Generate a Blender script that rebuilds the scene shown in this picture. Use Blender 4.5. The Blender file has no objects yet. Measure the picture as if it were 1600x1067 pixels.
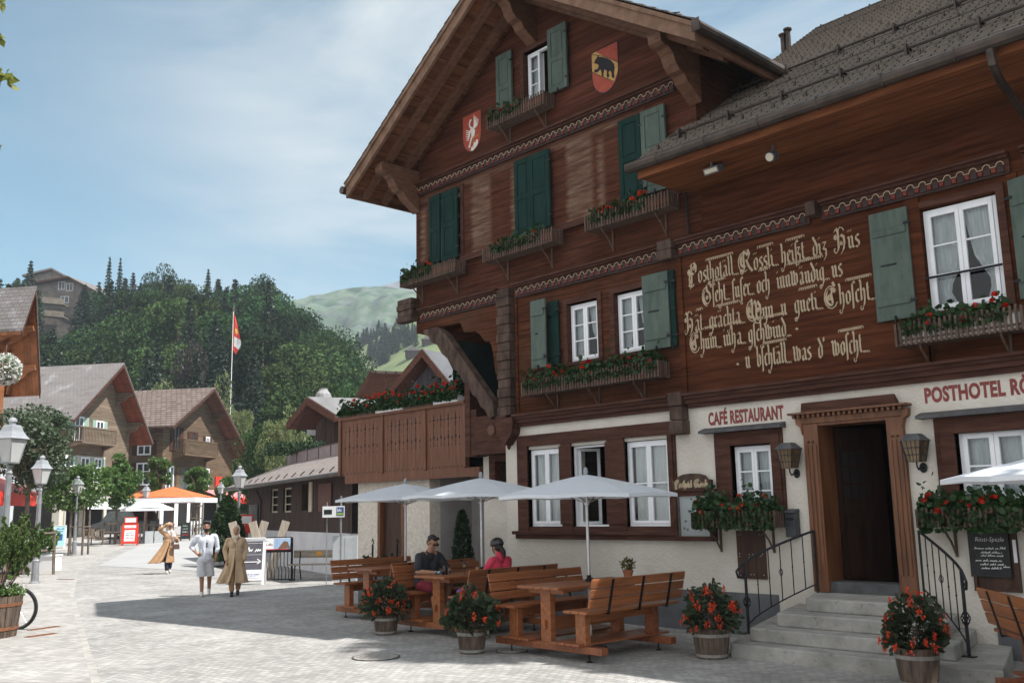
import bpy, bmesh, math, random
import numpy as np
from mathutils import Vector, Matrix
R = math.radians
scn = bpy.context.scene
COL = scn.collection
rng = random.Random(7)

# ------------------------------------------------------------------ camera, sky, sun, exposure
CAM_H = 1.9
PITCH, ROLL, YAW, FPX = R(9.918), R(-1.144), R(-47.174), 1497.5
_fw = Vector((math.sin(YAW)*math.cos(PITCH), math.cos(YAW)*math.cos(PITCH), math.sin(PITCH)))
_r0 = Vector((math.cos(YAW), -math.sin(YAW), 0)); _u0 = _r0.cross(_fw)
_rt = _r0*math.cos(ROLL) + _u0*math.sin(ROLL); _up = -_r0*math.sin(ROLL) + _u0*math.cos(ROLL)
camd = bpy.data.cameras.new("camera"); cam = bpy.data.objects.new("camera", camd); COL.objects.link(cam)
cam.matrix_world = Matrix(((_rt.x, _up.x, -_fw.x, 0), (_rt.y, _up.y, -_fw.y, 0), (_rt.z, _up.z, -_fw.z, CAM_H), (0, 0, 0, 1)))
camd.sensor_width = 36; camd.lens = FPX/1600*36; camd.clip_start = .05; camd.clip_end = 8000
scn.camera = cam
SUN = Vector((.584, .333, 1)).normalized()
w = bpy.data.worlds.new("World"); scn.world = w; w.use_nodes = True
nt = w.node_tree; nt.nodes.clear()
def wn(t, **k):
    n = nt.nodes.new(t)
    for a, b in k.items(): setattr(n, a, b)
    return n
wo = wn("ShaderNodeOutputWorld"); bg = wn("ShaderNodeBackground"); bg.inputs[1].default_value = .075
sky = wn("ShaderNodeTexSky", sky_type='NISHITA', sun_disc=False, sun_elevation=math.asin(SUN.z), sun_rotation=math.atan2(SUN.x, SUN.y), altitude=1000, air_density=1.0, dust_density=.9, ozone_density=2.2)
tc = wn("ShaderNodeTexCoord"); mp = wn("ShaderNodeMapping"); mp.inputs['Rotation'].default_value = (R(12), R(-16), R(40)); mp.inputs['Scale'].default_value = (1.0, 2.6, 6.5)
nz = wn("ShaderNodeTexNoise"); nz.inputs['Scale'].default_value = 1.1; nz.inputs['Detail'].default_value = 7; nz.inputs['Roughness'].default_value = .55; nz.inputs['Distortion'].default_value = .5
rp = wn("ShaderNodeValToRGB"); rp.color_ramp.elements[0].position = .40; rp.color_ramp.elements[0].color = (.03, .03, .03, 1); rp.color_ramp.elements[1].position = .72; rp.color_ramp.elements[1].color = (.85, .85, .85, 1)
nz2 = wn("ShaderNodeTexNoise"); nz2.inputs['Scale'].default_value = 3.2; nz2.inputs['Detail'].default_value = 6
sx = wn("ShaderNodeSeparateXYZ")
mr = wn("ShaderNodeMapRange"); mr.inputs['From Min'].default_value = .24; mr.inputs['From Max'].default_value = .10   # cumulus bank low over the hills
m2 = wn("ShaderNodeMath", operation='MULTIPLY_ADD'); m2.inputs[1].default_value = 1.6; m2.inputs[2].default_value = -.78
m3 = wn("ShaderNodeMath", operation='MULTIPLY', use_clamp=True); m4 = wn("ShaderNodeMath", operation='MAXIMUM', use_clamp=True)
mx = wn("ShaderNodeMix", data_type='RGBA'); mx.inputs['B'].default_value = (6.4, 6.75, 6.8, 1)
L = nt.links.new
L(tc.outputs['Generated'], mp.inputs['Vector']); L(mp.outputs[0], nz.inputs['Vector']); L(nz.outputs['Fac'], rp.inputs[0])
L(tc.outputs['Generated'], sx.inputs[0]); L(sx.outputs['Z'], mr.inputs['Value']); L(tc.outputs['Generated'], nz2.inputs['Vector'])
L(nz2.outputs['Fac'], m2.inputs[0]); m5 = wn("ShaderNodeMath", operation='ADD'); L(m2.outputs[0], m5.inputs[0]); m5.inputs[1].default_value = .35
dt = wn("ShaderNodeVectorMath", operation='DOT_PRODUCT'); dt.inputs[1].default_value = (.68, .733, 0); L(tc.outputs['Generated'], dt.inputs[0])
mrl = wn("ShaderNodeMapRange", interpolation_type='SMOOTHSTEP'); mrl.inputs['From Min'].default_value = -.46; mrl.inputs['From Max'].default_value = -.12; mrl.inputs['To Min'].default_value = .16; mrl.inputs['To Max'].default_value = 1.15; L(dt.outputs['Value'], mrl.inputs['Value'])
m8 = wn("ShaderNodeMath", operation='MULTIPLY', use_clamp=True); L(rp.outputs[0], m8.inputs[0]); L(mrl.outputs[0], m8.inputs[1])
L(m5.outputs[0], m3.inputs[0]); L(mr.outputs[0], m3.inputs[1]); L(m8.outputs[0], m4.inputs[0]); L(m3.outputs[0], m4.inputs[1])
tn = wn("ShaderNodeMix", data_type='RGBA', blend_type='MULTIPLY'); tn.inputs['Factor'].default_value = 1; tn.inputs['B'].default_value = (.86, 1.27, 1.13, 1); L(sky.outputs[0], tn.inputs['A']); L(tn.outputs['Result'], mx.inputs['A']); L(m4.outputs[0], mx.inputs['Factor'])
mb_ = wn("ShaderNodeMapRange", interpolation_type='SMOOTHSTEP'); mb_.inputs['From Min'].default_value = .12; mb_.inputs['From Max'].default_value = -.35   # unseen bright cloud bank added behind the camera to brighten the shaded facade
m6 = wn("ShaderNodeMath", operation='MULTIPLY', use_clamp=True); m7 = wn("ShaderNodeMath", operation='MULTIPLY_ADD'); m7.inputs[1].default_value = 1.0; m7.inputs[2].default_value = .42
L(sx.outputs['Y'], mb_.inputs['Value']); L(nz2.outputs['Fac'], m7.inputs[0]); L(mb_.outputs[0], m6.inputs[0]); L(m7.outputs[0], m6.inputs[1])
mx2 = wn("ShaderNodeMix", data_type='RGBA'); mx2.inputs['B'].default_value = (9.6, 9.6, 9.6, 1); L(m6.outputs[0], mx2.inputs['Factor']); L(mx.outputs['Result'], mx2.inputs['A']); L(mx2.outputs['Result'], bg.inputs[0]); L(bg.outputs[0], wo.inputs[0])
sd = bpy.data.lights.new("sun", 'SUN'); sd.energy = 5.0; sd.angle = R(.53); sd.color = (1, .972, .93)
so = bpy.data.objects.new("sun", sd); COL.objects.link(so); so.rotation_euler = (-SUN).to_track_quat('-Z', 'Y').to_euler()
scn.view_settings.view_transform = 'Standard'; scn.view_settings.look = 'None'; scn.view_settings.exposure = .80; scn.view_settings.gamma = 1
scn.render.engine = 'CYCLES'
try:
    scn.cycles.use_denoising = True; scn.cycles.max_bounces = 8; scn.cycles.transparent_max_bounces = 16; scn.cycles.volume_bounces = 0
    scn.cycles.use_adaptive_sampling = True; scn.cycles.adaptive_threshold = .015
except Exception: pass

# ------------------------------------------------------------------ places: a direction of sight turned into a point of the world
CP = Vector((0, 0, CAM_H)); FH = Vector((_fw.x, _fw.y, 0)).normalized(); RH = Vector((FH.y, -FH.x, 0))
FY = 12.48                                                          # front wall of the hotel
def ray(x, y): return (_fw*FPX + _rt*(x-800) - _up*(y-533.5)).normalized()
def onZ(x, y, z=0.): d = ray(x, y); return CP + d*((z-CP.z)/d.z)
def onY(x, y, Y=FY): d = ray(x, y); return CP + d*((Y-CP.y)/d.y)
def at(x, y, D): d = ray(x, y); return CP + d*(D/(d.x*FH.x+d.y*FH.y))   # D metres ahead of the camera
def fx(x, y, Y=FY): p = onY(x, y, Y); return p.x, p.z
def gz(D):                                                            # height of the street D metres ahead
    if D < 30: return 0.
    if D < 60: return .00055*(D-30)**2
    return .495 + .033*(min(D, 130)-60)
def gzp(p): return gz(p[0]*FH.x + p[1]*FH.y)
def onG(x, y):
    p = onZ(x, y, 0)
    for _ in range(12): p = onZ(x, y, gzp(p))
    return p

# ------------------------------------------------------------------ materials
MATS = {}
def mat(name, c1, c2=None, scale=4., stretch=(1, 1, 1), rough=.75, bump=0., metal=0., detail=5, lo=.35, hi=.68, spec=.35, planks=None, bscale=None, spots=None, rnd=0., sss=0., coat=0., brick=None, dirt=None):
    m = bpy.data.materials.new(name); m.use_nodes = True; t = m.node_tree; N = t.nodes; K = t.links.new
    b = N['Principled BSDF']; b.inputs['Roughness'].default_value = rough; b.inputs['Metallic'].default_value = metal
    b.inputs['Specular IOR Level'].default_value = spec
    if coat: b.inputs['Coat Weight'].default_value = coat; b.inputs['Coat Roughness'].default_value = .25
    def node(ty, **k):
        n = N.new(ty)
        for a, v in k.items(): setattr(n, a, v)
        return n
    tcn = node("ShaderNodeTexCoord"); vec = tcn.outputs['Object']
    c2 = c2 or c1
    mpn = node("ShaderNodeMapping"); mpn.inputs['Scale'].default_value = stretch; K(vec, mpn.inputs[0])
    no = node("ShaderNodeTexNoise"); no.inputs['Scale'].default_value = scale; no.inputs['Detail'].default_value = detail; no.inputs['Roughness'].default_value = .6; K(mpn.outputs[0], no.inputs['Vector'])
    cr = node("ShaderNodeValToRGB"); cr.color_ramp.elements[0].position = lo; cr.color_ramp.elements[1].position = hi
    cr.color_ramp.elements[0].color = (*c1, 1); cr.color_ramp.elements[1].color = (*c2, 1); K(no.outputs['Fac'], cr.inputs[0])
    col = cr.outputs[0]; h = no.outputs['Fac']
    def mixc(fac, a, bcol, mode='MIX'):
        q = node("ShaderNodeMix", data_type='RGBA', blend_type=mode)
        if isinstance(fac, float): q.inputs['Factor'].default_value = fac
        else: K(fac, q.inputs['Factor'])
        K(a, q.inputs['A'])
        if isinstance(bcol, tuple): q.inputs['B'].default_value = (*bcol, 1)
        else: K(bcol, q.inputs['B'])
        return q.outputs['Result']
    if spots:                                                           # (scale, threshold, colour): blotches with a shape of their own
        s2 = node("ShaderNodeTexNoise"); s2.inputs['Scale'].default_value = spots[0]; s2.inputs['Detail'].default_value = 6; K(vec, s2.inputs['Vector'])
        r2 = node("ShaderNodeMapRange"); r2.inputs['From Min'].default_value = spots[1]; r2.inputs['From Max'].default_value = spots[1]+.12; r2.inputs['To Max'].default_value = .8; K(s2.outputs['Fac'], r2.inputs[0])
        col = mixc(r2.outputs[0], col, spots[2])
    if planks:                                                          # (axis, pitch, gap share, colour)
        sp = node("ShaderNodeSeparateXYZ"); K(vec, sp.inputs[0])
        dv = node("ShaderNodeMath", operation='DIVIDE'); K(sp.outputs[planks[0]], dv.inputs[0]); dv.inputs[1].default_value = planks[1]
        fr = node("ShaderNodeMath", operation='FRACT'); K(dv.outputs[0], fr.inputs[0])
        fl = node("ShaderNodeMath", operation='FLOOR'); K(dv.outputs[0], fl.inputs[0])
        wn_ = node("ShaderNodeTexWhiteNoise", noise_dimensions='1D'); K(fl.outputs[0], wn_.inputs['W'])
        vr = node("ShaderNodeMapRange"); vr.inputs['To Min'].default_value = .80; vr.inputs['To Max'].default_value = 1.14; K(wn_.outputs['Value'], vr.inputs[0])
        hs = node("ShaderNodeHueSaturation"); K(col, hs.inputs['Color']); K(vr.outputs[0], hs.inputs['Value']); col = hs.outputs[0]
        lt = node("ShaderNodeMath", operation='LESS_THAN'); K(fr.outputs[0], lt.inputs[0]); lt.inputs[1].default_value = planks[2]
        col = mixc(lt.outputs[0], col, planks[3])
        su = node("ShaderNodeMath", operation='SUBTRACT'); K(h, su.inputs[0]); K(lt.outputs[0], su.inputs[1]); h = su.outputs[0]
    if brick:                                                           # (u axis, v axis, width, height, mortar, colour of joint, second colour)
        sp = node("ShaderNodeSeparateXYZ"); K(vec, sp.inputs[0]); cb = node("ShaderNodeCombineXYZ"); K(sp.outputs[brick[0]], cb.inputs[0]); K(sp.outputs[brick[1]], cb.inputs[1])
        bt = node("ShaderNodeTexBrick"); bt.inputs['Scale'].default_value = 1; bt.inputs['Brick Width'].default_value = brick[2]; bt.inputs['Row Height'].default_value = brick[3]; bt.inputs['Mortar Size'].default_value = brick[4]; bt.inputs['Bias'].default_value = 0
        K(cb.outputs[0], bt.inputs['Vector']); bt.inputs['Mortar'].default_value = (*brick[5], 1); bt.inputs['Color2'].default_value = (*brick[6], 1); K(col, bt.inputs['Color1']); col = bt.outputs['Color']
        su = node("ShaderNodeMath", operation='SUBTRACT'); K(h, su.inputs[0]); K(bt.outputs['Fac'], su.inputs[1]); h = su.outputs[0]
    if dirt:                                                            # (scale, colour, share)
        d2 = node("ShaderNodeTexNoise"); d2.inputs['Scale'].default_value = dirt[0]; d2.inputs['Detail'].default_value = 8; d2.inputs['Roughness'].default_value = .7; K(vec, d2.inputs['Vector'])
        r3 = node("ShaderNodeMapRange"); r3.inputs['From Min'].default_value = .42; r3.inputs['From Max'].default_value = .75; r3.inputs['To Max'].default_value = dirt[2]; K(d2.outputs['Fac'], r3.inputs[0])
        col = mixc(r3.outputs[0], col, dirt[1])
    if rnd:
        oi = node("ShaderNodeObjectInfo"); hs = node("ShaderNodeHueSaturation"); vr = node("ShaderNodeMapRange"); vr.inputs['To Min'].default_value = 1-rnd; vr.inputs['To Max'].default_value = 1+rnd
        K(oi.outputs['Random'], vr.inputs[0]); K(vr.outputs[0], hs.inputs['Value']); K(col, hs.inputs['Color'])
        v2 = node("ShaderNodeMapRange"); v2.inputs['To Min'].default_value = .5-.05*rnd; v2.inputs['To Max'].default_value = .5+.06*rnd; K(oi.outputs['Random'], v2.inputs[0]); K(v2.outputs[0], hs.inputs['Hue']); col = hs.outputs[0]
    K(col, b.inputs['Base Color'])
    if bump:
        if bscale:
            n3 = node("ShaderNodeTexNoise"); n3.inputs['Scale'].default_value = bscale; n3.inputs['Detail'].default_value = 4; K(vec, n3.inputs['Vector']); h2 = n3.outputs['Fac']
            ad = node("ShaderNodeMath", operation='ADD'); K(h, ad.inputs[0]); K(h2, ad.inputs[1]); h = ad.outputs[0]
        bp = node("ShaderNodeBump"); bp.inputs['Strength'].default_value = min(1, bump); bp.inputs['Distance'].default_value = .02; K(h, bp.inputs['Height']); K(bp.outputs[0], b.inputs['Normal'])
    if sss: b.inputs['Subsurface Weight'].default_value = sss; b.inputs['Subsurface Radius'].default_value = (.01, .004, .002)
    MATS[name] = m; return m
def leafmat(name, c1, c2, trans=.35, rnd=.25, scale=1.2, rough=.5, spec=.3):
    m = mat(name, c1, c2, scale=scale, rough=rough, spec=spec, rnd=rnd, lo=.3, hi=.72); t = m.node_tree; b = t.nodes['Principled BSDF']; o = t.nodes['Material Output']
    tr = t.nodes.new("ShaderNodeBsdfTranslucent"); ms = t.nodes.new("ShaderNodeMixShader"); ms.inputs[0].default_value = trans
    src = b.inputs['Base Color'].links[0].from_socket; t.links.new(src, tr.inputs[0])
    t.links.new(b.outputs[0], ms.inputs[1]); t.links.new(tr.outputs[0], ms.inputs[2]); t.links.new(ms.outputs[0], o.inputs[0]); return m
def glassmat(name, tint=(.9, .95, .95), mixmin=.05, rough=.01):
    m = bpy.data.materials.new(name); m.use_nodes = True; t = m.node_tree; t.nodes.clear(); o = t.nodes.new("ShaderNodeOutputMaterial")
    a = t.nodes.new("ShaderNodeBsdfTransparent"); a.inputs[0].default_value = (*tint, 1); g = t.nodes.new("ShaderNodeBsdfGlossy"); g.inputs['Roughness'].default_value = rough
    lw = t.nodes.new("ShaderNodeFresnel"); lw.inputs[0].default_value = 1.6; x = t.nodes.new("ShaderNodeMixShader")
    t.links.new(lw.outputs[0], x.inputs[0]); t.links.new(a.outputs[0], x.inputs[1]); t.links.new(g.outputs[0], x.inputs[2]); t.links.new(x.outputs[0], o.inputs[0]); MATS[name] = m; return m

LOG = mat("log_wood", (.040, .0142, .008), (.108, .041, .022), scale=3.2, stretch=(.35, 1, 6), planks=('Z', .165, .05, (.014, .006, .005)), bump=.45, rough=.85, spec=.05, dirt=(1.1, (.115, .065, .04), .5))
LOGG = mat("log_wood_worn", (.12, .066, .046), (.25, .175, .13), scale=5, stretch=(.25, 1, 7), planks=('Z', .165, .03, (.04, .02, .014)), bump=.4, rough=.8)
LOGO = mat("log_wood_warm", (.046, .0152, .0075), (.122, .042, .0195), scale=3, stretch=(.35, 1, 6), planks=('Z', .165, .025, (.03, .01, .006)), bump=.3, rough=.85, spec=.06, dirt=(.9, (.05, .02, .012), .55))
BEAM = mat("beam_wood", (.046, .019, .013), (.095, .043, .031), scale=4, stretch=(.5, 3, 4), bump=.25, rough=.8, spec=.15)
BEAMG = mat("grey_beam_wood", (.042, .028, .023), (.115, .078, .062), scale=6, stretch=(1, 1, .4), bump=.6, rough=.9, spec=.1)
SOFFIT = mat("soffit_wood", (.085, .034, .018), (.17, .072, .037), scale=3, stretch=(3, .5, 3), planks=('X', .42, .03, (.04, .014, .008)), bump=.25, rough=.85, spec=.1)
SOFX = mat("long_soffit_wood", (.115, .04, .018), (.22, .082, .034), scale=3, stretch=(.4, 3, 3), planks=('Y', .22, .04, (.03, .01, .006)), bump=.25, rough=.85, spec=.1)
CARVE = mat("carved_wood", (.085, .038, .022), (.16, .078, .045), scale=5, stretch=(1, 1, 3), bump=.3, rough=.7)
FASC = mat("fascia_wood", (.12, .064, .040), (.22, .13, .085), scale=4, stretch=(1, 1, 1), bump=.3, rough=.8)
FRED = mat("frieze_red", (.13, .022, .016), (.19, .038, .026), scale=9, rough=.7)
FCREAM = mat("frieze_cream", (.42, .34, .24), (.50, .42, .31), scale=9, rough=.7)
FDARK = mat("frieze_dark", (.022, .014, .014), (.05, .03, .026), scale=9, rough=.7)
WPAINT = mat("white_window_paint", (.74, .76, .80), (.82, .83, .86), scale=6, rough=.4)
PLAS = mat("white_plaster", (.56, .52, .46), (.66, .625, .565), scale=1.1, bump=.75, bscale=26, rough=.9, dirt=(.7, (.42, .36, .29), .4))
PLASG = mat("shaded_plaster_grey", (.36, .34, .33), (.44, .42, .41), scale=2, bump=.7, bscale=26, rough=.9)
ROUGHC = mat("roughcast", (.56, .50, .43), (.72, .66, .58), scale=14, bump=1.0, bscale=34, rough=.95)
PLIN = mat("grey_plinth", (.085, .09, .10), (.13, .135, .145), scale=2, bump=.4, bscale=24, rough=.85, dirt=(1.2, (.2, .19, .18), .3))
STONE = mat("step_stone", (.27, .265, .245), (.40, .385, .355), scale=3, bump=.35, bscale=30, rough=.85, spots=(16, .62, (.15, .14, .12)), dirt=(2.2, (.15, .14, .12), .6))
SHUT = mat("pale_green_shutter", (.07, .095, .083), (.105, .135, .118), scale=5, stretch=(2, 2, .4), bump=.15, rough=.85, spec=.1, dirt=(2.5, (.13, .16, .145), .5))
SHUTD = mat("dark_green_shutter", (.008, .026, .022), (.013, .038, .033), scale=5, stretch=(2, 2, .4), bump=.12, rough=.85, spec=.1)
SLATE = mat("slate", (.055, .055, .06), (.10, .10, .105), scale=6, bump=.3, rough=.7)
SHING = mat("roof_shingle", (.075, .059, .046), (.17, .138, .112), scale=22, stretch=(3, .4, .4), bump=.5, rough=.8, brick=('X', 'Z', .17, .5, .012, (.02, .016, .013), (.125, .10, .082)))
GUT = mat("gutter_metal", (.045, .035, .03), (.085, .065, .055), scale=4, rough=.45, metal=.6)
IRON = mat("wrought_iron", (.012, .013, .016), (.03, .03, .034), scale=12, rough=.55, metal=.4)
UNLIT = mat("unlit_interior", (.012, .010, .010), (.02, .017, .016), scale=2, rough=.9)  # near-black colour stands in for unlit space behind openings, holes and slots
CURT = mat("lace_curtain", (.50, .52, .54), (.72, .73, .74), scale=9, stretch=(5, 5, .3), rough=.9, bump=.3)
ROLL_ = mat("white_blind", (.78, .77, .78), (.84, .83, .83), scale=7, stretch=(6, 6, .2), rough=.9)
GLASS = glassmat("window_glass")
DOORW = mat("door_frame_wood", (.095, .035, .014), (.19, .077, .032), scale=4, stretch=(3, 3, .35), bump=.25, rough=.55, coat=.15)
DARKW = mat("dark_door_wood", (.032, .014, .009), (.07, .032, .018), scale=4, stretch=(3, 3, .4), bump=.25, rough=.6)
CREAM = mat("verse_paint", (.35, .265, .175), (.45, .355, .24), scale=12, rough=.8)
LRED = mat("letter_red", (.19, .045, .042), (.25, .065, .058), scale=14, rough=.8)
BALC = mat("balcony_wood", (.115, .047, .026), (.18, .078, .043), scale=4, stretch=(4, 4, .4), bump=.2, rough=.65)
LEAFG = leafmat("geranium_leaf", (.013, .034, .011), (.036, .078, .023), .2, .1, 6)
PETAL = leafmat("red_petal", (.50, .018, .008), (.72, .045, .015), .3, .05, 6)
SLAT = mat("trough_slat", (.055, .034, .026), (.13, .085, .064), scale=7, stretch=(2, 2, .3), bump=.3, rough=.85)
TERRA = mat("terracotta", (.30, .10, .05), (.38, .15, .08), scale=8, rough=.85)
BENW = mat("bench_wood", (.19, .058, .020), (.33, .113, .042), scale=3.5, stretch=(6, .5, 6), bump=.2, rough=.42, coat=.12, rnd=.08, dirt=(3.5, (.15, .085, .055), .35))
STEEL = mat("black_steel", (.012, .012, .013), (.022, .022, .024), scale=8, rough=.45, metal=.5)
ALU = mat("brushed_aluminium", (.42, .42, .43), (.55, .55, .56), scale=8, rough=.35, metal=.85)
CANV = mat("white_canvas", (.71, .755, .82), (.77, .81, .87), scale=3, rough=.85)
_t = CANV.node_tree; _b = _t.nodes['Principled BSDF']; _tr = _t.nodes.new("ShaderNodeBsdfTranslucent"); _tr.inputs[0].default_value = (.5, .48, .45, 1); _ms = _t.nodes.new("ShaderNodeMixShader"); _ms.inputs[0].default_value = .3
_t.links.new(_b.outputs[0], _ms.inputs[1]); _t.links.new(_tr.outputs[0], _ms.inputs[2]); _t.links.new(_ms.outputs[0], _t.nodes['Material Output'].inputs[0])
BARREL = mat("barrel_oak", (.055, .038, .03), (.16, .115, .085), scale=6, stretch=(3, 3, .5), bump=.5, rough=.85)
HOOP = mat("barrel_hoop", (.22, .21, .19), (.36, .34, .31), scale=8, rough=.6, metal=.4)
SOIL = mat("soil", (.02, .014, .01), (.045, .03, .02), scale=20, rough=1)
FUCH = leafmat("fuchsia_leaf", (.022, .038, .018), (.065, .085, .045), .2, .1, 7)
BELL = leafmat("orange_red_bell", (.62, .05, .015), (.80, .12, .035), .3, .05, 7)
BARK = mat("bark", (.09, .065, .05), (.20, .16, .125), scale=7, stretch=(3, 3, .6), bump=.7, rough=.9)
WHITE = mat("white_paint", (.76, .76, .76), (.82, .82, .82), scale=4, rough=.5)
BLACK = mat("black_board", (.011, .011, .012), (.022, .022, .024), scale=5, rough=.5)
CHALK = mat("chalk", (.55, .55, .54), (.7, .7, .69), scale=20, rough=1)
REDP = mat("bright_red", (.62, .035, .022), (.68, .05, .03), scale=4, rough=.45)
ORANGE = mat("orange_canvas", (.50, .115, .035), (.57, .15, .05), scale=3, rough=.8)
LAMPM = mat("lamp_metal", (.20, .205, .215), (.30, .305, .32), scale=5, rough=.5, metal=.35)
MILK = glassmat("lantern_glass", (.86, .86, .84)); 

def bleach(m, patches):
    """boards that lost their colour where open shutters used to lie: (centre, half width, bottom, top) along the wall"""
    t = m.node_tree; N = t.nodes; K = t.links.new; b = N['Principled BSDF']; src = b.inputs['Base Color'].links[0].from_socket
    tcn = N.new("ShaderNodeTexCoord"); sp = N.new("ShaderNodeSeparateXYZ"); K(tcn.outputs['Object'], sp.inputs[0])
    def M_(op, a, c=None):
        n = N.new("ShaderNodeMath"); n.operation = op
        for i, v in enumerate((a, c)):
            if v is None: continue
            if isinstance(v, (int, float)): n.inputs[i].default_value = v
            else: K(v, n.inputs[i])
        return n.outputs[0]
    mp_ = N.new("ShaderNodeMapping"); mp_.inputs['Scale'].default_value = (.8, 1, 7); K(tcn.outputs['Object'], mp_.inputs[0]); no = N.new("ShaderNodeTexNoise"); no.inputs['Scale'].default_value = 3; no.inputs['Detail'].default_value = 6; K(mp_.outputs[0], no.inputs['Vector'])
    wob = M_('MULTIPLY', M_('SUBTRACT', no.outputs['Fac'], .5), .22); tot = None
    for cx, hw, z0, z1 in patches:
        e = M_('SUBTRACT', hw, M_('ABSOLUTE', M_('ADD', M_('SUBTRACT', sp.outputs['X'], cx), wob))); f = M_('SUBTRACT', (z1-z0)/2, M_('ABSOLUTE', M_('ADD', M_('SUBTRACT', sp.outputs['Z'], (z0+z1)/2), wob)))
        mr_ = N.new("ShaderNodeMapRange"); mr_.inputs['From Min'].default_value = -.05; mr_.inputs['From Max'].default_value = .07; K(M_('MINIMUM', e, f), mr_.inputs[0]); tot = mr_.outputs[0] if tot is None else M_('MAXIMUM', tot, mr_.outputs[0])
    tot = M_('MULTIPLY', tot, M_('MULTIPLY_ADD', no.outputs['Fac'], 1.2)) if False else M_('MULTIPLY', tot, M_('ADD', M_('MULTIPLY', no.outputs['Fac'], .75), .10))
    cr = N.new("ShaderNodeValToRGB"); cr.color_ramp.elements[0].color = (.10, .058, .04, 1); cr.color_ramp.elements[1].color = (.27, .19, .14, 1); cr.color_ramp.elements[0].position = .3; cr.color_ramp.elements[1].position = .7; K(no.outputs['Fac'], cr.inputs[0])
    q = N.new("ShaderNodeMix"); q.data_type = 'RGBA'; K(tot, q.inputs['Factor']); K(src, q.inputs['A']); K(cr.outputs[0], q.inputs['B']); K(q.outputs['Result'], b.inputs['Base Color'])
LOGB = mat("log_wood_bleached", (.042, .0145, .009), (.110, .040, .023), scale=3.2, stretch=(.35, 1, 6), planks=('Z', .165, .05, (.014, .006, .005)), bump=.45, rough=.85, spec=.05, dirt=(1.1, (.115, .062, .042), .4))
bleach(LOGB, [(-14.31, .30, 7.12, 8.75), (-11.53, .33, 7.12, 8.72), (-13.3, .10, 7.2, 8.6), (-16.25, .10, 7.3, 8.5), (-11.0, .08, 7.2, 8.5), (-13.2, 3.2, 8.66, 8.74)])

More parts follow.
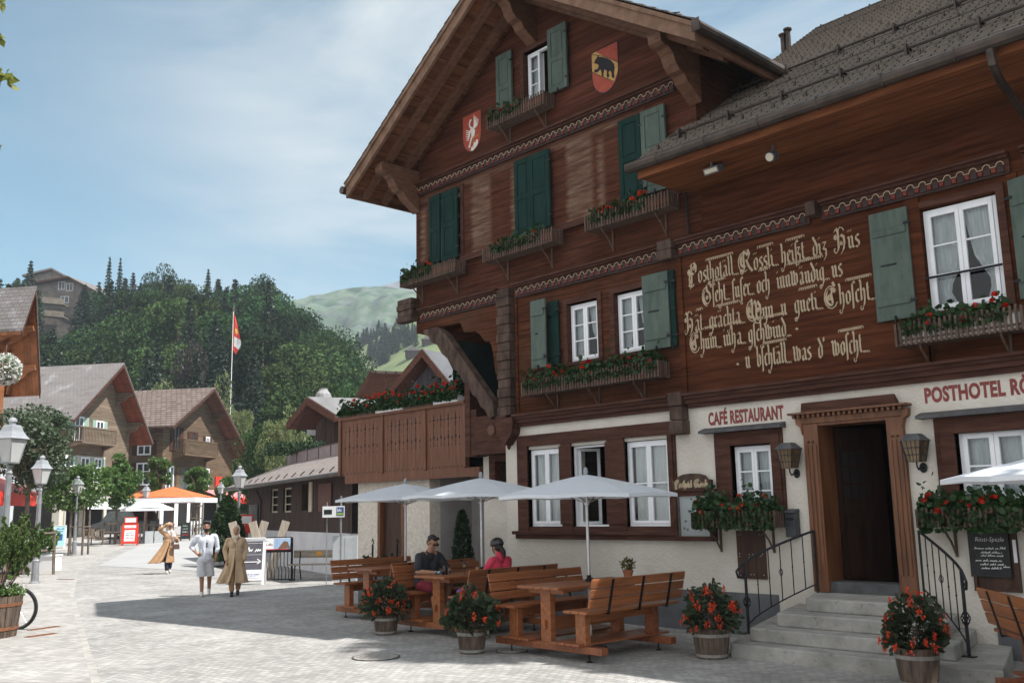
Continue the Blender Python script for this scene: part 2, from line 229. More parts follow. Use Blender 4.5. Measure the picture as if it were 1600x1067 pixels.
# ------------------------------------------------------------------ mesh building
class MB:
    def __init__(s): s.v = []; s.f = []; s.m = []
    def add(s, vs, fs, mi=0, M=None):
        o = len(s.v)
        if M is not None: vs = [M @ Vector(q) for q in vs]
        s.v += [tuple(q) for q in vs]
        for f in fs: s.f.append(tuple(i+o for i in f)); s.m.append(mi)
        return s
    def box(s, x0, x1, y0, y1, z0, z1, mi=0, M=None):
        return s.add([(x0, y0, z0), (x1, y0, z0), (x1, y1, z0), (x0, y1, z0), (x0, y0, z1), (x1, y0, z1), (x1, y1, z1), (x0, y1, z1)],
                     [(0, 3, 2, 1), (4, 5, 6, 7), (0, 1, 5, 4), (1, 2, 6, 5), (2, 3, 7, 6), (3, 0, 4, 7)], mi, M)
    def prism(s, pts, pl, a, b, mi=0, M=None):
        n = len(pts); A = {'xz': lambda p, t: (p[0], t, p[1]), 'yz': lambda p, t: (t, p[0], p[1]), 'xy': lambda p, t: (p[0], p[1], t)}[pl]
        ar = sum(pts[i][0]*pts[(i+1) % n][1]-pts[(i+1) % n][0]*pts[i][1] for i in range(n))
        if (ar < 0) != (pl == 'xz'): pts = pts[::-1]
        if a > b: a, b = b, a
        vs = [A(p, a) for p in pts] + [A(p, b) for p in pts]
        return s.add(vs, [tuple(range(n))[::-1], tuple(range(n, 2*n))] + [(i, (i+1) % n, n+(i+1) % n, n+i) for i in range(n)], mi, M)
    def tube(s, path, r, n=6, mi=0, closed=False, M=None, cap=True):
        P = [Vector(p) for p in path]; k = len(P); vs = []
        up = None
        for i in range(k):
            d = (P[(i+1) % k] if closed or i < k-1 else P[i]) - (P[i-1] if closed or i > 0 else P[i])
            d = d.normalized() if d.length > 1e-9 else Vector((0, 0, 1))
            if up is None: up = Vector((0, 0, 1)) if abs(d.z) < .9 else Vector((1, 0, 0))
            a = d.cross(up); a = a.normalized() if a.length > 1e-6 else d.orthogonal().normalized(); b = a.cross(d); up = b
            rr = r[i] if hasattr(r, '__len__') else r
            vs += [P[i] + (a*math.cos(2*math.pi*j/n) + b*math.sin(2*math.pi*j/n))*rr for j in range(n)]
        fs = []
        for i in range(k if closed else k-1):
            p, q = i*n, ((i+1) % k)*n
            fs += [(p+j, p+(j+1) % n, q+(j+1) % n, q+j) for j in range(n)]
        if not closed and cap: fs += [tuple(range(n))[::-1], tuple(range((k-1)*n, k*n))]
        return s.add(vs, fs, mi, M)
    def lathe(s, prof, c=(0, 0, 0), n=16, mi=0, M=None, sx=1, sy=1, ph=0):
        vs = []; k = len(prof)
        for r, z in prof: vs += [(c[0]+sx*r*math.cos(2*math.pi*j/n+ph), c[1]+sy*r*math.sin(2*math.pi*j/n+ph), c[2]+z) for j in range(n)]
        fs = [(i*n+j, i*n+(j+1) % n, (i+1)*n+(j+1) % n, (i+1)*n+j) for i in range(k-1) for j in range(n)]
        return s.add(vs, fs + [tuple(range(n))[::-1], tuple(range((k-1)*n, k*n))], mi, M)
    def beam(s, p0, p1, wd, ht, mi=0, up=(0, 0, 1), M=None):
        p0, p1 = Vector(p0), Vector(p1); d = (p1-p0); ln = d.length; d.normalize(); u = Vector(up); a = d.cross(u).normalized(); u = a.cross(d)
        vs = [p0 + d*(ln*t) + a*(wd/2*i) + u*(ht/2*j) for t in (0, 1) for i, j in ((-1, -1), (1, -1), (1, 1), (-1, 1))]
        return s.add(vs, [(0, 1, 2, 3), (7, 6, 5, 4), (0, 4, 5, 1), (1, 5, 6, 2), (2, 6, 7, 3), (3, 7, 4, 0)], mi, M)
    def ball(s, c, r, n=10, mi=0, M=None):
        rx, ry, rz = r if hasattr(r, '__len__') else (r, r, r); k = max(4, n//2)
        vs = [(c[0], c[1], c[2]-rz)]
        for i in range(1, k):
            t = math.pi*i/k
            vs += [(c[0]+rx*math.sin(t)*math.cos(2*math.pi*j/n), c[1]+ry*math.sin(t)*math.sin(2*math.pi*j/n), c[2]-rz*math.cos(t)) for j in range(n)]
        vs.append((c[0], c[1], c[2]+rz)); e = len(vs)-1
        fs = [(0, 1+(j+1) % n, 1+j) for j in range(n)] + [(e, 1+(k-2)*n+j, 1+(k-2)*n+(j+1) % n) for j in range(n)]
        fs += [(1+i*n+j, 1+i*n+(j+1) % n, 1+(i+1)*n+(j+1) % n, 1+(i+1)*n+j) for i in range(k-2) for j in range(n)]
        return s.add(vs, fs, mi, M)
    def sheet(s, pts, mi=0, M=None): return s.add(pts, [tuple(range(len(pts)))], mi, M)
    def mesh(s, name, mats, smooth=False, fix=True):
        me = bpy.data.meshes.new(name); me.from_pydata(s.v, [], s.f)
        for m in (mats if isinstance(mats, (list, tuple)) else [mats]): me.materials.append(m)
        if len(set(s.m)) > 1 or (s.m and s.m[0]): me.polygons.foreach_set('material_index', s.m)
        if fix:
            b = bmesh.new(); b.from_mesh(me); bmesh.ops.recalc_face_normals(b, faces=b.faces); b.to_mesh(me); b.free()
        if smooth: me.polygons.foreach_set('use_smooth', [True]*len(me.polygons))
        me.update(); return me
    def build(s, name, mats, parent=None, smooth=False, bevel=0, fix=True, **k):
        o = bpy.data.objects.new(name, s.mesh(name, mats, smooth, fix)); COL.objects.link(o); o.parent = parent
        if bevel:
            q = o.modifiers.new("bevel", 'BEVEL'); q.width = bevel; q.segments = 2; q.limit_method = 'ANGLE'
        if smooth == 'auto':
            pass
        return tag(o, **k)
def tag(o, label=None, category=None, group=None, kind=None):
    for a, v in (('label', label), ('category', category), ('group', group), ('kind', kind)):
        if v: o[a] = v
    return o
def thing(name, label, cat, loc=(0, 0, 0), rz=0., group=None):
    o = bpy.data.objects.new(name, None); COL.objects.link(o); o.empty_display_size = .2
    o.location = loc; o.rotation_euler = (0, 0, rz); return tag(o, label, cat, group)
def dup(o, label=None, loc=None, rz=None, parent=None):
    c = o.copy(); COL.objects.link(c); c.parent = parent
    for ch in list(o.children): dup(ch, parent=c)
    if label: c['label'] = label
    if loc is not None: c.location = loc
    if rz is not None: c.rotation_euler = (0, 0, rz)
    return c
def rawmesh(name, V, F, mats, idx=None, smooth=False):                 # numpy quads or triangles
    me = bpy.data.meshes.new(name); k = F.shape[1]
    me.vertices.add(len(V)); me.vertices.foreach_set('co', V.astype(np.float32).ravel())
    me.loops.add(F.size); me.loops.foreach_set('vertex_index', F.astype(np.int32).ravel())
    me.polygons.add(len(F)); me.polygons.foreach_set('loop_start', np.arange(0, F.size, k, dtype=np.int32))
    for m in mats: me.materials.append(m)
    if idx is not None: me.polygons.foreach_set('material_index', idx.astype(np.int32))
    if smooth: me.polygons.foreach_set('use_smooth', np.ones(len(F), bool))
    me.update(calc_edges=True); return me
def leaves(P, size, seed=0, aspect=.55, droop=.3, out=None, rounded=False):
    """Leaf-shaped quads (diamond, folded along the rib) at points P; out: outward directions that leaves face."""
    r = np.random.RandomState(seed); n = len(P)
    d = r.normal(size=(n, 3)); 
    if out is not None: d = d*.7 + out*1.0
    d[:, 2] -= droop; d /= np.linalg.norm(d, axis=1)[:, None]
    a = r.normal(size=(n, 3)); a -= (a*d).sum(1)[:, None]*d; a /= np.linalg.norm(a, axis=1)[:, None]
    nn = np.cross(d, a); s = size*(.65+.7*r.rand(n))[:, None]
    b0 = P - d*s*.5; tip = P + d*s*.5; l = P + a*s*aspect*.5 + nn*s*.10; q = P - a*s*aspect*.5 + nn*s*.10
    if rounded:                                                       # six-cornered leaf, dished along the rib
        w2, s2 = a*s*aspect*.5, d*s*.27; V = np.stack([b0, P-s2+w2+nn*s*.14, P+s2+w2+nn*s*.14, tip, P+s2-w2+nn*s*.14, P-s2-w2+nn*s*.14], 1).reshape(-1, 3); return V, np.arange(6*n).reshape(n, 6)
    V = np.stack([b0, l, tip, q], 1).reshape(-1, 3); F = np.arange(4*n).reshape(n, 4); return V, F
def link(name, me, parent=None, loc=None, **k):
    o = bpy.data.objects.new(name, me); COL.objects.link(o); o.parent = parent
    if loc is not None: o.location = loc
    return tag(o, **k)
def wall_cells(mb, x0, x1, z0, z1, y0, y1, holes, mi=0):
    xs = sorted({x0, x1, *[c for h in holes for c in h[:2] if x0 < c < x1]}); zs = sorted({z0, z1, *[c for h in holes for c in h[2:] if z0 < c < z1]})
    for j in range(len(zs)-1):
        run = None
        for i in range(len(xs)-1):
            cx, cz = (xs[i]+xs[i+1])/2, (zs[j]+zs[j+1])/2
            solid = not any(h[0] < cx < h[1] and h[2] < cz < h[3] for h in holes)
            if solid and run is None: run = xs[i]
            if run is not None and (not solid): mb.box(run, xs[i], y0, y1, zs[j], zs[j+1], mi); run = None
        if run is not None: mb.box(run, xs[-1], y0, y1, zs[j], zs[j+1], mi)
# a part whose thing is an Empty keeps world coordinates: cancel the Empty's own place
_ob = MB.build
def wbuild(mb, name, mats, parent, **k):
    o = mb.build(name, mats, parent, **k)
    if parent is not None and parent.type == 'EMPTY':
        o.matrix_parent_inverse = (Matrix.Translation(parent.location) @ Matrix.Rotation(parent.rotation_euler.z, 4, 'Z')).inverted()
    return o
MB.wbuild = wbuild

# ------------------------------------------------------------------ ground
COB = mat("street_cobble", (.265, .257, .247), (.38, .37, .358), scale=.9, rough=.9, bump=.5, bscale=9, dirt=(.35, (.19, .18, .172), .5), spots=(7., .66, (.13, .125, .12)))
def cobbles(m, sc, depth, pale):
    t = m.node_tree; N = t.nodes; K = t.links.new; b = N['Principled BSDF']; src = b.inputs['Base Color'].links[0].from_socket
    tcn = N.new("ShaderNodeTexCoord"); mp_ = N.new("ShaderNodeMapping"); mp_.inputs['Scale'].default_value = (sc, sc, 0); mp_.inputs['Rotation'].default_value = (0, 0, R(-12)); K(tcn.outputs['Object'], mp_.inputs[0])
    wp = N.new("ShaderNodeTexNoise"); wp.inputs['Scale'].default_value = .35; K(tcn.outputs['Object'], wp.inputs['Vector'])
    ad = N.new("ShaderNodeMix"); ad.data_type = 'RGBA'; ad.blend_type = 'ADD'; ad.inputs['Factor'].default_value = .9; K(mp_.outputs[0], ad.inputs['A']); K(wp.outputs['Color'], ad.inputs['B'])
    br = N.new("ShaderNodeTexBrick"); br.inputs['Scale'].default_value = 1; br.inputs['Brick Width'].default_value = .12; br.inputs['Row Height'].default_value = .10; br.inputs['Mortar Size'].default_value = .009; br.inputs['Mortar Smooth'].default_value = .7
    br.inputs['Color1'].default_value = (.80, .797, .79, 1); br.inputs['Color2'].default_value = (1.16, 1.145, 1.12, 1); br.inputs['Mortar'].default_value = (*[.70*pale]*3, 1); br.inputs['Bias'].default_value = .1
    K(ad.outputs['Result'], br.inputs['Vector'])
    mu = N.new("ShaderNodeMix"); mu.data_type = 'RGBA'; mu.blend_type = 'MULTIPLY'; mu.inputs['Factor'].default_value = 1; K(src, mu.inputs['A']); K(br.outputs['Color'], mu.inputs['B']); K(mu.outputs['Result'], b.inputs['Base Color'])
    bp = N.new("ShaderNodeBump"); bp.inputs['Strength'].default_value = .8; bp.inputs['Distance'].default_value = depth; bp.invert = True; K(br.outputs['Fac'], bp.inputs['Height'])
    old = b.inputs['Normal'].links[0].from_socket; K(old, bp.inputs['Normal']); K(bp.outputs[0], b.inputs['Normal'])
cobbles(COB, 1., .006, 1)
PAVE = mat("pale_paving", (.285, .275, .262), (.38, .366, .35), scale=1.2, rough=.9, bump=.4, bscale=12, dirt=(.5, (.28, .25, .22), .45)); cobbles(PAVE, .8, .005, 1.2)
ASPH = mat("worn_asphalt", (.315, .312, .307), (.385, .38, .374), scale=.8, rough=.9, bump=.3, bscale=60, dirt=(.4, (.26, .25, .24), .5))
GRASS = mat("grass_ground", (.03, .06, .018), (.06, .105, .03), scale=.3, rough=1)
def strip(name, left, right, m, lift, kind='structure'):              # a sheet between two lines given on the ground
    mb = MB(); n = len(left)
    vs = [(p.x, p.y, p.z+lift) for p in left] + [(p.x, p.y, p.z+lift) for p in right]
    mb.add(vs, [(i, i+1, n+i+1, n+i) for i in range(n-1)]); return mb.build(name, m, kind=kind)
Ds = [-400, -60, -20, 0, 10, 20, 28, 31, 34, 38, 42, 46, 50, 54, 58, 62, 70, 80, 100, 130, 200, 500, 1600, 4000]
Ls = [-3000, -600, -150, -70, -40, -20, 0, 20, 50, 120, 500, 3000]
mb = MB()
mb.add([(FH.x*d+RH.x*l, FH.y*d+RH.y*l, gz(d)) for d in Ds for l in Ls], [(i*len(Ls)+j, i*len(Ls)+j+1, (i+1)*len(Ls)+j+1, (i+1)*len(Ls)+j) for i in range(len(Ds)-1) for j in range(len(Ls)-1)])
mb.build("street", COB, kind='structure')
def gl(pts): return [onG(x, y) for x, y in pts]
def fine(P, n=10):
    out = []
    for a, b in zip(P, P[1:]):
        for i in range(n):
            q = a.lerp(b, i/n); q.z = gzp(q); out.append(q)
    out.append(P[-1]); return out
edge = fine(gl([(150, 1067), (128, 990), (112, 930), (120, 893), (165, 866), (232, 849), (275, 840)]))
outer = fine(gl([(-600, 1067), (-460, 990), (-330, 930), (-250, 893), (-150, 866), (-40, 849), (60, 838)]))
strip("pavement", outer, edge, PAVE, .006)
mb = MB()                                                             # row of edging stones between pavement and street
for a, b in zip(edge, edge[1:]):
    ln = (b-a).length; k = max(1, int(ln/.3)); d = (b-a)/k
    for i in range(k): mb.beam(a+d*i+d*.03+Vector((0, 0, .002)), a+d*(i+1)-d*.03+Vector((0, 0, .002)), .10, .012)
mb.build("edging_stones", mat("edging_stone", (.27, .255, .235), (.40, .38, .35), scale=2.5, rough=.9, bump=.3, bscale=20), kind='structure')
la = fine(gl([(152, 884), (196, 862), (246, 850), (292, 840), (318, 832)])); ra = fine(gl([(335, 893), (345, 874), (352, 858), (356, 843), (352, 834)]))
strip("asphalt_road", la, ra, ASPH, .008)
for (x0, y0, x1, y1) in ((590, 1006, 436, 960), (436, 960, 400, 938)):   # line of drainage stones in front of the terrace
    pass
# ------------------------------------------------------------------ the hotel
HOT = thing("hotel", "large dark timber chalet hotel with painted verse and white ground floor", "hotel", (-9, FY, 0))
XE = -1.2                                                             # right end of the wing
XR, XLT, XRT, ZE, SL = -12.7, -17.45, -7.95, 8.9, .655                 # ridge, eave tips, eave height, pitch of the gable roof
def zu(x): return ZE + SL*(4.75-abs(x-XR))
H = HOT
holes = [(-13.07, -12.19, 1.56, 2.99), (-11.95, -11.08, 1.56, 2.99), (-10.70, -9.75, 1.56, 2.99), (-8.57, -7.84, 1.7, 2.79), (-7.2, -5.9, .6, 3.05), (-5.18, -4.28, 1.85, 2.78), (-2.9, -2.0, 1.85, 2.78)]
mb = MB(); wall_cells(mb, -13.7, XE, 0, 3.45, FY, FY+.34, holes); mb.wbuild("ground_floor_wall", PLAS, H)
for a, b in ((-13.715, -7.9), (-4.9, XE)): mb = MB(); mb.box(a, b, FY-.012, FY-.001, 0, .61); mb.wbuild("plinth", PLIN, H)
mb = MB(); wall_cells(mb, -13.6, -9.42, 3.6, 6.1, FY, FY+.3, [(-11.96, -11.19, 4.48, 5.58), (-10.82, -10.03, 4.48, 5.58)]); mb.wbuild("log_wall", LOG, H)
mb = MB(); wall_cells(mb, -9.42, XE, 3.6, 7.3, FY+.004, FY+.3, [(-5.36, -4.38, 4.31, 5.75), (-2.9, -1.9, 4.31, 5.75)]); mb.wbuild("log_wall", LOGO, H)
mb = MB(); wall_cells(mb, -16.53, -8.87, 6.1, 9.0, FY, FY+.3, [(-15.96, -14.96, 7.12, 8.6)]); mb.box(-16.53, -13.6, FY, FY+.3, 5.72, 6.1); mb.wbuild("log_wall", LOGB, H)
mb = MB(); xs = [-16.53, -12.96, -12.19, -8.87, XR]; xs = sorted(xs)
for a, b in zip(xs, xs[1:]):
    c = (a+b)/2
    if -12.96 < c < -12.19: mb.prism([(a, 9.0), (b, 9.0), (b, 9.78), (a, 9.78)], 'xz', FY, FY+.3); mb.prism([(a, 10.9), (b, 10.9), (b, zu(b)), (a, zu(a))], 'xz', FY, FY+.3)
    else: mb.prism([(a, 9.0), (b, 9.0), (b, zu(b)), (a, zu(a))], 'xz', FY, FY+.3)
mb.wbuild("gable_wall", mat("gable_log_wood", (.05, .016, .009), (.115, .039, .022), scale=3, stretch=(.35, 1, 6), planks=('Z', .165, .03, (.02, .007, .005)), bump=.3, rough=.8, spec=.12), H)
mb = MB()                                                             # sides and back, so that the house is a closed body
mb.box(-16.53, -16.25, FY+.3, 24, 5.72, 9.5); mb.box(-9.15, -8.87, FY+.3, 24, 7.2, 9.4); mb.box(-13.7, -13.4, FY+.34, 24, 0, 5.72); mb.box(-16.5, XE, 23.8, 24, 0, 9.2)
mb.prism([(FY+.34, 0), (23.6, 0), (23.6, 6.9), (17.4, 11.3), (FY+.34, 7.75)], 'yz', XE-.25, XE); mb.box(-16.25, -13.4, FY+.3, 23.8, 5.62, 5.72); mb.wbuild("side_wall", LOG, H)
mb = MB(); mb.box(-13.35, XE-.3, FY+2.4, FY+2.5, 0, 7); mb.box(-13.35, XE-.3, FY+.36, FY+2.4, 3.42, 3.5); mb.wbuild("room_wall", UNLIT, H)

# mouldings
def frieze(x0, x1, z):
    mb = MB(); P = .165; y = FY
    mb.box(x0, x1, y-.045, y, z, z+.27, 0); mb.box(x0, x1, y-.15, y-.045, z+.245, z+.285, 0); mb.box(x0, x1, y-.10, y-.045, z+.205, z+.245, 0)
    n = int((x1-x0)/P); off = (x1-x0-n*P)/2; path = []
    for i in range(n):
        a = x0+off+i*P
        mb.box(a+.012, a+.066, y-.085, y-.045, z+.045, z+.098, 1); mb.box(a+.03, a+.05, y-.10, y-.046, z+.212, z+.238, 3)
        c = a+.12; mb.prism([(c-.045, z+.03)] + [(c-.042*math.cos(math.pi*k/6), z+.085+.045*math.sin(math.pi*k/6)) for k in range(7)] + [(c+.045, z+.03)], 'xz', y-.07, y-.046, 3)
        path += [(a, y-.078, z+.118), (a+.07, y-.078, z+.118)] + [(c-.05*math.cos(math.pi*k/5), y-.078, z+.118+.055*math.sin(math.pi*k/5)) for k in range(1, 5)]
    path.append((x1-off, y-.078, z+.118)); mb.tube(path, .0065, 4, 2)
    mb.box(x0, x1, y-.06, y-.046, z-.0, z+.02, 3)
    return mb.wbuild("carved_frieze", [BEAM, FRED, FCREAM, FDARK], H)
frieze(-16.53, -9.25, 8.80)
for a, b in ((-16.35, -13.78), (-13.33, -9.72), (-9.36, -6.95), (-6.75, -4.16)): frieze(a, b, 5.93)
frieze(-4.0, XE, 5.93)
mb = MB()
for (z0, z1, d) in ((3.43, 3.50, .07), (3.50, 3.57, .13), (3.57, 3.62, .17), (3.62, 3.66, .22)):
    mb.box(-13.45, -9.6, FY-d, FY, z0, z1); mb.box(-9.3, XE, FY-d, FY, z0, z1)
mb.wbuild("cornice", BEAM, H)
mb = MB(); mb.box(-14.95, -9.2, FY-.10, FY, 6.98, 7.03); mb.box(-14.95, -9.2, FY-.06, FY, 7.03, 7.11); mb.wbuild("sill_moulding", BEAM, H)
def logend(x0, x1, z0, z1, d, notch=3):                               # a stack of projecting log ends
    mb = MB(); h = (z1-z0)/notch
    for i in range(notch): mb.box(x0+.012*(i % 2), x1-.012*(i % 2), FY-d+.02*(i % 2), FY, z0+i*h+.004, z0+(i+1)*h-.004)
    return mb.wbuild("log_ends", BEAMG, H, bevel=.012)
logend(-16.98, -16.45, 5.98, 6.5, .22, 4); logend(-13.75, -13.38, 3.66, 6.16, .16, 14); logend(-9.70, -9.38, 5.9, 6.24, .2, 2); logend(-9.60, -9.32, 3.02, 3.70, .2, 3); logend(-6.93, -6.77, 6.0, 6.22, .2, 1)
mb = MB(); mb.prism([(-13.42, 3.66), (-13.30, 3.66), (-13.26, 3.5), (-13.30, 3.3), (-13.38, 3.22), (-13.5, 3.1), (-13.62, 3.22), (-13.7, 3.3), (-13.76, 3.5), (-13.74, 3.66)], 'xz', FY-.22, FY); mb.tube([(-13.5, FY-.1, 3.1), (-13.5, FY-.1, 3.02)], [.05, .02], 8)
mb.wbuild("post_console", BEAM, H)
for x, w_ in ((-13.34, .06), (-9.42, .10), (-5.55, .2), (-4.22, .12)):
    mb = MB(); mb.box(x, x+w_, FY-.03, FY, 3.66, 5.93); mb.wbuild("corner_board", LOGO, H)
# overhanging corner on the left: carved apron and brace
P = [(668, 516), (720, 503), (724, 512), (727, 519), (735, 519), (744, 518), (752, 523), (757, 531), (761, 534), (766, 533), (770, 541), (772, 552), (774, 566), (776, 585), (790, 585), (790, 474), (655, 505)]
mb = MB(); mb.prism([fx(*p) for p in P], 'xz', FY-.03, FY+.1); mb.wbuild("carved_apron", LOG, H)
top = [(668, 517), (690, 512), (703, 523), (777, 628), (779, 650)]; bot = [(772, 655), (764, 640), (758, 636), (752, 622), (745, 617), (738, 602), (731, 598), (722, 581), (714, 577), (706, 561), (697, 553), (690, 540), (680, 535), (676, 526), (668, 524)]
mb = MB(); mb.prism([fx(*p) for p in top+bot], 'xz', FY-.12, FY+.06); mb.wbuild("carved_brace", BEAMG, H)
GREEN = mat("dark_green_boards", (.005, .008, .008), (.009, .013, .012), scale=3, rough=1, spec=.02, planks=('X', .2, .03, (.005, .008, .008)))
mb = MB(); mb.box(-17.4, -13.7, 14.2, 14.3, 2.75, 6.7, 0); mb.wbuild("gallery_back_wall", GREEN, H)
mb = MB(); x0, z0 = fx(727, 714, 12.6); x1, z1 = fx(736, 598, 12.6); mb.box(x0, x0+.16, 12.6, 12.95, z0, z1); mb.box(x0+.16, x0+.34, 12.62, 12.95, z0, z0+.95); mb.box(x0+.3, -13.6, 12.5, 12.9, 2.98, 3.16); mb.box(x0+.3, -13.7, 12.6, 12.9, 3.16, 3.75); mb.wbuild("gallery_post", BEAM, H)
mb = MB(); c = fx(766, 672, 12.55); mb.lathe([(.10, 0), (.115, .02), (.10, .04), (.05, .05)], n=14, M=Matrix.Translation((c[0], 12.6, c[1])) @ Matrix.Rotation(R(90), 4, 'X')); mb.wbuild("wooden_rosette", CARVE, H)
# annex with the balcony on top
ax0, ax1 = fx(560, 742, 13.1)[0], fx(671, 742, 13.1)[0]; AZ = 2.72; d0, d1 = fx(591, 800, 13.1)[0], fx(632, 800, 13.1)[0]
mb = MB(); wall_cells(mb, ax0, ax1, 0, AZ, 13.1, 13.4, [(d0, d1, 0, 2.25)]); mb.box(ax0, ax0+.3, 13.4, 20, 0, AZ); mb.box(ax0, -13.6, 19.8, 20, 0, AZ); mb.wbuild("annex_wall", ROUGHC, H)
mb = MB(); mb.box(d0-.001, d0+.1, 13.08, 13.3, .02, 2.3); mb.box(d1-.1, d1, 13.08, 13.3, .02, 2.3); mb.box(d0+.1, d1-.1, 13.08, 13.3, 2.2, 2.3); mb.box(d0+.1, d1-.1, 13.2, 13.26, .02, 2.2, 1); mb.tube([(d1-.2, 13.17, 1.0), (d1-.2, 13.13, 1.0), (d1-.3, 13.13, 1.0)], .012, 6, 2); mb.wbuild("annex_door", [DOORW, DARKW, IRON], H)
mb = MB(); mb.box(ax1, -14.6, 14.3, 14.5, 0, AZ); mb.box(ax1-.3, ax1, 13.4, 14.3, 0, AZ); c = fx(680, 824, 14.3); mb.ball((c[0], 14.3, c[1]), (.09, .02, .12), 10, 1); mb.wbuild("recess_wall", [PLASG, UNLIT], H)
sw = [fx(767, 712, 12.9), fx(800, 770, 12.9)]
mb = MB(); wall_cells(mb, -14.85, -13.7, 0, 3.2, 12.9, 13.2, [(sw[0][0], -13.75, sw[1][1]+.1, sw[0][1])]); mb.wbuild("link_wall", PLAS, H)
mb = MB(); a, b = sw[0][0], -13.72; z0, z1 = sw[1][1]+.1, sw[0][1]
mb.box(a-.02, a+.16, 12.86, 13.1, z0, z1+.08); mb.box(a+.16, b, 12.86, 13.1, z1-.12, z1+.08); mb.box(a-.1, b, 12.8, 12.9, z0-.14, z0); mb.box(a+.16, b, 13.06, 13.1, z0, z1-.12, 1); mb.box(b-.2, b-.16, 13.0, 13.06, z0, z1-.12, 2); mb.wbuild("small_window", [BEAM, UNLIT, WPAINT], H)

# balcony on the annex
BY = 12.88
bl, br_ = fx(534, 650, BY)[0], fx(727, 640, BY)[0]; BZ0, BZ1 = 2.78, 4.10
BAL = H
mb = MB(); mb.box(bl+.2, br_+.45, BY-.02, BY+.1, BZ0-.2, BZ0-.01); mb.box(bl-.02, br_+.05, BY-.09, BY+.09, BZ1, BZ1+.06); mb.box(bl, br_, BY-.03, BY+.06, BZ1-.12, BZ1)
posts = [bl, fx(599, 700, BY)[0], fx(666, 700, BY)[0], br_]
for p in posts: mb.box(p-.05, p+.05, BY-.06, BY+.06, BZ0, BZ1)
mb.box(bl-.05, bl+.05, BY-.03, BY+6, BZ0, BZ1); mb.box(bl, ax1+2, BY+.12, 19.8, BZ0-.1, BZ0)
for a, b in zip(posts, posts[1:]):
    n = 10; wd = (b-a-.1)/n
    for i in range(n):
        x = a+.05+i*wd; mb.box(x+.003, x+wd-.003, BY-.02, BY+.02, BZ0-.01, BZ1-.12)
        mb.prism([(x+wd*.5-.02, BZ0+.02), (x+wd*.5+.02, BZ0+.02), (x+wd*.5, BZ0+.055)], 'xz', BY-.024, BY-.0201, 1)  # dark inlays imitate the shade inside cut-out holes
    for i in range(1, n):
        x = a+.05+i*wd
        def dia(z, w_, h): mb.prism([(x, z-h), (x+w_, z), (x, z+h), (x-w_, z)], 'xz', BY-.024, BY-.0201, 1)
        if i % 2: dia(3.42, .022, .05); dia(3.28, .014, .022); dia(3.82, .018, .03)
        else:
            dia(3.45, .030, .075); dia(3.28, .018, .03); dia(3.83, .045, .035); dia(3.90, .02, .05); dia(3.72, .014, .12); dia(3.34, .012, .05); dia(3.56, .012, .05)
mb.wbuild("balcony", [BALC, UNLIT], H)

# gable roof
mb = MB(); T = .2
for s, xt in ((-1, XLT), (1, XRT)):
    pts = [(XR, zu(XR)), (xt, ZE), (xt, ZE+T), (XR, zu(XR)+T+.03)]
    mb.prism(pts, 'xz', 11.31, 24.6, 0)
mb.wbuild("roof", [SOFFIT], H)
mb = MB()
for s, xt in ((-1, XLT-.06), (1, XRT+.06)):
    for k in range(20):                                              # shingle courses
        a = k/20; b = (k+1)/20; xa, xb = xt+(XR-xt)*a, xt+(XR-xt)*b; za, zb = ZE+T+.005+SL*4.8*a, ZE+T+.005+SL*4.8*b
        mb.prism([(xa, za), (xa, za+.035), (xb, zb+.008), (xb, zb)], 'xz', 11.2, 24.7)
mb.wbuild("roof_covering", SHING, H)
mb = MB()
for s, xt in ((-1, XLT-.02), (1, XRT+.02)):
    zz = lambda x: ZE + SL*(4.75-abs(x-XR))
    mb.prism([(xt, zz(xt)-.10), (xt, zz(xt)+.15), (XR, zz(XR)+.15), (XR, zz(XR)-.10)], 'xz', 11.24, 11.308, 0)
    mb.prism([(xt, zz(xt)+.13), (xt, zz(xt)+.21), (XR, zz(XR)+.21), (XR, zz(XR)+.13)], 'xz', 11.20, 11.239, 0)
mb.wbuild("verge_board", FASC, H)
mb = MB()
for s, xt in ((-1, XLT), (1, XRT)):
    for yy, h in ((11.60, .15), (12.12, .17)):
        mb.prism([(xt+.1*-s, zu(xt+.1*-s)-h), (xt+.1*-s, zu(xt+.1*-s)-.001), (XR, zu(XR)-.001), (XR, zu(XR)-h)], 'xz', yy, yy+.15)
    mb.box(xt-.03, xt+.03, 11.31, 24, ZE-.1, ZE+.2)
mb.wbuild("soffit_beam", CARVE, H)
def console(x0, x1, zt, depth, drop):
    pr = [(FY, zt), (FY-depth, zt), (FY-depth-.02, zt-.06), (FY-depth, zt-.20), (FY-depth+.08, zt-.24), (FY-depth+.20, zt-.24), (FY-depth+.30, zt-.32), (FY-depth+.36, zt-.46), (FY-depth+.46, zt-.56), (FY-depth+.58, zt-.58), (FY-depth+.66, zt-.70), (FY-depth+.80, zt-.78), (FY, zt-drop)]
    mb = MB(); mb.prism(pr, 'yz', x0, x1); return mb.wbuild("carved_console", CARVE, H, bevel=.01)
console(-16.66, -16.40, zu(-16.66)-.02, 1.02, .95); console(-12.83, -12.57, zu(XR)-.12, 1.0, .9); console(-9.0, -8.74, zu(-8.74)-.02, 1.02, .95)
mb = MB(); mb.tube([(XRT+.09, 11.17, ZE+.10), (XRT+.09, 14.2, ZE+.06)], .088, 10); mb.box(XRT+.02, XRT+.16, 11.155, 11.168, ZE+.0, ZE+.2); mb.wbuild("gutter", GUT, H); mb = MB()
mb.tube([(XLT-.10, 11.17, ZE+.08), (XLT-.10, 23, ZE+.08)], .088, 10); mb.wbuild("gutter", GUT, H)
mb = MB()                                                             # small pent roof on the far side, seen below the eave
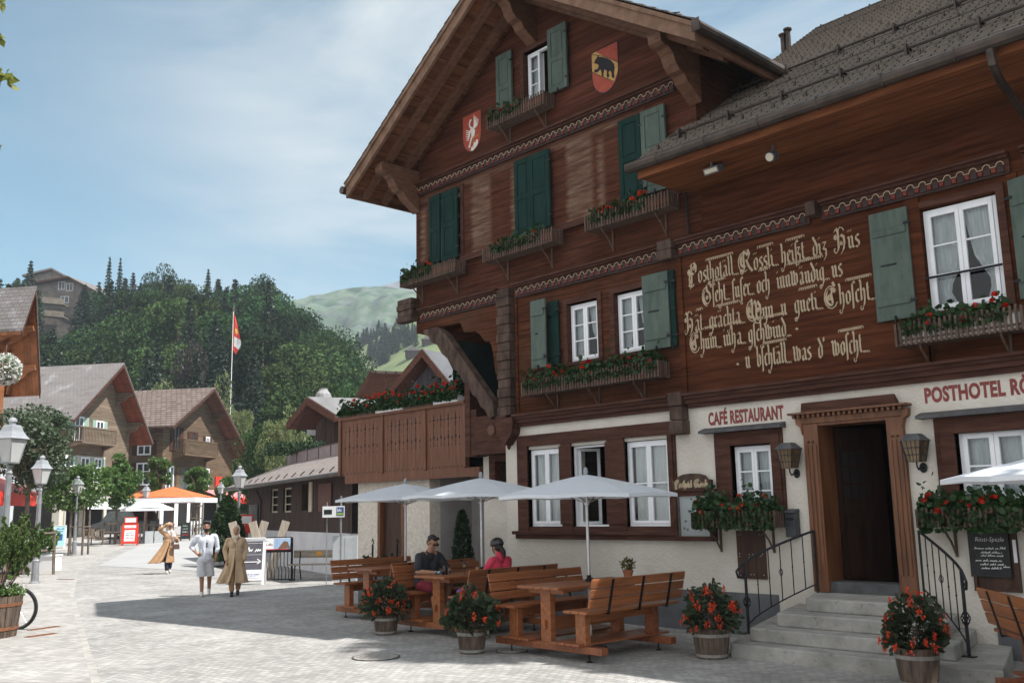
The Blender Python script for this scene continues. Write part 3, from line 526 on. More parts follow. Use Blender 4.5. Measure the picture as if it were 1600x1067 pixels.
for k in range(2): 
    z = 8.12-.30*k; mb.prism([(-17.15-.05*k, z), (-16.4, z+.22), (-16.4, z+.30), (-17.15-.05*k, z+.06)], 'xz', 13.6, 20); mb.tube([(-17.2-.05*k, 13.5, z+.02), (-17.2-.05*k, 20, z+.02)], .06, 8)
mb.wbuild("pent_roof", [GUT], H)

# roof of the wing
EY, EZ, SW, RY = 11.25, 7.24, .72, 17.4; X0, X1 = -9.2, XE+.55
mb = MB(); n = 46; sl = (RY-EY)/n
for sgn in (1,):
    pr = []
    for k in range(n): y = EY+k*sl; z = EZ+SW*(y-EY); pr += [(y, z+.028), (y+sl, z+SW*sl+.006)]
    pr += [(RY, EZ+SW*(RY-EY)-.1), (EY, EZ-.06)]
    mb.prism(pr, 'yz', X0, X1)
mb.prism([(RY, EZ+SW*(RY-EY)), (24.2, EZ+SW*(RY-EY)-SW*(24.2-RY)), (24.2, EZ+SW*(RY-EY)-SW*(24.2-RY)-.12), (RY, EZ+SW*(RY-EY)-.12)], 'yz', X0, X1)
mb.wbuild("wing_roof", SHING, H)
mb = MB(); mb.box(X0+.02, X1-.02, EY+.06, FY+.2, 6.98, 7.04); mb.box(X0+.02, X1-.02, EY+.02, EY+.06, 6.96, 7.2); mb.wbuild("wing_soffit", SOFX, H)
for a in (X0+.02, X1-.07): mb = MB(); mb.prism([(EY+.06, 7.05), (FY+.1, 7.05), (FY+.1, EZ+SW*(FY+.1-EY)-.07), (EY+.06, EZ-.03)], 'yz', a, a+.05); mb.wbuild("eave_end_board", BEAM, H)
mb = MB(); mb.tube([(X0-.12, EY-.06, 7.15), (X1, EY-.06, 7.10)], .085, 10)
for i in range(9): x = X0+.5+i*.9; mb.tube([(x, EY-.06+.09*math.cos(t), 7.145-.005*i+.09*math.sin(t)) for t in [k*math.pi/6 for k in range(13)]], .012, 4)
mb.wbuild("gutter", GUT, H)
dpx = [onY(1547, 78, 11.19), onY(1551, 100, 11.2), onY(1562, 125, 11.45), onY(1600, 178, 12.25), onY(1612, 200, 12.40)]
mb = MB(); mb.tube(dpx + [(dpx[-1].x+.03, 12.40, 3.7)], .052, 8); mb.wbuild("downpipe", GUT, H)
mb = MB()
for up_ in (.5, 2.3):
    y = EY+up_; z = EZ+SW*up_+.10; mb.tube([(X0+.3, y, z), (X1-.2, y, z)], .022, 6)
    for i in range(9):
        x = X0+.5+i*.92; mb.box(x, x+.03, y-.05, y+.04, z-.12, z+.06); mb.beam((x+.015, y+.03, z+.02), (x+.015, y+.16, z+.02), .03, .02)
mb.wbuild("snow_guard", GUT, H)
mb = MB()
for r_ in range(13):
    for c in range(17):
        u = .22+r_*.46+.05*rng.random(); x = X0+.25+c*.52+.17*(r_ % 3)+.03*rng.random()
        if x > X1-.1: continue
        y = EY+u; z = EZ+SW*u+.03; mb.box(x, x+.028, y, y+.03, z-.02, z+.065)
mb.wbuild("snow_hooks", GUT, H, kind='stuff')
for px, hh in ((1225, .33), (1233, .45)):
    mb = MB(); q = onY(px, 82, 16.6); mb.tube([(q.x, q.y, q.z-.3), (q.x, q.y, q.z+hh)], .055, 8); mb.lathe([(.06, 0), (.09, .03), (.09, .06), (.02, .09)], (q.x, q.y, q.z+hh), 8)
    mb.wbuild("vent_pipe", GUT, H)
q = onY(1030, 22, 13); mb = MB(); mb.tube([(q.x-.35, q.y, q.z+.12), (q.x+.45, q.y, q.z-.16)], .012, 5); mb.tube([(q.x+.02, q.y, q.z), (q.x+.05, q.y, q.z-.5)], .015, 5); mb.tube([(q.x+.02, q.y-.12, q.z+.02), (q.x+.02, q.y+.12, q.z)], .008, 5); mb.wbuild("antenna", IRON, H)

# windows
def curtain(parent, x0, x1, z0, z1, y, shape, m=CURT):
    """shape: list of (share of height from the top, left edge, right edge) of the cloth in the opening's own 0..1"""
    mb = MB(); nu, nv = 22, 12; vs = []
    for j in range(nv+1):
        t = j/nv
        for a, b in zip(shape, shape[1:]):
            if a[0] <= t <= b[0]+1e-6:
                k = (t-a[0])/(b[0]-a[0]); l_, r_ = a[1]+(b[1]-a[1])*k, a[2]+(b[2]-a[2])*k; break
        for i in range(nu+1):
            u = i/nu; vs.append((x0+(x1-x0)*(l_+(r_-l_)*u), y+.022*math.sin(u*26+math.sin(u*9)*1.5)*(.5+.5*(r_-l_)), z1+(z0-z1)*t))
    mb.add(vs, [(j*(nu+1)+i, j*(nu+1)+i+1, (j+1)*(nu+1)+i+1, (j+1)*(nu+1)+i) for j in range(nv) for i in range(nu)])
    return mb.build("curtain", m, parent, smooth=True, fix=False)
def window(x0, x1, z0, z1, y, rows=3, cur=None, m=CURT, sash=(1, 1), name="window", fr=.045, st=.05):
    mb = MB(); y1 = y+.07
    mb.box(x0, x0+fr, y, y1, z0, z1); mb.box(x1-fr, x1, y, y1, z0, z1); mb.box(x0+fr, x1-fr, y, y1, z1-fr, z1); mb.box(x0+fr, x1-fr, y, y1, z0, z0+fr)
    a, b = x0+fr, x1-fr; c = (a+b)/2; panes = []
    for k, (p, q) in enumerate(((a, c), (c, b))):
        if not sash[k]: continue
        ya, yb = y-.015, y+.035
        mb.box(p+.002, p+st, ya, yb, z0+fr, z1-fr); mb.box(q-st, q-.002, ya, yb, z0+fr, z1-fr); mb.box(p+st, q-st, ya, yb, z0+fr, z0+fr+st); mb.box(p+st, q-st, ya, yb, z1-fr-st, z1-fr)
        h = (z1-z0-2*fr-2*st)/rows
        for r_ in range(1, rows): mb.box(p+st, q-st, y-.008, y+.02, z0+fr+st+h*r_-.011, z0+fr+st+h*r_+.011)
        panes.append((p+st, q-st))
    o = mb.wbuild(name, WPAINT, H, bevel=.004)
    g = MB()
    for p, q in panes: g.sheet([(p, y+.012, z0+fr+st), (q, y+.012, z0+fr+st), (q, y+.012, z1-fr-st), (p, y+.012, z1-fr-st)])
    g.build("pane", GLASS, o, fix=False)
    for s in cur or (): curtain(o, x0+fr, x1-fr, z0+fr, z1-fr, y+(.075 if m is ROLL_ else .10), s, m)
    return o
SWL = [(0, 0, .5), (.55, 0, .42), (.8, .0, .20), (1, .0, .34)]; SWR = [(0, .5, 1), (.5, .62, 1), (.78, .84, 1), (1, .74, 1)]
window(-11.94, -11.21, 4.5, 5.56, FY+.08, 3, (SWL, SWR)); window(-10.80, -10.05, 4.5, 5.56, FY+.08, 3, (SWL, SWR))
window(-5.34, -4.40, 4.33, 5.73, FY+.06, 3, (SWL, SWR), st=.055); window(-2.85, -1.95, 4.33, 5.73, FY+.08, 3, (SWL, SWR))
window(-12.92, -12.22, 9.8, 10.88, FY+.08, 3, ([(0, 0, .5), (1, 0, .5)],), sash=(1, 0))
FULL = ([(0, .08, .5), (1, .08, .5)], [(0, .5, .98), (1, .5, .98)])
window(-13.05, -12.2, 1.58, 2.98, FY+.05, 2, FULL, ROLL_, name="restaurant_window"); window(-10.69, -9.76, 1.58, 2.98, FY+.05, 2, FULL, ROLL_, name="restaurant_window")
mb = MB(); fr = .05; x0, x1, z0, z1, y = -11.94, -11.09, 1.58, 2.98, FY+.05   # the open one in the middle: empty frame and a leaf swung inwards
mb.box(x0, x0+fr, y, y+.07, z0, z1); mb.box(x1-fr, x1, y, y+.07, z0, z1); mb.box(x0+fr, x1-fr, y, y+.07, z1-.03, z1); mb.box(x0+fr, x1-fr, y, y+.07, z0, z0+.03)
M = Matrix.Translation((x0+fr, y+.06, 0)) @ Matrix.Rotation(R(62), 4, 'Z')
for a, b, c, d in ((0, .05, z0+.03, z1-.03), (.36, .41, z0+.03, z1-.03)): mb.box(a, b, 0, .04, c, d, 0, M)
for zz in (z0+.03, z1-.08, (z0+z1)/2): mb.box(.05, .36, .002, .038, zz, zz+.05, 0, M)
o = mb.wbuild("open_window", WPAINT, H); g = MB(); g.sheet([M @ Vector((.05, .02, z0+.08)), M @ Vector((.36, .02, z0+.08)), M @ Vector((.36, .02, z1-.08)), M @ Vector((.05, .02, z1-.08))]); g.build("pane", GLASS, o, fix=False)
CW = ([(0, .04, .5), (1, .04, .46)], [(0, .52, .96), (1, .56, .96)])
window(-8.55, -7.86, 1.72, 2.77, FY+.06, 3, CW, st=.045); window(-5.16, -4.30, 1.87, 2.77, FY+.06, 2, CW, st=.06); window(-2.88, -2.02, 1.87, 2.77, FY+.06, 2, CW)
window(-15.94, -14.98, 7.13, 8.59, FY+.10, 3, (SWL,))
# dark frames round the ground floor windows
def surround(x0, x1, z0, z1, bars, wl, wr, name="window_surround", sill=True, m=BEAM):
    mb = MB(); y = FY; wd = .25
    for k, d in enumerate((.035, .06)):
        i = .07*k
        mb.box(x0+i, x0+wl, y-d, y+.1-.002*k, z0, z1-i); mb.box(x1-wr, x1-i*.6, y-d, y+.1-.002*k, z0, z1-i); mb.box(x0+wl, x1-wr, y-d, y+.1-.002*k, z1-wd*.85, z1-i)
    for a, b in bars: mb.box(a, b, y-.05, y+.1, z0, z1-wd*.85); mb.box(a-.03, b+.03, y-.065, y-.05, z0+.12, z1-wd)
    mb.box(x0+wl, x1-wr, y-.03, y+.1, z0-.02, z0+.07)
    if sill: mb.box(x0-.09, x1+.02, y-.12, y-.0, z0-.06, z0); mb.box(x0-.03, x1+.02, y-.08, y, z0-.14, z0-.06)
    return mb.wbuild(name, m, H, bevel=.006)
surround(-13.36, -9.62, 1.50, 3.26, [(-12.19, -11.95), (-11.08, -10.70)], .30, .14)
surround(-8.86, -7.66, 1.66, 3.0, [], .30, .19, sill=False); surround(-5.43, -4.03, 1.80, 2.95, [], .26, .26, sill=False); surround(-3.15, -1.75, 1.80, 2.95, [], .26, .26, sill=False)
for a, b, z in ((-9.05, -7.60, 3.0), (-5.6, -3.9, 2.95), (-3.3, -1.6, 2.95)): mb = MB(); mb.prism([(FY-.17, z), (FY-.17, z+.04), (FY, z+.09), (FY, z)], 'yz', a, b); mb.wbuild("slate_drip", SLATE, H)
for a, b, z0, z1 in ((-11.98, -11.17, 4.44, 5.60), (-10.84, -10.01, 4.44, 5.60), (-5.40, -4.34, 4.28, 5.78), (-12.98, -12.17, 9.75, 10.92), (-15.99, -14.94, 7.1, 8.63), (-2.92, -1.88, 4.28, 5.78)):
    mb = MB()
    for c, d, e, f in ((a-.07, a+.03, z0, z1+.07), (b-.03, b+.07, z0, z1+.07), (a+.03, b-.03, z1-.02, z1+.07), (a+.03, b-.03, z0, z0+.06)): mb.box(c, d, FY-.028, FY+.09, e, f)
    mb.wbuild("window_casing", BEAM, H)
# shutters
def shutter(x0, x1, z0, z1, m, y=FY-.075, style='panel', ang=0, hinge=None):
    mb = MB(); t = .035
    hx = x0 if hinge == 'l' else x1
    M = Matrix.Translation((hx, y, 0)) @ Matrix.Rotation(R(ang), 4, 'Z') @ Matrix.Translation((-hx, 0, 0))
    mb.box(x0, x1, 0, t, z0, z1, 0, M)
    if style == 'panel':
        s = min(.09, (x1-x0)*.2); h = (z0+z1)/2
        for a, b, c, d in ((x0, x0+s, z0, z1), (x1-s, x1, z0, z1), (x0+s, x1-s, z0, z0+s*1.2), (x0+s, x1-s, z1-s*1.2, z1), (x0+s, x1-s, h-s*.6, h+s*.6)): mb.box(a, b, -.016, 0, c, d, 0, M)
        for c, d in ((z0+s*1.2, h-s*.6), (h+s*.6, z1-s*1.2)): mb.box(x0+s+.025, x1-s-.025, -.010, 0, c+.025, d-.025, 0, M)
    else:
        for f in (.16, .80): zz = z0+(z1-z0)*f; mb.box(x0+.03, x1-.03, -.022, 0, zz-.045, zz+.045, 0, M)
        mb.box(x0+.12, x1-.2, -.012, 0, (z0+z1)/2-.012, (z0+z1)/2+.012, 1, M)
    for f in (.15, .85): zz = z0+(z1-z0)*f; hh = x1 if hinge != 'l' else x0; mb.box(hh-.05, hh+.05, -.028, -.017, zz-.018, zz+.018, 1, M)
    mb.box((x0+x1)/2-.01, (x0+x1)/2+.01, -.04, 0, z0-.05, z0+.05, 1, M)
    return mb.wbuild("shutter", [m, IRON], H, bevel=.004)
shutter(-15.96, -15.50, 7.12, 8.62, SHUTD, ang=-9, hinge='l'); shutter(-15.48, -14.96, 7.10, 8.62, SHUTD, y=FY-.11)
shutter(-13.22, -12.76, 7.13, 8.68, SHUTD); shutter(-12.76, -12.22, 7.12, 8.66, SHUTD, y=FY-.10)
shutter(-10.50, -10.0, 7.14, 8.64, SHUTD); shutter(-9.98, -9.46, 7.14, 8.64, SHUT, y=FY-.085)
shutter(-13.70, -13.24, 9.62, 11.08, SHUT); shutter(-12.18, -11.68, 9.74, 11.06, SHUT, y=FY-.09)
shutter(-12.71, -12.32, 4.46, 5.74, SHUT, style='board', y=FY-.22); shutter(-12.42, -12.14, 4.50, 5.70, SHUTD, style='plain', y=FY-.06)
shutter(-10.10, -9.56, 4.46, 5.74, SHUT, style='plain', y=FY-.10); shutter(-9.56, -9.46, 4.46, 5.74, SHUTD, style='plain', y=FY-.06)
shutter(-6.04, -5.50, 4.31, 5.83, SHUT, style='board', hinge='r'); shutter(-4.20, -3.60, 4.31, 5.83, SHUT, style='board', ang=-16, hinge='l')
mb = MB(); mb.tube([(-5.36, FY-.02, 4.80), (-4.38, FY-.02, 4.80)], .016, 6); mb.wbuild("window_bar", IRON, H)
mb = MB(); mb.tube([(-9.12, FY-.05, 6.98), (-9.12, FY-.05, 6.22)], .018, 6); mb.wbuild("cable_pipe", IRON, H)

# door
mb = MB(); y = FY
for a, b in ((-7.29, -7.06), (-6.05, -5.82)):
    mb.box(a, b, y-.07, y+.36, .69, 3.02)
    for k in range(3): mb.box(a+.03+k*.065, a+.07+k*.065, y-.085, y-.07, .95, 2.72)
    for k in range(2): mb.tube([(a+.08+k*.07, y-.09, 2.76), (a+.08+k*.07, y-.06, 2.76)], .018, 8, 1)
mb.box(-7.06, -6.05, y-.06, y+.36, 2.98, 3.10); mb.box(-7.34, -5.77, y-.09, y, 3.02, 3.12); 
for k in range(21): mb.box(-7.40+k*.079, -7.36+k*.079, y-.16, y-.09, 3.10, 3.15)
mb.box(-7.46, -5.70, y-.19, y, 3.15, 3.18)
for s, x in ((-1, -7.29), (1, -5.82)): mb.prism([(x, 3.12), (x+s*.10, 3.12), (x+s*.09, 3.02), (x+s*.03, 2.98), (x, 2.86)], 'xz', y-.10, y-.001)
for k in range(4): mb.tube([(-6.9+k*.25, y-.066, 3.04), (-6.9+k*.25, y-.05, 3.04)], .014, 8, 1)
mb.wbuild("door_frame", [DOORW, DARKW], H, bevel=.005)
mb = MB(); mb.prism([(-7.30, 3.18), (-5.86, 3.18), (-5.92, 3.32), (-7.28, 3.32)], 'xz', y-.08, y); mb.wbuild("door_crown", BEAM, H)
M = Matrix.Translation((-7.05, y+.36, 0)) @ Matrix.Rotation(R(63), 4, 'Z')
mb = MB(); mb.box(0, .80, 0, .05, .72, 2.96, 0, M)
for a, b, c, d in ((.08, .48, .85, 1.75), ): mb.box(a, b, -.02, 0, c, d, 0, M)
for k in range(3):
    for j in range(3): mb.box(.10+k*.13, .20+k*.13, -.006, -.001, 1.95+j*.24, 2.15+j*.24, 1, M)
    mb.box(.07+k*.13, .09+k*.13, -.02, 0, 1.9, 2.68, 0, M)
mb.wbuild("entrance_door", [mat("entrance_door_oak", (.014, .0065, .004), (.034, .016, .010), scale=4, stretch=(3, 3, .4), bump=.2, rough=.7, spec=.15), UNLIT], H)
mb = MB(); mb.box(-7.06, -6.05, y-.02, y+.3, .68, .83); mb.wbuild("door_sill", SLATE, H)
# ------------------------------------------------------------------ writing on the walls
G = {}                                                                # black-letter strokes for a broad pen, x-height 1
MIN = lambda x, t=.9: [(x, t), (x+.13, t-.1), (x+.13, .22), (x+.28, .06)]
G['i'] = (.42, [MIN(0), [(.05, 1.25), (.18, 1.38)]]); G['n'] = (.80, [MIN(0), [(.16, .80), (.36, .95), (.50, .82), (.50, .22), (.64, .06)]]); G['m'] = (1.18, [MIN(0), [(.16, .80), (.36, .95), (.50, .82), (.50, .22), (.60, .08)], [(.53, .80), (.73, .95), (.87, .82), (.87, .22), (1.0, .06)]])
G['u'] = (.80, [[(0, .9), (.13, .8), (.13, .22), (.3, .05), (.48, .2)], [(.38, .92), (.50, .8), (.50, .22), (.64, .06)]]); G['l'] = (.42, [[(.02, 1.6), (.13, 1.45), (.13, .22), (.28, .06)]]); G['t'] = (.44, [[(.13, 1.3), (.13, .22), (.28, .06)], [(-.04, .86), (.32, .92)]])
G['h'] = (.76, [[(.02, 1.6), (.13, 1.45), (.13, .12)], [(.15, .78), (.36, .95), (.50, .80), (.50, .15), (.40, -.2), (.26, -.36)]]); G['b'] = (.74, [[(.02, 1.6), (.13, 1.45), (.13, .2), (.32, .03), (.52, .22), (.52, .78), (.36, .95), (.15, .80)]])
G['o'] = (.72, [[(.32, .97), (.10, .80), (.10, .22), (.30, .03)], [(.30, .97), (.52, .80), (.52, .22), (.30, .03)]]); G['a'] = (.78, [[(.08, .80), (.30, .96), (.50, .82), (.50, .22), (.64, .06)], [(.48, .55), (.14, .42), (.10, .20), (.28, .03), (.48, .2)]])
G['e'] = (.60, [[(.32, .97), (.10, .80), (.10, .22), (.30, .03), (.46, .16)], [(.30, .97), (.48, .78), (.14, .48)]]); G['c'] = (.56, [[(.44, .84), (.30, .97), (.10, .80), (.10, .22), (.30, .03), (.46, .16)]]); G['d'] = (.74, [[(.10, 1.5), (.30, 1.2), (.52, .85), (.52, .22), (.32, .03), (.10, .22), (.10, .76), (.34, .95)]])
G['s'] = (.60, [[(.46, .84), (.30, .97), (.12, .82), (.16, .62), (.44, .42), (.48, .20), (.30, .03), (.08, .14)]]); G['S'] = (.44, [[(.46, 1.42), (.30, 1.58), (.14, 1.40), (.14, -.35)]]); G['f'] = (.46, [[(.46, 1.42), (.30, 1.58), (.14, 1.40), (.14, -.35)], [(-.02, .86), (.36, .92)]])
G['r'] = (.52, [MIN(0), [(.16, .80), (.34, .95), (.44, .82)]]); G['g'] = (.74, [[(.50, .92), (.30, .97), (.10, .80), (.10, .22), (.30, .05), (.50, .2)], [(.50, .95), (.50, -.1), (.32, -.42), (.08, -.28)]]); G['w'] = (1.1, [[(0, 1.15), (.13, .95), (.13, .22), (.30, .05), (.46, .22)], [(.36, 1.15), (.48, .95), (.48, .22), (.64, .05), (.84, .24), (.84, .78), (.68, .96), (.52, .84)]])
G['y'] = (.76, [[(0, .9), (.13, .8), (.13, .22), (.3, .05), (.48, .2)], [(.38, .95), (.50, .8), (.50, -.05), (.32, -.42), (.10, -.32)]]); G['z'] = (.62, [[(.08, .92), (.48, .92), (.14, .48), (.46, .36), (.44, -.08), (.16, -.38)]]); G["'"] = (.25, [[(.1, 1.5), (.12, 1.2)]]); G['.'] = (.3, [[(.05, .12), (.16, .04)]]); G['-'] = (.75, [[(.05, .42), (.30, .52), (.55, .40)]]); G[' '] = (.95, []); G['ß'] = (.86, [[(.46, 1.42), (.30, 1.58), (.14, 1.40), (.14, -.35)], [(.30, 1.0), (.62, 1.0), (.36, .6), (.64, .42), (.6, .0), (.34, -.34)]])
for a, b in (('ä', 'a'), ('ö', 'o'), ('ü', 'u')): G[a] = (G[b][0], G[b][1] + [[(.06, 1.26), (.17, 1.38)], [(.34, 1.26), (.45, 1.38)]])
def arc(cx, cy, r, a0, a1, n=9, k=1.): return [(cx+r*k*math.cos(R(a0+(a1-a0)*i/n)), cy+r*math.sin(R(a0+(a1-a0)*i/n))) for i in range(n+1)]
def spiral(cx, cy, r, a0, turns=1.6, n=18): return [(cx+r*(1-.8*i/n)*math.cos(R(a0)+2*math.pi*turns*i/n), cy+r*(1-.8*i/n)*math.sin(R(a0)+2*math.pi*turns*i/n)) for i in range(n+1)]
CAP = {'P': (1.45, [[(.45, 1.7), (.45, .1), (.2, -.35)], [(.0, 1.45), (.35, 1.6), (.9, 1.75), (1.2, 1.4), (1.1, .95), (.75, .8), (.5, .95)], [(.1, 1.2), (.22, .9), (.1, .5), (.25, .1)], [(.0, .0), (.4, -.2), (.75, .05)]], [spiral(.15, 1.0, .28, 60), spiral(.85, 1.3, .2, 0), arc(.45, .2, .4, 180, 330)]),
       'R': (1.75, [[(.55, 1.75), (.45, 1.2), (.5, .3), (.2, -.1)], arc(.55, 1.0, .55, 60, 290), [(.6, 1.6), (1.1, 1.75), (1.3, 1.35), (1.05, 1.0), (.7, .95)], [(.85, .95), (1.15, .4), (1.6, .0)]], [spiral(.3, 1.1, .3, 90), arc(.5, .85, .78, 70, 300), spiral(.1, .1, .22, 0), spiral(1.0, 1.4, .16, 0)]),
       'H': (1.55, [[(.02, 1.5), (.22, 1.72), (.42, 1.5), (.42, .25), (.25, .0)], [(.42, .95), (.75, 1.18), (1.08, 1.0), (1.12, .5), (.95, .05), (.65, -.2)]], [spiral(.12, 1.05, .20, 60), [(.42, 1.5), (.7, 1.75), (1.0, 1.65), (1.15, 1.45)], [(.25, .0), (.05, -.1), (-.12, .05), (-.1, .25), (.05, .25)], spiral(.78, .55, .16, 90)]),
       'Z': (1.4, [[(1.18, 1.50), (.85, 1.72), (.48, 1.5), (.52, 1.12), (.98, .78), (1.05, .38), (.7, .02), (.25, .08)], arc(.55, .62, .60, 118, 262)], [[(.85, 1.72), (1.1, 1.8), (1.3, 1.7)], arc(.5, .62, .76, 100, 270), spiral(.5, .5, .2, 0), spiral(1.25, 1.5, .12, 90)]),
       'C': (1.6, [arc(.7, .75, .62, 60, 310), [(.55, 1.6), (.95, 1.8), (1.2, 1.45)], [(.85, 1.35), (.72, .9), (.85, .25)]], [arc(.68, .72, .82, 70, 330), spiral(.5, .7, .24, 60), spiral(1.1, 1.2, .18, 200)]),
       'W': (2.1, [arc(.6, .85, .55, 60, 300), [(.6, 1.75), (.72, 1.3), (.65, .5), (.95, .05), (1.25, .4)], [(1.05, 1.6), (1.25, 1.2), (1.22, .4), (1.5, .05), (1.85, .5), (1.8, 1.1), (1.45, 1.5)]], [arc(.7, .85, .82, 80, 320), spiral(.4, .9, .25, 60), spiral(1.5, .8, .2, 0), arc(1.4, .3, .5, 200, 330)])}
KN = [0]
def pen(mb, pts, px, nib, ang, hair=False):
    """sweep a pen along pts (already in wall x, z); px: depth step"""
    KN[0] += 1; y = FY-.006-.00035*(KN[0] % 40); vs = []; n = len(pts)
    nx, nz_ = math.cos(ang)*nib/2, math.sin(ang)*nib/2
    for i, p in enumerate(pts):
        if hair:
            a = pts[min(i+1, n-1)]; b = pts[max(i-1, 0)]; dx, dz = a[0]-b[0], a[1]-b[1]; l_ = math.hypot(dx, dz) or 1; nx, nz_ = -dz/l_*nib/2, dx/l_*nib/2
        vs += [(p[0]-nx, y, p[1]-nz_), (p[0]+nx, y, p[1]+nz_)]
    mb.add(vs, [(2*i, 2*i+2, 2*i+3, 2*i+1) for i in range(n-1)])
def verse(mb, text, x0, x1, z, xh):
    tot = sum((CAP[c][0] if c in CAP else G[c][0]) for c in text); s = (x1-x0)/tot; u = 0
    def loops(ua, ub, v, r_):                                             # chain of curls drawn with the edge of the pen
        n = max(1, int((ub-ua)/.26)); pen(mb, [(x0+(ua+(ub-ua)*t/(n*10)-r_*1.5*math.sin(2*math.pi*t/10))*s, z+(v+r_*(1-math.cos(2*math.pi*t/10))+.05*(ub > ua+.8)*t/(n*10))*xh) for t in range(n*10+1)], 0, .012, 0, True)
    pos = 0
    for wd_ in text.split(' '):
        ln = sum((CAP[c][0] if c in CAP else G[c][0]) for c in wd_); cp = CAP[wd_[0]][0] if wd_ and wd_[0] in CAP else 0
        if len(wd_) > 2 and any(c in 'lhbtdS' for c in wd_[1:]) and xh > .1: loops(pos+cp+(ln-cp)*.25, pos+ln*.98, 1.66, .085)
        if len(wd_) > 3 and xh > .1: loops(pos+ln-.05, pos+ln+.5, -.02, .06)
        pos += ln+G[' '][0]
    for c in text:
        T_ = lambda pts: [(x0+(u+p[0])*s, z+p[1]*xh) for p in pts]
        if c in CAP:
            for st in CAP[c][1]: pen(mb, T_(st), 0, .040, R(38))
            for st in CAP[c][2]: pen(mb, T_(st), 0, .017, 0, True)
            u += CAP[c][0]
        else:
            for st in G[c][1]: pen(mb, T_(st), 0, .033, R(38))
            if c in 'ghf' : pen(mb, T_(arc(.1, -.42, .14, 10, -250)), 0, .013, 0, True)
            u += G[c][0]
mb = MB()
for text, a, b in (("Posthotäll Rössli heißt diz Hüs", (1077, 444), (1346, 388)), ("ZSeht Sufer och innwändig us", (1101, 478), (1318, 430)), ("Hät grächta Wyn u gueti ChoScht.", (1072, 520), (1366, 470)),
                   ("Chum inha gSchwind -", (1081, 553), (1250, 520)), ("- u bSchtäll was d' woScht.", (1150, 580), (1353, 549))):
    xa, za = fx(*a); xb, zb = fx(*b); verse(mb, text, xa, xb, (za+zb)/2, .20)
mb.wbuild("painted_verse", CREAM, H, fix=False)
def scribble(x0, x1, z0, h, parent, m, y, seed, M=None, name="handwriting"):
    """a line of small handwriting, too small to be read in the photograph"""
    r = random.Random(seed); mb = MB(); x = x0; th = h*.16
    while x < x1-h*.3:
        we = min(x1, x+h*r.uniform(1.6, 4.2)); pts = [(x, z0)]
        while x < we: x += h*r.uniform(.12, .22); pts.append((x, z0+h*(r.uniform(.0, .2) if len(pts) % 2 else r.choice((.5, .55, .6, 1.0)))))
        for p, q in zip(pts, pts[1:]): dx, dz = q[0]-p[0], q[1]-p[1]; l_ = math.hypot(dx, dz); a, b = -dz/l_*th/2, dx/l_*th/2; mb.add([(p[0]-a, y, p[1]-b), (q[0]-a, y, q[1]-b), (q[0]+a, y, q[1]+b), (p[0]+a, y, p[1]+b)], [(0, 1, 2, 3)], 0, M); y -= .00005
        x += h*.45
    return mb.build(name, m, parent, fix=False)
def lettering(text, x0, x1, z0, z1, name, m, parent, y=FY-.002, bold=.042, th=.003, M=None, shear=0.):
    cu = bpy.data.curves.new(name, 'FONT'); cu.body = text; cu.size = 1; cu.offset = bold; cu.extrude = th/2; cu.resolution_u = 3; cu.shear = shear; cu.space_character = 1.06
    t = bpy.data.objects.new(name, cu); COL.objects.link(t); bpy.context.view_layer.update()
    me = bpy.data.meshes.new_from_object(t.evaluated_get(bpy.context.evaluated_depsgraph_get())); bpy.data.objects.remove(t); bpy.data.curves.remove(cu)
    co = np.zeros(len(me.vertices)*3); me.vertices.foreach_get('co', co); co = co.reshape(-1, 3); lo, hi = co.min(0), co.max(0)
    n = np.empty_like(co); n[:, 0] = x0+(co[:, 0]-lo[0])/(hi[0]-lo[0])*(x1-x0); n[:, 2] = z0+(co[:, 1]-lo[1])/(hi[1]-lo[1])*(z1-z0); n[:, 1] = y-co[:, 2]-th/2
    if M is not None: n = n @ np.array(M.to_3x3()).T + np.array(M.translation)
    me.vertices.foreach_set('co', n.ravel()); me.materials.clear(); me.materials.append(m); me.update()
    o = bpy.data.objects.new(name, me); COL.objects.link(o); o.parent = parent
    if parent is not None and parent.type == 'EMPTY': o.matrix_parent_inverse = (Matrix.Translation(parent.location) @ Matrix.Rotation(parent.rotation_euler.z, 4, 'Z')).inverted()
    return o
lettering("CAFÉ RESTAURANT", -8.96, -7.62, 3.125, 3.385, "painted_lettering", LRED, H); lettering("POSTHOTEL RÖSSLI", -5.52, -3.90, 3.155, 3.405, "painted_lettering", LRED, H)
# coats of arms
def shield(x0, x1, z0, z1):
    c = (x0+x1)/2; h = z1-z0; w_ = (x1-x0)/2
    return [(x0, z1), (x1, z1), (x1, z0+h*.42)] + [(c+w_*math.cos(R(a)), z0+h*.42-(h*.42)*math.sin(R(a))) for a in (20, 40, 60, 78)] + [(c, z0-.0)] + [(c+w_*math.cos(R(a)), z0+h*.42-(h*.42)*math.sin(R(a))) for a in (102, 120, 140, 160)] + [(x0, z0+h*.42)]
SRED = mat("shield_red", (.30, .05, .03), (.38, .075, .045), scale=8, rough=.7); GOLD = mat("shield_gold", (.42, .24, .06), (.52, .32, .10), scale=12, rough=.6)
def pp(x0, x1, z0, z1): return lambda u, v: (x0+(x1-x0)*u, z0+(z1-z0)*v)
mb = MB(); S = (-14.86, -14.28, 9.33, 10.16); mb.prism(shield(-14.88, -14.26, 9.31, 10.18), 'xz', FY-.006, FY-.001, 2); mb.prism(shield(*S), 'xz', FY-.010, FY-.0061, 0); q = pp(*S)
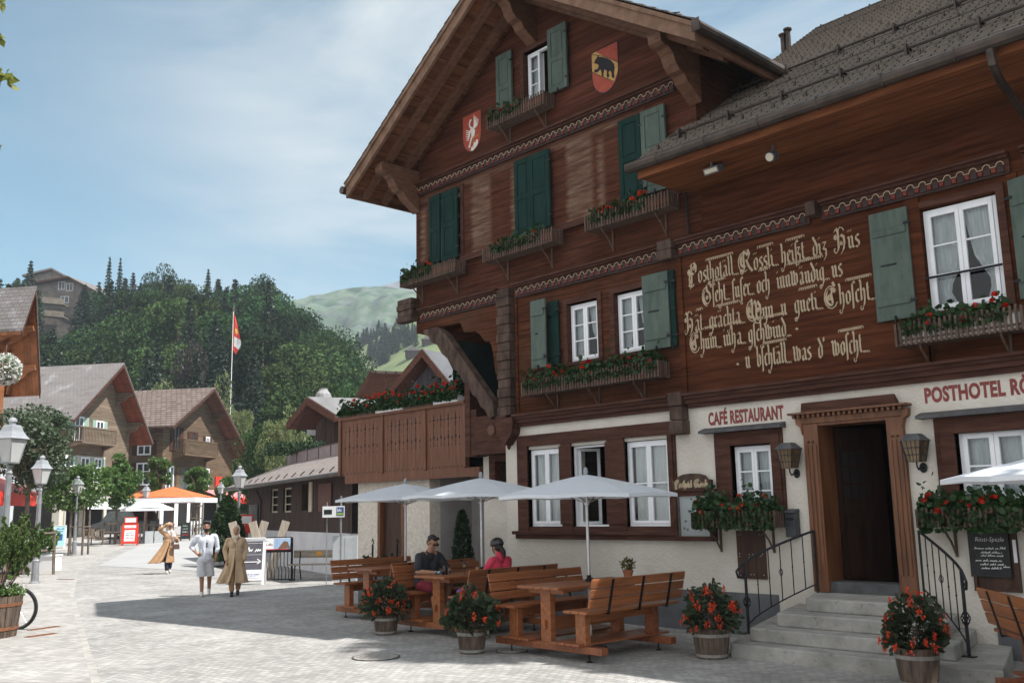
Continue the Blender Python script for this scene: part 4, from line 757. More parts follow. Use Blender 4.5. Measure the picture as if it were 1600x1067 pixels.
def stroke(pts, wd, mi, y):                                           # tapering painted stroke on the shield
    P_ = [q(*p) for p in pts]; vs = []; n = len(P_)
    for i, p in enumerate(P_):
        a, b = P_[min(i+1, n-1)], P_[max(i-1, 0)]; dx, dz = a[0]-b[0], a[1]-b[1]; l_ = math.hypot(dx, dz) or 1; h = (wd[i] if hasattr(wd, '__len__') else wd)/2
        vs += [(p[0]-dz/l_*h, y, p[1]+dx/l_*h), (p[0]+dz/l_*h, y, p[1]-dx/l_*h)]
    mb.add(vs, [(2*i, 2*i+2, 2*i+3, 2*i+1) for i in range(n-1)], mi)
stroke([(.42, .80), (.36, .74), (.40, .66), (.50, .60), (.58, .50), (.55, .40), (.48, .34)], [.03, .035, .035, .06, .13, .10, .04], 1, FY-.0112); stroke([(.36, .78), (.44, .84), (.50, .82)], [.03, .05, .02], 1, FY-.0114)
for k in range(6): stroke([(.50-.02*k, .58-.02*k), (.34-.01*k, .55-.045*k), (.18, .62-.055*k)], [.02, .026, .012], 1, FY-.0116-.0001*k)
for k in range(6): stroke([(.58, .56), (.64+.03*k, .72-.02*k), (.62+.055*k, .94-.035*k)], [.02, .026, .012], 1, FY-.0122-.0001*k)
stroke([(.48, .36), (.40, .22), (.34, .12)], [.05, .04, .06], 1, FY-.0128); stroke([(.56, .38), (.60, .16), (.58, .06)], .014, 3, FY-.013); stroke([(.56, .36), (.78, .34), (.88, .38)], .014, 3, FY-.0131)
mb.prism([q(.42, .02), q(.46, .10), q(.54, .12), q(.60, .20), q(.70, .20), q(.76, .26), q(.84, .22), q(.82, .12), q(.70, .06), q(.54, .0)], 'xz', FY-.0114, FY-.0101, 1); mb.wbuild("crane_shield", [SRED, mat("shield_white", (.62, .60, .56), (.72, .70, .66), scale=9), FDARK, GOLD], H)
mb = MB(); S = (-11.12, -10.50, 9.34, 10.20); mb.prism(shield(-11.14, -10.48, 9.32, 10.22), 'xz', FY-.006, FY-.001, 2); mb.prism(shield(*S), 'xz', FY-.010, FY-.0061, 0); q = pp(*S)
mb.prism([q(0, .98), q(.16, 1.0), q(1, .52), q(1, .36), q(.82, .14), q(0, .56)], 'xz', FY-.0112, FY-.0101, 1)
stroke([(0, .98), (.5, .80), (1, .54)], .012, 2, FY-.0116); stroke([(0, .57), (.4, .36), (.83, .15)], .012, 2, FY-.0116)
bear = [(.10, .76), (.12, .82), (.20, .86), (.26, .91), (.31, .86), (.42, .83), (.60, .76), (.78, .66), (.90, .54), (.92, .44), (.88, .34), (.90, .25), (.84, .22), (.78, .28), (.78, .38), (.72, .44), (.66, .40), (.70, .32), (.62, .28), (.58, .36), (.60, .46), (.50, .52), (.46, .44), (.46, .37), (.38, .38), (.38, .48), (.34, .56), (.20, .52), (.08, .56), (.10, .62), (.22, .60), (.28, .66), (.22, .72)]
mb.prism([q(u*.96, v*.98) for u, v in bear], 'xz', FY-.0132, FY-.0118, 2); stroke([(.10, .78), (.03, .76)], .012, 0, FY-.0134); mb.wbuild("bear_shield", [SRED, GOLD, mat("shield_black", (.012, .012, .018), (.02, .02, .028), scale=9)], H)

# ------------------------------------------------------------------ flower boxes
def geranium(length, seed, nl, nf, depth=.22, hgt=.2, hang=.12):
    r = np.random.RandomState(seed); n = nl
    u = r.rand(n); P = np.stack([(u-.5)*length, r.normal(0, depth*.38, n)-.02, np.abs(r.normal(0, hgt*.5, n))*(.6+.6*np.abs(np.sin(u*length*4+seed)))], 1)
    hg = r.rand(n) < .3; P[hg, 1] = -depth*.55-.03*r.rand(hg.sum()); P[hg, 2] = -hang*r.rand(hg.sum())
    V, F = leaves(P, .066, seed, .95, .1, rounded=True); return rawmesh("foliage", V, F, [LEAFG])
def blossoms(length, seed, nf, depth=.22, hgt=.2, m=None, big=.036):
    r = np.random.RandomState(seed+50); PP = []
    for k in range(nf):
        x = (r.rand()-.5)*length*.98; c = np.array([x, -depth*(.1+.6*r.rand()), hgt*(.15+1.0*r.rand()) - .08*(r.rand() < .25)])
        e = r.normal(size=(34, 3)); e /= np.linalg.norm(e, axis=1)[:, None]; PP.append(c + e*big*(.55+.5*r.rand())*np.array([1, 1, .75]))
    V, F = leaves(np.concatenate(PP), .026, seed, 1., .0, rounded=True); return rawmesh("blossom", V, F, [m or PETAL])
def flower_box(x0, x1, zb, h, lab, seed, nl=900, nf=12, depth=.24, full=1., y=FY, slats=True, hgt=.2, brackets=2, part=(0, 1), hang=.12, white=None):
    L_ = x1-x0; o = thing("flower_box", lab, "flower box", ((x0+x1)/2, y-.12, zb), 0, "slatted flower boxes under the hotel windows")
    mb = MB(); a, b, d = -L_/2, L_/2, depth
    mb.box(a, b, -d, .06, -.02, 0); mb.box(a, b, -d, -d+.02, h*.12, h*.22); mb.box(a, b, -d, -d+.02, h*.72, h*.82)
    n = int(L_/.065)
    for i in range(n+1): x = a+(b-a)*i/n; mb.box(x-.015, x+.015, -d-.018, -d-.001, -.03, h+.01*((i*7) % 3))
    for s in (a, b):
        for j in range(5): yy = -d+.02+j*.06; mb.box(s-.014, s+.004, yy, yy+.03, -.03, h)
    if brackets:
        for k in range(brackets):
            x = a+L_*(.18+.64*k/max(1, brackets-1)); mb.tube([(x, -d+.03, -.02), (x, -d+.08, -.09), (x, -.03, -.2), (x, .09, -.36)], .016, 5); mb.box(x-.015, x+.015, .09, .115, -.4, 0)
    mb.build("trough", SLAT, o); mb = MB()
    for i in range(2): p = a+.04+i*(L_/2-.02); mb.box(p, p+L_/2-.08, -d+.03, .03, .0, h*.82)
    mb.build("planter", white or TERRA, o)
    ln = L_*(part[1]-part[0])*.98; cx = a+L_*(part[0]+part[1])/2
    link("foliage", geranium(ln, seed, nl, nf, depth, hgt, hang), o, (cx, -.1, h*.82)); link("blossoms", blossoms(ln, seed, nf, depth, hgt), o, (cx, -.1, h*.82)); return o
flower_box(-13.66, -12.06, 9.46, .24, "flower box with a few red geraniums under the attic window", 1, 420, 6, part=(0, .62), hgt=.16)
flower_box(-16.62, -14.75, 6.74, .24, "flower box under the leftmost closed dark green shutters of the hotel", 2, 600, 6, part=(0, .6), hgt=.17)
flower_box(-13.86, -11.94, 6.74, .24, "flower box with almost no blooms under the middle closed green shutters", 3, 650, 3, part=(.12, .85), hgt=.14)
flower_box(-11.1, -9.25, 6.74, .24, "flower box with red geraniums under the green and grey shutters beside the wing roof", 4, 600, 10, part=(.05, .75), hgt=.17)
flower_box(-12.82, -9.62, 3.98, .24, "long flower box full of red geraniums under the two lace curtained windows", 5, 1700, 20, brackets=3, hgt=.22)
flower_box(-5.66, -4.10, 3.92, .27, "flower box with white planter under the window right of the painted verse", 6, 620, 7, part=(.05, .9), white=WHITE, hgt=.2)
flower_box(-2.95, -1.6, 3.92, .27, "flower box under the last upper window of the hotel wing", 16, 500, 7)
flower_box(-9.10, -7.66, 1.60, .2, "lush flower box of red geraniums under the CAFÉ RESTAURANT lettering", 7, 1500, 12, brackets=2, hgt=.26, hang=.22)
flower_box(-5.60, -3.9, 1.60, .2, "lush flower box of red geraniums above the black menu board", 8, 1900, 18, brackets=2, hgt=.24, hang=.24)
for i, (pa, pb, lab) in enumerate(((534, 590, "planter of red geraniums at the far left end of the balcony rail"), (590, 636, "planter of red geraniums second from the left on the balcony rail"), (636, 680, "planter of red geraniums over the middle panel of the balcony"), (680, 722, "pale planter of red geraniums nearest the carved brace on the balcony rail"))):
    a, b = fx(pa, 640, BY)[0], fx(pb, 640, BY)[0]
    o = thing("balcony_planter", lab, "planter", ((a+b)/2, BY, BZ1+.06), 0, "geranium planters on the balcony rail"); mb = MB(); mb.prism([(-.09, .0), (.09, 0), (.11, .15), (-.11, .15)], 'yz', -(b-a)/2+.04, (b-a)/2-.04); mb.build("planter_trough", WHITE if i in (1, 3) else SLAT, o)
    link("foliage", geranium(b-a, 30+i, 620, 12, .24, .26, .1), o, (0, 0, .15)); link("blossoms", blossoms(b-a, 30+i, 15, .24, .28), o, (0, 0, .15))

# ------------------------------------------------------------------ things on the ground floor wall
def lantern(x, z, lab):
    o = thing("wall_lantern", lab, "lantern", (x, FY, z), 0, "brown lanterns either side of the door")
    mb = MB(); f = lambda s, zz, y0: [(-s, y0-s, zz), (s, y0-s, zz), (s, y0+s, zz), (-s, y0+s, zz)]
    yc = -.26; vs = f(.11, 0, yc)+f(.17, .30, yc); mb.add(vs, [(0, 1, 5, 4), (1, 2, 6, 5), (2, 3, 7, 6), (3, 0, 4, 7)], 1); mb.add(f(.11, 0, yc), [(0, 1, 2, 3)])
    for s in ((-1, -1), (1, -1), (1, 1), (-1, 1)): mb.beam((s[0]*.112, yc+s[1]*.112, 0), (s[0]*.173, yc+s[1]*.173, .30), .022, .022)
    for t in (.33, .66):
        s = .113+.06*t; mb.tube([(p[0], p[1], .3*t) for p in f(s, 0, yc)], .006, 4, closed=True)
    for a in (-.5, 0, .5):
        mb.tube([(a*.11, yc-.114, .0), (a*.16, yc-.174, .3)], .005, 4); mb.tube([(-.114, yc+a*.11, 0), (-.174, yc+a*.16, .3)], .005, 4); mb.tube([(.114, yc+a*.11, 0), (.174, yc+a*.16, .3)], .005, 4)
    vs = f(.20, .30, yc)+f(.10, .40, yc); mb.add(vs, [(0, 1, 2, 3), (0, 1, 5, 4), (1, 2, 6, 5), (2, 3, 7, 6), (3, 0, 4, 7), (4, 5, 6, 7)], 2)
    mb.build("lantern_body", [IRON, mat("amber_glass", (.10, .062, .028), (.17, .11, .055), scale=9, rough=.2, spec=.6), SLATE], o)
    mb = MB(); mb.tube([(0, -.26, 0), (0, -.26, -.06), (0, -.2, -.11), (0, -.12, -.08), (0, 0, -.08)], .014, 6); mb.lathe([(.06, 0), (.075, .015), (.04, .03)], n=12, M=Matrix.Translation((0, 0, -.08)) @ Matrix.Rotation(R(90), 4, 'X')); mb.build("lantern_bracket", IRON, o); o.scale = (.74, .74, .90); return o
lantern(-7.47, 2.40, "brown wall lantern between the small café window and the door"); lantern(-5.62, 2.40, "brown wall lantern between the door and the POSTHOTEL lettering")
o = thing("menu_case", "wooden menu display case with carved name board beside the restaurant windows", "menu case", (-9.27, FY, 1.36))
mb = MB(); mb.box(-.37, -.31, -.13, 0, 0, .76); mb.box(.31, .37, -.13, 0, 0, .76); mb.box(-.31, .31, -.13, 0, 0, .07); mb.box(-.31, .31, -.13, 0, .69, .76); mb.box(-.31, .31, -.03, 0, .07, .69, 1); mb.box(-.40, .40, -.15, 0, .76, .79); mb.build("case", [BEAM, WHITE], o, bevel=.005)
mb = MB(); PAP = mat("menu_paper", (.66, .68, .72), (.74, .75, .78), scale=3, rough=.7); GRY = mat("printed_grey", (.25, .26, .29), (.36, .37, .40), scale=9)
for k, (a, b, c, d) in enumerate(((-.29, 0.02, .34, .66), (0.03, .29, .3, .66), (-.27, -.02, .09, .33), (-.0, .26, .12, .46))): mb.box(a, b, -.034-.002*k, -.0305-.002*k, c, d, 0)
for k in range(9): mb.box(.03, .22-.04*(k % 3), -.042, -.0405, .40-k*.028, .405-k*.028, 1)
for a, b in ((-.2, .3), (-.23, .19), (-.17, .17)): mb.lathe([(.025, 0), (.025, .002)], n=10, mi=1, M=Matrix.Translation((a, -.039, b)) @ Matrix.Rotation(R(90), 4, 'X'))
mb.build("menu_sheet", [PAP, GRY], o); g = MB(); g.sheet([(-.31, -.11, .07), (.31, -.11, .07), (.31, -.11, .69), (-.31, -.11, .69)]); g.build("glass_front", GLASS, o, fix=False)
mb = MB(); mb.prism([(-.37, .79), (.37, .79), (.38, .93), (.30, .94), (.25, 1.0), (.15, 1.03), (.0, 1.04), (-.15, 1.03), (-.25, 1.0), (-.30, .94), (-.38, .93)], 'xz', -.12, -.06); nb = mb.build("name_board", BEAMG, o, bevel=.006)
KN[0] = 0; mb = MB(); verse(mb, "Posthotel Rössli", -.31, .33, .82, .075); tx = mb.mesh("name_lettering", CREAM, fix=False)
for v in tx.vertices: v.co.y += -FY-.1185
for v in tx.vertices: v.co.z = .82+(v.co.z-.82)*.95
link("name_lettering", tx, nb)
o = thing("wooden_plaque", "plain wooden board with small metal studs on the wall beside the steps", "plaque", (-8.31, FY, .82)); mb = MB(); mb.box(-.245, .245, -.03, 0, 0, .70); mb.build("board", DARKW, o, bevel=.004)
mb = MB()
for a, b in ((-.2, .64), (-.16, .64), (.16, .64), (.2, .64), (-.2, .36), (-.2, .32), (-.03, .35), (.03, .35), (-.03, .31), (.03, .31), (.2, .36), (.17, .33), (-.2, .05), (-.02, .06), (.03, .06), (.2, .06)): mb.ball((a, -.031, b), .010, 6)
mb.build("studs", ALU, o)
o = thing("letter_box", "small dark grey letter box above the left stair railing", "letter box", (-7.56, FY, 1.43)); mb = MB(); mb.box(-.085, .085, -.13, 0, 0, .34); mb.prism([(-.15, .34), (.0, .34), (0, .40), (-.13, .38)], 'yz', -.09, .09); mb.build("body", mat("dark_grey_paint", (.035, .038, .045), (.05, .053, .06), scale=6, rough=.4), o, bevel=.01)
mb = MB(); mb.box(-.06, .06, -.134, -.13, .24, .27); mb.build("flap", STEEL, o)
def chalkboard():
    o = thing("menu_board", "black chalk menu board with wooden frame hanging below the right flower box", "chalkboard", (-4.86, FY, .80), 0)
    mb = MB(); mb.box(-.27, .21, -.05, -.02, .17, .80, 0); mb.box(-.24, .30, -.02, 0, .0, .70, 1); mb.box(-.24, -.2, -.06, -.0201, .0, .2, 1); mb.box(.25, .30, -.05, -.0201, .0, .72, 1); mb.box(-.2, .25, -.05, -.0201, .0, .04, 1); mb.build("board", [BLACK, DARKW], o)
    KN[0] = 0
    for text, a, b, z, h in (("Unser Hauspezl", -.2, .12, .70, .06), ("Rösti-Spezle", -.18, .16, .58, .07)): lettering(text, a, b, z-.0, z+h, "chalk_writing", CHALK, o, y=-.0505, bold=-.004, th=.001, shear=.25).matrix_parent_inverse.identity()
    for k, (a, b, z, h) in enumerate(((-.20, .08, .50, .03), (.10, .19, .505, .032), (-.13, .12, .452, .028), (-.13, .13, .415, .028), (-.20, .11, .355, .032), (-.15, .13, .31, .03), (-.14, .10, .265, .028), (.12, .2, .285, .032))): scribble(a, b, z, h, o, CHALK, -.0505, k, name="chalk_writing")
    mb = MB(); mb.box(.255, .295, -.054, -.0501, .35, .62); mb.build("paper", PAP, o)
    return o
chalkboard()
def spot(px, py, lab, kind):
    p = onZ(px, py, 6.95); o = thing("floodlight", lab, "floodlight", (p.x, p.y, 6.98)); mb = MB()
    if kind: mb.tube([(0, 0, 0), (0, 0, -.1)], .02, 6); mb.lathe([(.02, -.1), (.06, -.08), (.075, .0), (.075, .1), (.06, .11)], n=12, M=Matrix.Translation((0, 0, -.16)) @ Matrix.Rotation(R(115), 4, 'X') @ Matrix.Rotation(R(0), 4, 'Y')); mb.lathe([(.06, .0), (.06, .004)], n=12, mi=1, M=Matrix.Translation((0, 0, -.16)) @ Matrix.Rotation(R(115), 4, 'X') @ Matrix.Translation((0, 0, .111)))
    else: mb.box(-.13, .13, -.09, .09, -.16, -.06, 0, Matrix.Rotation(R(25), 4, 'X')); mb.box(-.11, .11, -.095, -.0901, -.14, -.08, 1, Matrix.Rotation(R(25), 4, 'X')); mb.box(-.02, .02, -.02, .02, -.08, 0)
    mb.build("housing", [mat("grey_housing", (.10, .105, .12), (.15, .155, .17), scale=6, rough=.4, metal=.4), mat("dull_lens", (.5, .45, .35), (.6, .55, .45), scale=6, rough=.2)], o, bevel=.006)
spot(1112, 257, "flat grey floodlight under the eave nearest the gable", 0); spot(1207, 230, "round grey spotlight under the middle of the wing eave", 1)

# ------------------------------------------------------------------ steps and railings
o = thing("stone_steps", "worn grey stone entrance steps leading up to the open door", "steps", (-6.4, FY, 0))
mb = MB()
for k, (xa, xb, yf, wa, wb) in enumerate(((-7.47, -4.15, 10.6, -8.2, -4.75), (-7.37, -4.75, 10.9, -7.95, -5.15), (-7.16, -5.0, 11.22, -7.6, -5.35), (-6.94, -5.4, 11.58, -7.3, -5.6))):
    mb.prism([(wa, FY), (xa, yf), (xb, yf), (wb, FY)], 'xy', .17*k-(.02 if k == 0 else 0), .17*(k+1))
so_ = mb.wbuild("step", STONE, o, bevel=.018)
def railing(pts, lab):
    """pts: foot of the newel post, foot of the wall post (x, y), with rail heights"""
    (xa, ya, za, ra_), (xb, yb, zb, rb) = pts; o = thing("stair_railing", lab, "railing", (xa, ya, za), 0, "wrought iron stair railings")
    mb = MB(); n = 6; top = lambda t: Vector((xa+(xb-xa)*t, ya+(yb-ya)*t, ra_+(rb-ra_)*(t**.8))); low = lambda t: Vector((xa+(xb-xa)*t, ya+(yb-ya)*t, za+.12+(zb+.25-za-.12)*(t**.75)))
    d = Vector((xa-xb, ya-yb, 0)).normalized()
    sc = [top(0)+d*.06+Vector((0, 0, -.05)), top(0)+d*.13+Vector((0, 0, -.12)), top(0)+d*.11+Vector((0, 0, -.20)), top(0)+d*.03+Vector((0, 0, -.21)), top(0)+d*.03+Vector((0, 0, -.15)), top(0)+d*.08+Vector((0, 0, -.15))]
    mb.tube([top(k/10) for k in range(11)][::-1]+sc, .017, 8); mb.tube([low(k/10) for k in range(11)], .010, 6); mb.wbuild("hand_rail", IRON, o)
    mb = MB()
    for t, r_ in ((0, .021), (1, .016)): mb.tube([(xa+(xb-xa)*t, ya+(yb-ya)*t, za+(zb-za)*t), top(t)], r_, 8)
    c = low(0)+Vector((0, 0, .30))
    for k in range(6): mb.tube([c+Vector((.05*math.sin(math.pi*j/8)*math.cos(k*1.047+j*.35), .05*math.sin(math.pi*j/8)*math.sin(k*1.047+j*.35), (j-4)*.022)) for j in range(9)], .007, 4)
    mb.box(xa-.07, xa+.07, ya-.05, ya+.05, za, za+.012); mb.wbuild("newel_post", IRON, o)
    for k in range(1, n):
        t = k/n; mb = MB(); mb.tube([low(t), top(t)], .008, 5); c = low(t).lerp(top(t), .5)
        if k == 3:
            for j in range(5): mb.tube([c+Vector((.028*math.sin(math.pi*i/6)*math.cos(j*1.257+i*.4), .028*math.sin(math.pi*i/6)*math.sin(j*1.257+i*.4), (i-3)*.018)) for i in range(7)], .004, 4)
        else: mb.ball(c, .014, 6)
        mb.wbuild("baluster", IRON, o)
    return o
railing(((-7.80, 11.52, .17, 1.12), (-7.22, FY-.1, .55, 1.52)), "wrought iron stair railing below the letter box")
railing(((-4.78, 11.32, .17, 1.12), (-5.72, FY-.1, .55, 1.52)), "wrought iron stair railing in front of the chalk menu board")
# ------------------------------------------------------------------ terrace: table sets, parasols, tubs
def table_set(cx, cy, lab):
    o = thing("picnic_table", lab, "table", (cx, cy, 0), 0, "wooden table sets on the hotel terrace")
    def part(name, m, f, **k):
        mb = MB(); f(mb); return mb.build(name, m, o, bevel=.008, **k)
    Y0, Y1 = -.93, .93; ly = (-.68, .68)
    def deck(m):
        for y in ly: m.box(-.98, .98, y-.12, y+.0, .10, .19)
        for k in range(4): m.box(-.74+k*.13, -.62+k*.13, -.90, .90, .192, .222)
        for k in range(4): m.box(.18+k*.13, .30+k*.13, -.90, .90, .192, .222)
    part("platform", BENW, deck)
    for sx in (-.62, .0, .62):
        for y in ly:
            h = .86 if sx == 0 else .59; w_ = .09 if sx == 0 else .085
            part("leg", BENW, lambda m: m.box(sx-w_, sx+w_, y-.11, y-.01, .19, h))
    def rails(m):
        m.box(-.03, .03, ly[0]-.01, ly[1]-.11, .33, .50); m.box(-.03, .03, ly[0]-.16, ly[0]-.11, .36, .47)
        for s in (-1, 1): m.box(s*.62-.03, s*.62+.03, ly[0]-.01, ly[1]-.11, .47, .58)
        for y in ly: m.box(-.32, .32, y-.10, y-.02, .80, .86)
    part("stretcher", BENW, rails)
    part("table_top", BENW, lambda m: [m.box(-.385+k*.155, -.385+k*.155+.150, Y0, Y1, .862, .90) for k in range(5)])
    for s in (-1, 1):
        part("seat", BENW, lambda m: [m.box(s*.66-.20+k*.137, s*.66-.20+k*.137+.130, Y0, Y1, .592, .628) for k in range(3)])
        M = Matrix.Translation((s*.885, 0, .64)) @ Matrix.Rotation(R(14)*s, 4, 'Y')
        part("backrest", BENW, lambda m: [m.box(-.014, .014, Y0+.0, Y1, .035+k*.125, .035+k*.125+.112, 0, M) for k in range(3)])
        for y in (-.55, .05, .62): st = MB(); st.box(.0145*s, .0235*s, y-.02, y+.02, -.06, .39, 0, M); st.box(s*.60, s*.90, y-.02, y+.02, .582, .5915); st.build("back_strap", STEEL, o)
    for sx in (-.72, .72):
        for y in ly: ft = MB(); ft.tube([(sx, y-.06, .10), (sx, y-.06, .01)], .010, 6); ft.lathe([(.045, 0), (.045, .008), (.012, .02)], (sx, y-.06, 0), 10); ft.build("adjustable_foot", STEEL, o)
    return o
SETS = [(-9.27, 9.88), (-12.15, 10.33), (-14.85, 10.85), (-2.85, 10.2)]
base = table_set(*SETS[0], "nearest wooden table and bench set with a small potted plant, left of the stone steps")
for (x, y), lab in zip(SETS[1:], ("middle wooden table set where the man and the woman in pink sit", "far wooden table set nearest the balcony building", "wooden table set at the right edge below the chalk menu board")): dup(base, lab, (x, y, 0), R(40) if x > -5 else 0.)
def parasol(x, y, zt, rad, lab, ph=R(22.5), n=8, drop=.29):
    o = thing("parasol", lab, "parasol", (x, y, 0), 0, "white octagonal parasols on the hotel terrace")
    mb = MB(); mb.tube([(0, 0, .0), (0, 0, zt-.02)], .022, 10); mb.build("pole", ALU, o)
    mb = MB(); mb.lathe([(.032, 0), (.032, .06), (.03, .08), (.012, .10)], (0, 0, zt), 10); mb.build("finial", mat("grey_plastic", (.22, .24, .27), (.28, .30, .33), scale=5, rough=.5) if "grey_plastic" not in MATS else MATS["grey_plastic"], o)
    mb = MB(); k = 6; vs = [(0, 0, zt)]
    for i in range(1, k+1):
        t = i/k
        for j in range(n*4):
            a = 2*math.pi*j/(n*4)+ph; fr = abs(((j % 4)/4)*2-1); rr = rad*t*(math.cos(math.pi/n)/math.cos(((j % 4)/4-.5)*2*math.pi/n)); sag = .018*t*(1-fr)*t
            vs.append((rr*math.cos(a), rr*math.sin(a), zt-drop*(t**1.12)+sag))
    N4 = n*4; fs = [(0, 1+j, 1+(j+1) % N4) for j in range(N4)] + [(1+i*N4+j, 1+(i+1)*N4+j, 1+(i+1)*N4+(j+1) % N4, 1+i*N4+(j+1) % N4) for i in range(k-1) for j in range(N4)]
    e = len(vs); vs += [(v[0]*1.0, v[1]*1.0, v[2]-.045) for v in vs[1+(k-1)*N4:1+k*N4]]; b0 = 1+(k-1)*N4
    fs += [(b0+j, e+j, e+(j+1) % N4, b0+(j+1) % N4) for j in range(N4)]
    mb.add(vs, fs); mb.build("canopy", CANV, o, fix=True)
    mb = MB()
    for j in range(n):
        a = 2*math.pi*j/n+ph; mb.tube([(.03*math.cos(a), .03*math.sin(a), zt-.03), (rad*.6*math.cos(a), rad*.6*math.sin(a), zt-drop*.56-.025), (rad*.985*math.cos(a), rad*.985*math.sin(a), zt-drop-.015)], .009, 5)
        mb.tube([(.03*math.cos(a), .03*math.sin(a), zt-drop-.10), (rad*.5*math.cos(a), rad*.5*math.sin(a), zt-drop*.46-.03)], .008, 5)
    mb.lathe([(.04, -.03), (.04, .03)], (0, 0, zt-drop-.10), 10); mb.build("ribs", ALU, o)
    mb = MB(); mb.lathe([(.05, 0), (.05, .03), (.03, .05), (.03, .09)], (0, 0, .90), 10); mb.tube([(.03, 0, .95), (.09, -.03, .95)], .012, 6); mb.lathe([(.22, 0), (.22, .05), (.04, .07)], (0, 0, .0), 14); mb.build("clamp", STEEL, o); return o
parasol(-9.27, 9.95, 2.36, 1.30, "white parasol over the nearest table set, in front of the restaurant windows"); parasol(-12.10, 10.45, 2.42, 1.33, "white parasol between the two others, in front of the recessed wall"); parasol(-14.93, 11.0, 2.42, 1.33, "white parasol farthest down the terrace, in front of the annex door"); parasol(-2.70, 9.62, 2.38, 1.36, "white parasol at the right edge in front of the hotel window")
def tub(x, y, r_, h, seed, lab, pr=.42, ph=.5, nl=1100, nf=26):
    o = thing("barrel_planter", lab, "planter", (x, y, 0), rng.random()*3, "half barrel tubs of red hanging flowers")
    mb = MB(); N_ = 20
    for j in range(N_):
        a0, a1 = 2*math.pi*j/N_+.008, 2*math.pi*(j+1)/N_-.008; pt = []
        for rr, z in ((r_*.80, .0), (r_*.93, h*.5), (r_, h)): pt.append([(rr*math.cos(a), rr*math.sin(a), z) for a in (a0, a1)] + [((rr-.02)*math.cos(a), (rr-.02)*math.sin(a), z) for a in (a1, a0)])
        vs = sum(pt, []); mb.add(vs, [(0, 3, 2, 1), (8, 9, 10, 11)] + [(4*i+q, 4*i+(q+1) % 4, 4*i+4+(q+1) % 4, 4*i+4+q) for i in range(2) for q in range(4)])
    mb.build("barrel", BARREL, o); mb = MB()
    for z, w_ in ((.06, .035), (.72, .04)):
        rr = r_*(.80+.20*z)+.006; mb.lathe([(rr, h*z), (rr+.004, h*z), (rr+.004+.2*w_*.2, h*z+w_), (rr, h*z+w_)], n=24)
    mb.box(r_-.01, r_+.03, -.03, .03, h*.72, h*.72+.06); mb.build("hoop", HOOP, o, smooth=False); mb = MB(); mb.lathe([(r_*.95, h*.9), (r_*.4, h*.95)], n=16); mb.build("soil", SOIL, o)
    r = np.random.RandomState(seed); n = nl; d = r.normal(size=(n, 3)); d[:, 2] = np.abs(d[:, 2])*.9-.25; d /= np.linalg.norm(d, axis=1)[:, None]
    rad = (.45+.55*r.rand(n)**.5)*(1+.16*np.sin(d[:, 0]*6+seed)*np.cos(d[:, 1]*5)); P = np.stack([d[:, 0]*rad*pr, d[:, 1]*rad*pr, h+.10+np.maximum(d[:, 2], -.4)*rad*ph], 1)
    V, F = leaves(P, .075, seed, .6, .25, d, rounded=True); link("foliage", rawmesh("foliage", V, F, [FUCH]), o)
    PP = []
    for k in range(nf):
        dd = r.normal(size=3); dd[2] = abs(dd[2])*.8-.15; dd /= np.linalg.norm(dd); c = np.array([dd[0]*pr*1.04, dd[1]*pr*1.04, h+.10+max(dd[2], -.35)*ph*1.04])
        for q in range(3): PP.append(c + np.stack([r.normal(0, .012, 9), r.normal(0, .012, 9), -.07*r.rand(9)], 1) + r.normal(0, .022, 3))
    V, F = leaves(np.concatenate(PP), .034, seed+3, .5, 1.4); link("blossoms", rawmesh("blossom", V, F, [BELL]), o)
    st = MB()
    for k in range(9): a = k*.7; st.tube([(.03*math.cos(a), .03*math.sin(a), h*.9), (pr*.5*math.cos(a), pr*.5*math.sin(a), h+ph*.5), (pr*.9*math.cos(a), pr*.9*math.sin(a), h+.10+ph*.25)], [.007, .005, .003], 4)
    st.build("stems", BARK, o); return o
tub(-12.94, 9.15, .20, .30, 1, "barrel of red flowers in front of the seated man", .36, .46); tub(-10.33, 8.72, .205, .33, 2, "barrel of red flowers between the middle and nearest table sets", .38, .42, nf=14); tub(-7.62, 10.42, .24, .37, 3, "barrel of red flowers left of the stone steps", .34, .44, 800, 30); tub(-4.84, 10.18, .225, .40, 4, "dark barrel of red flowers in front of the right side of the steps", .32, .44, 800, 40)
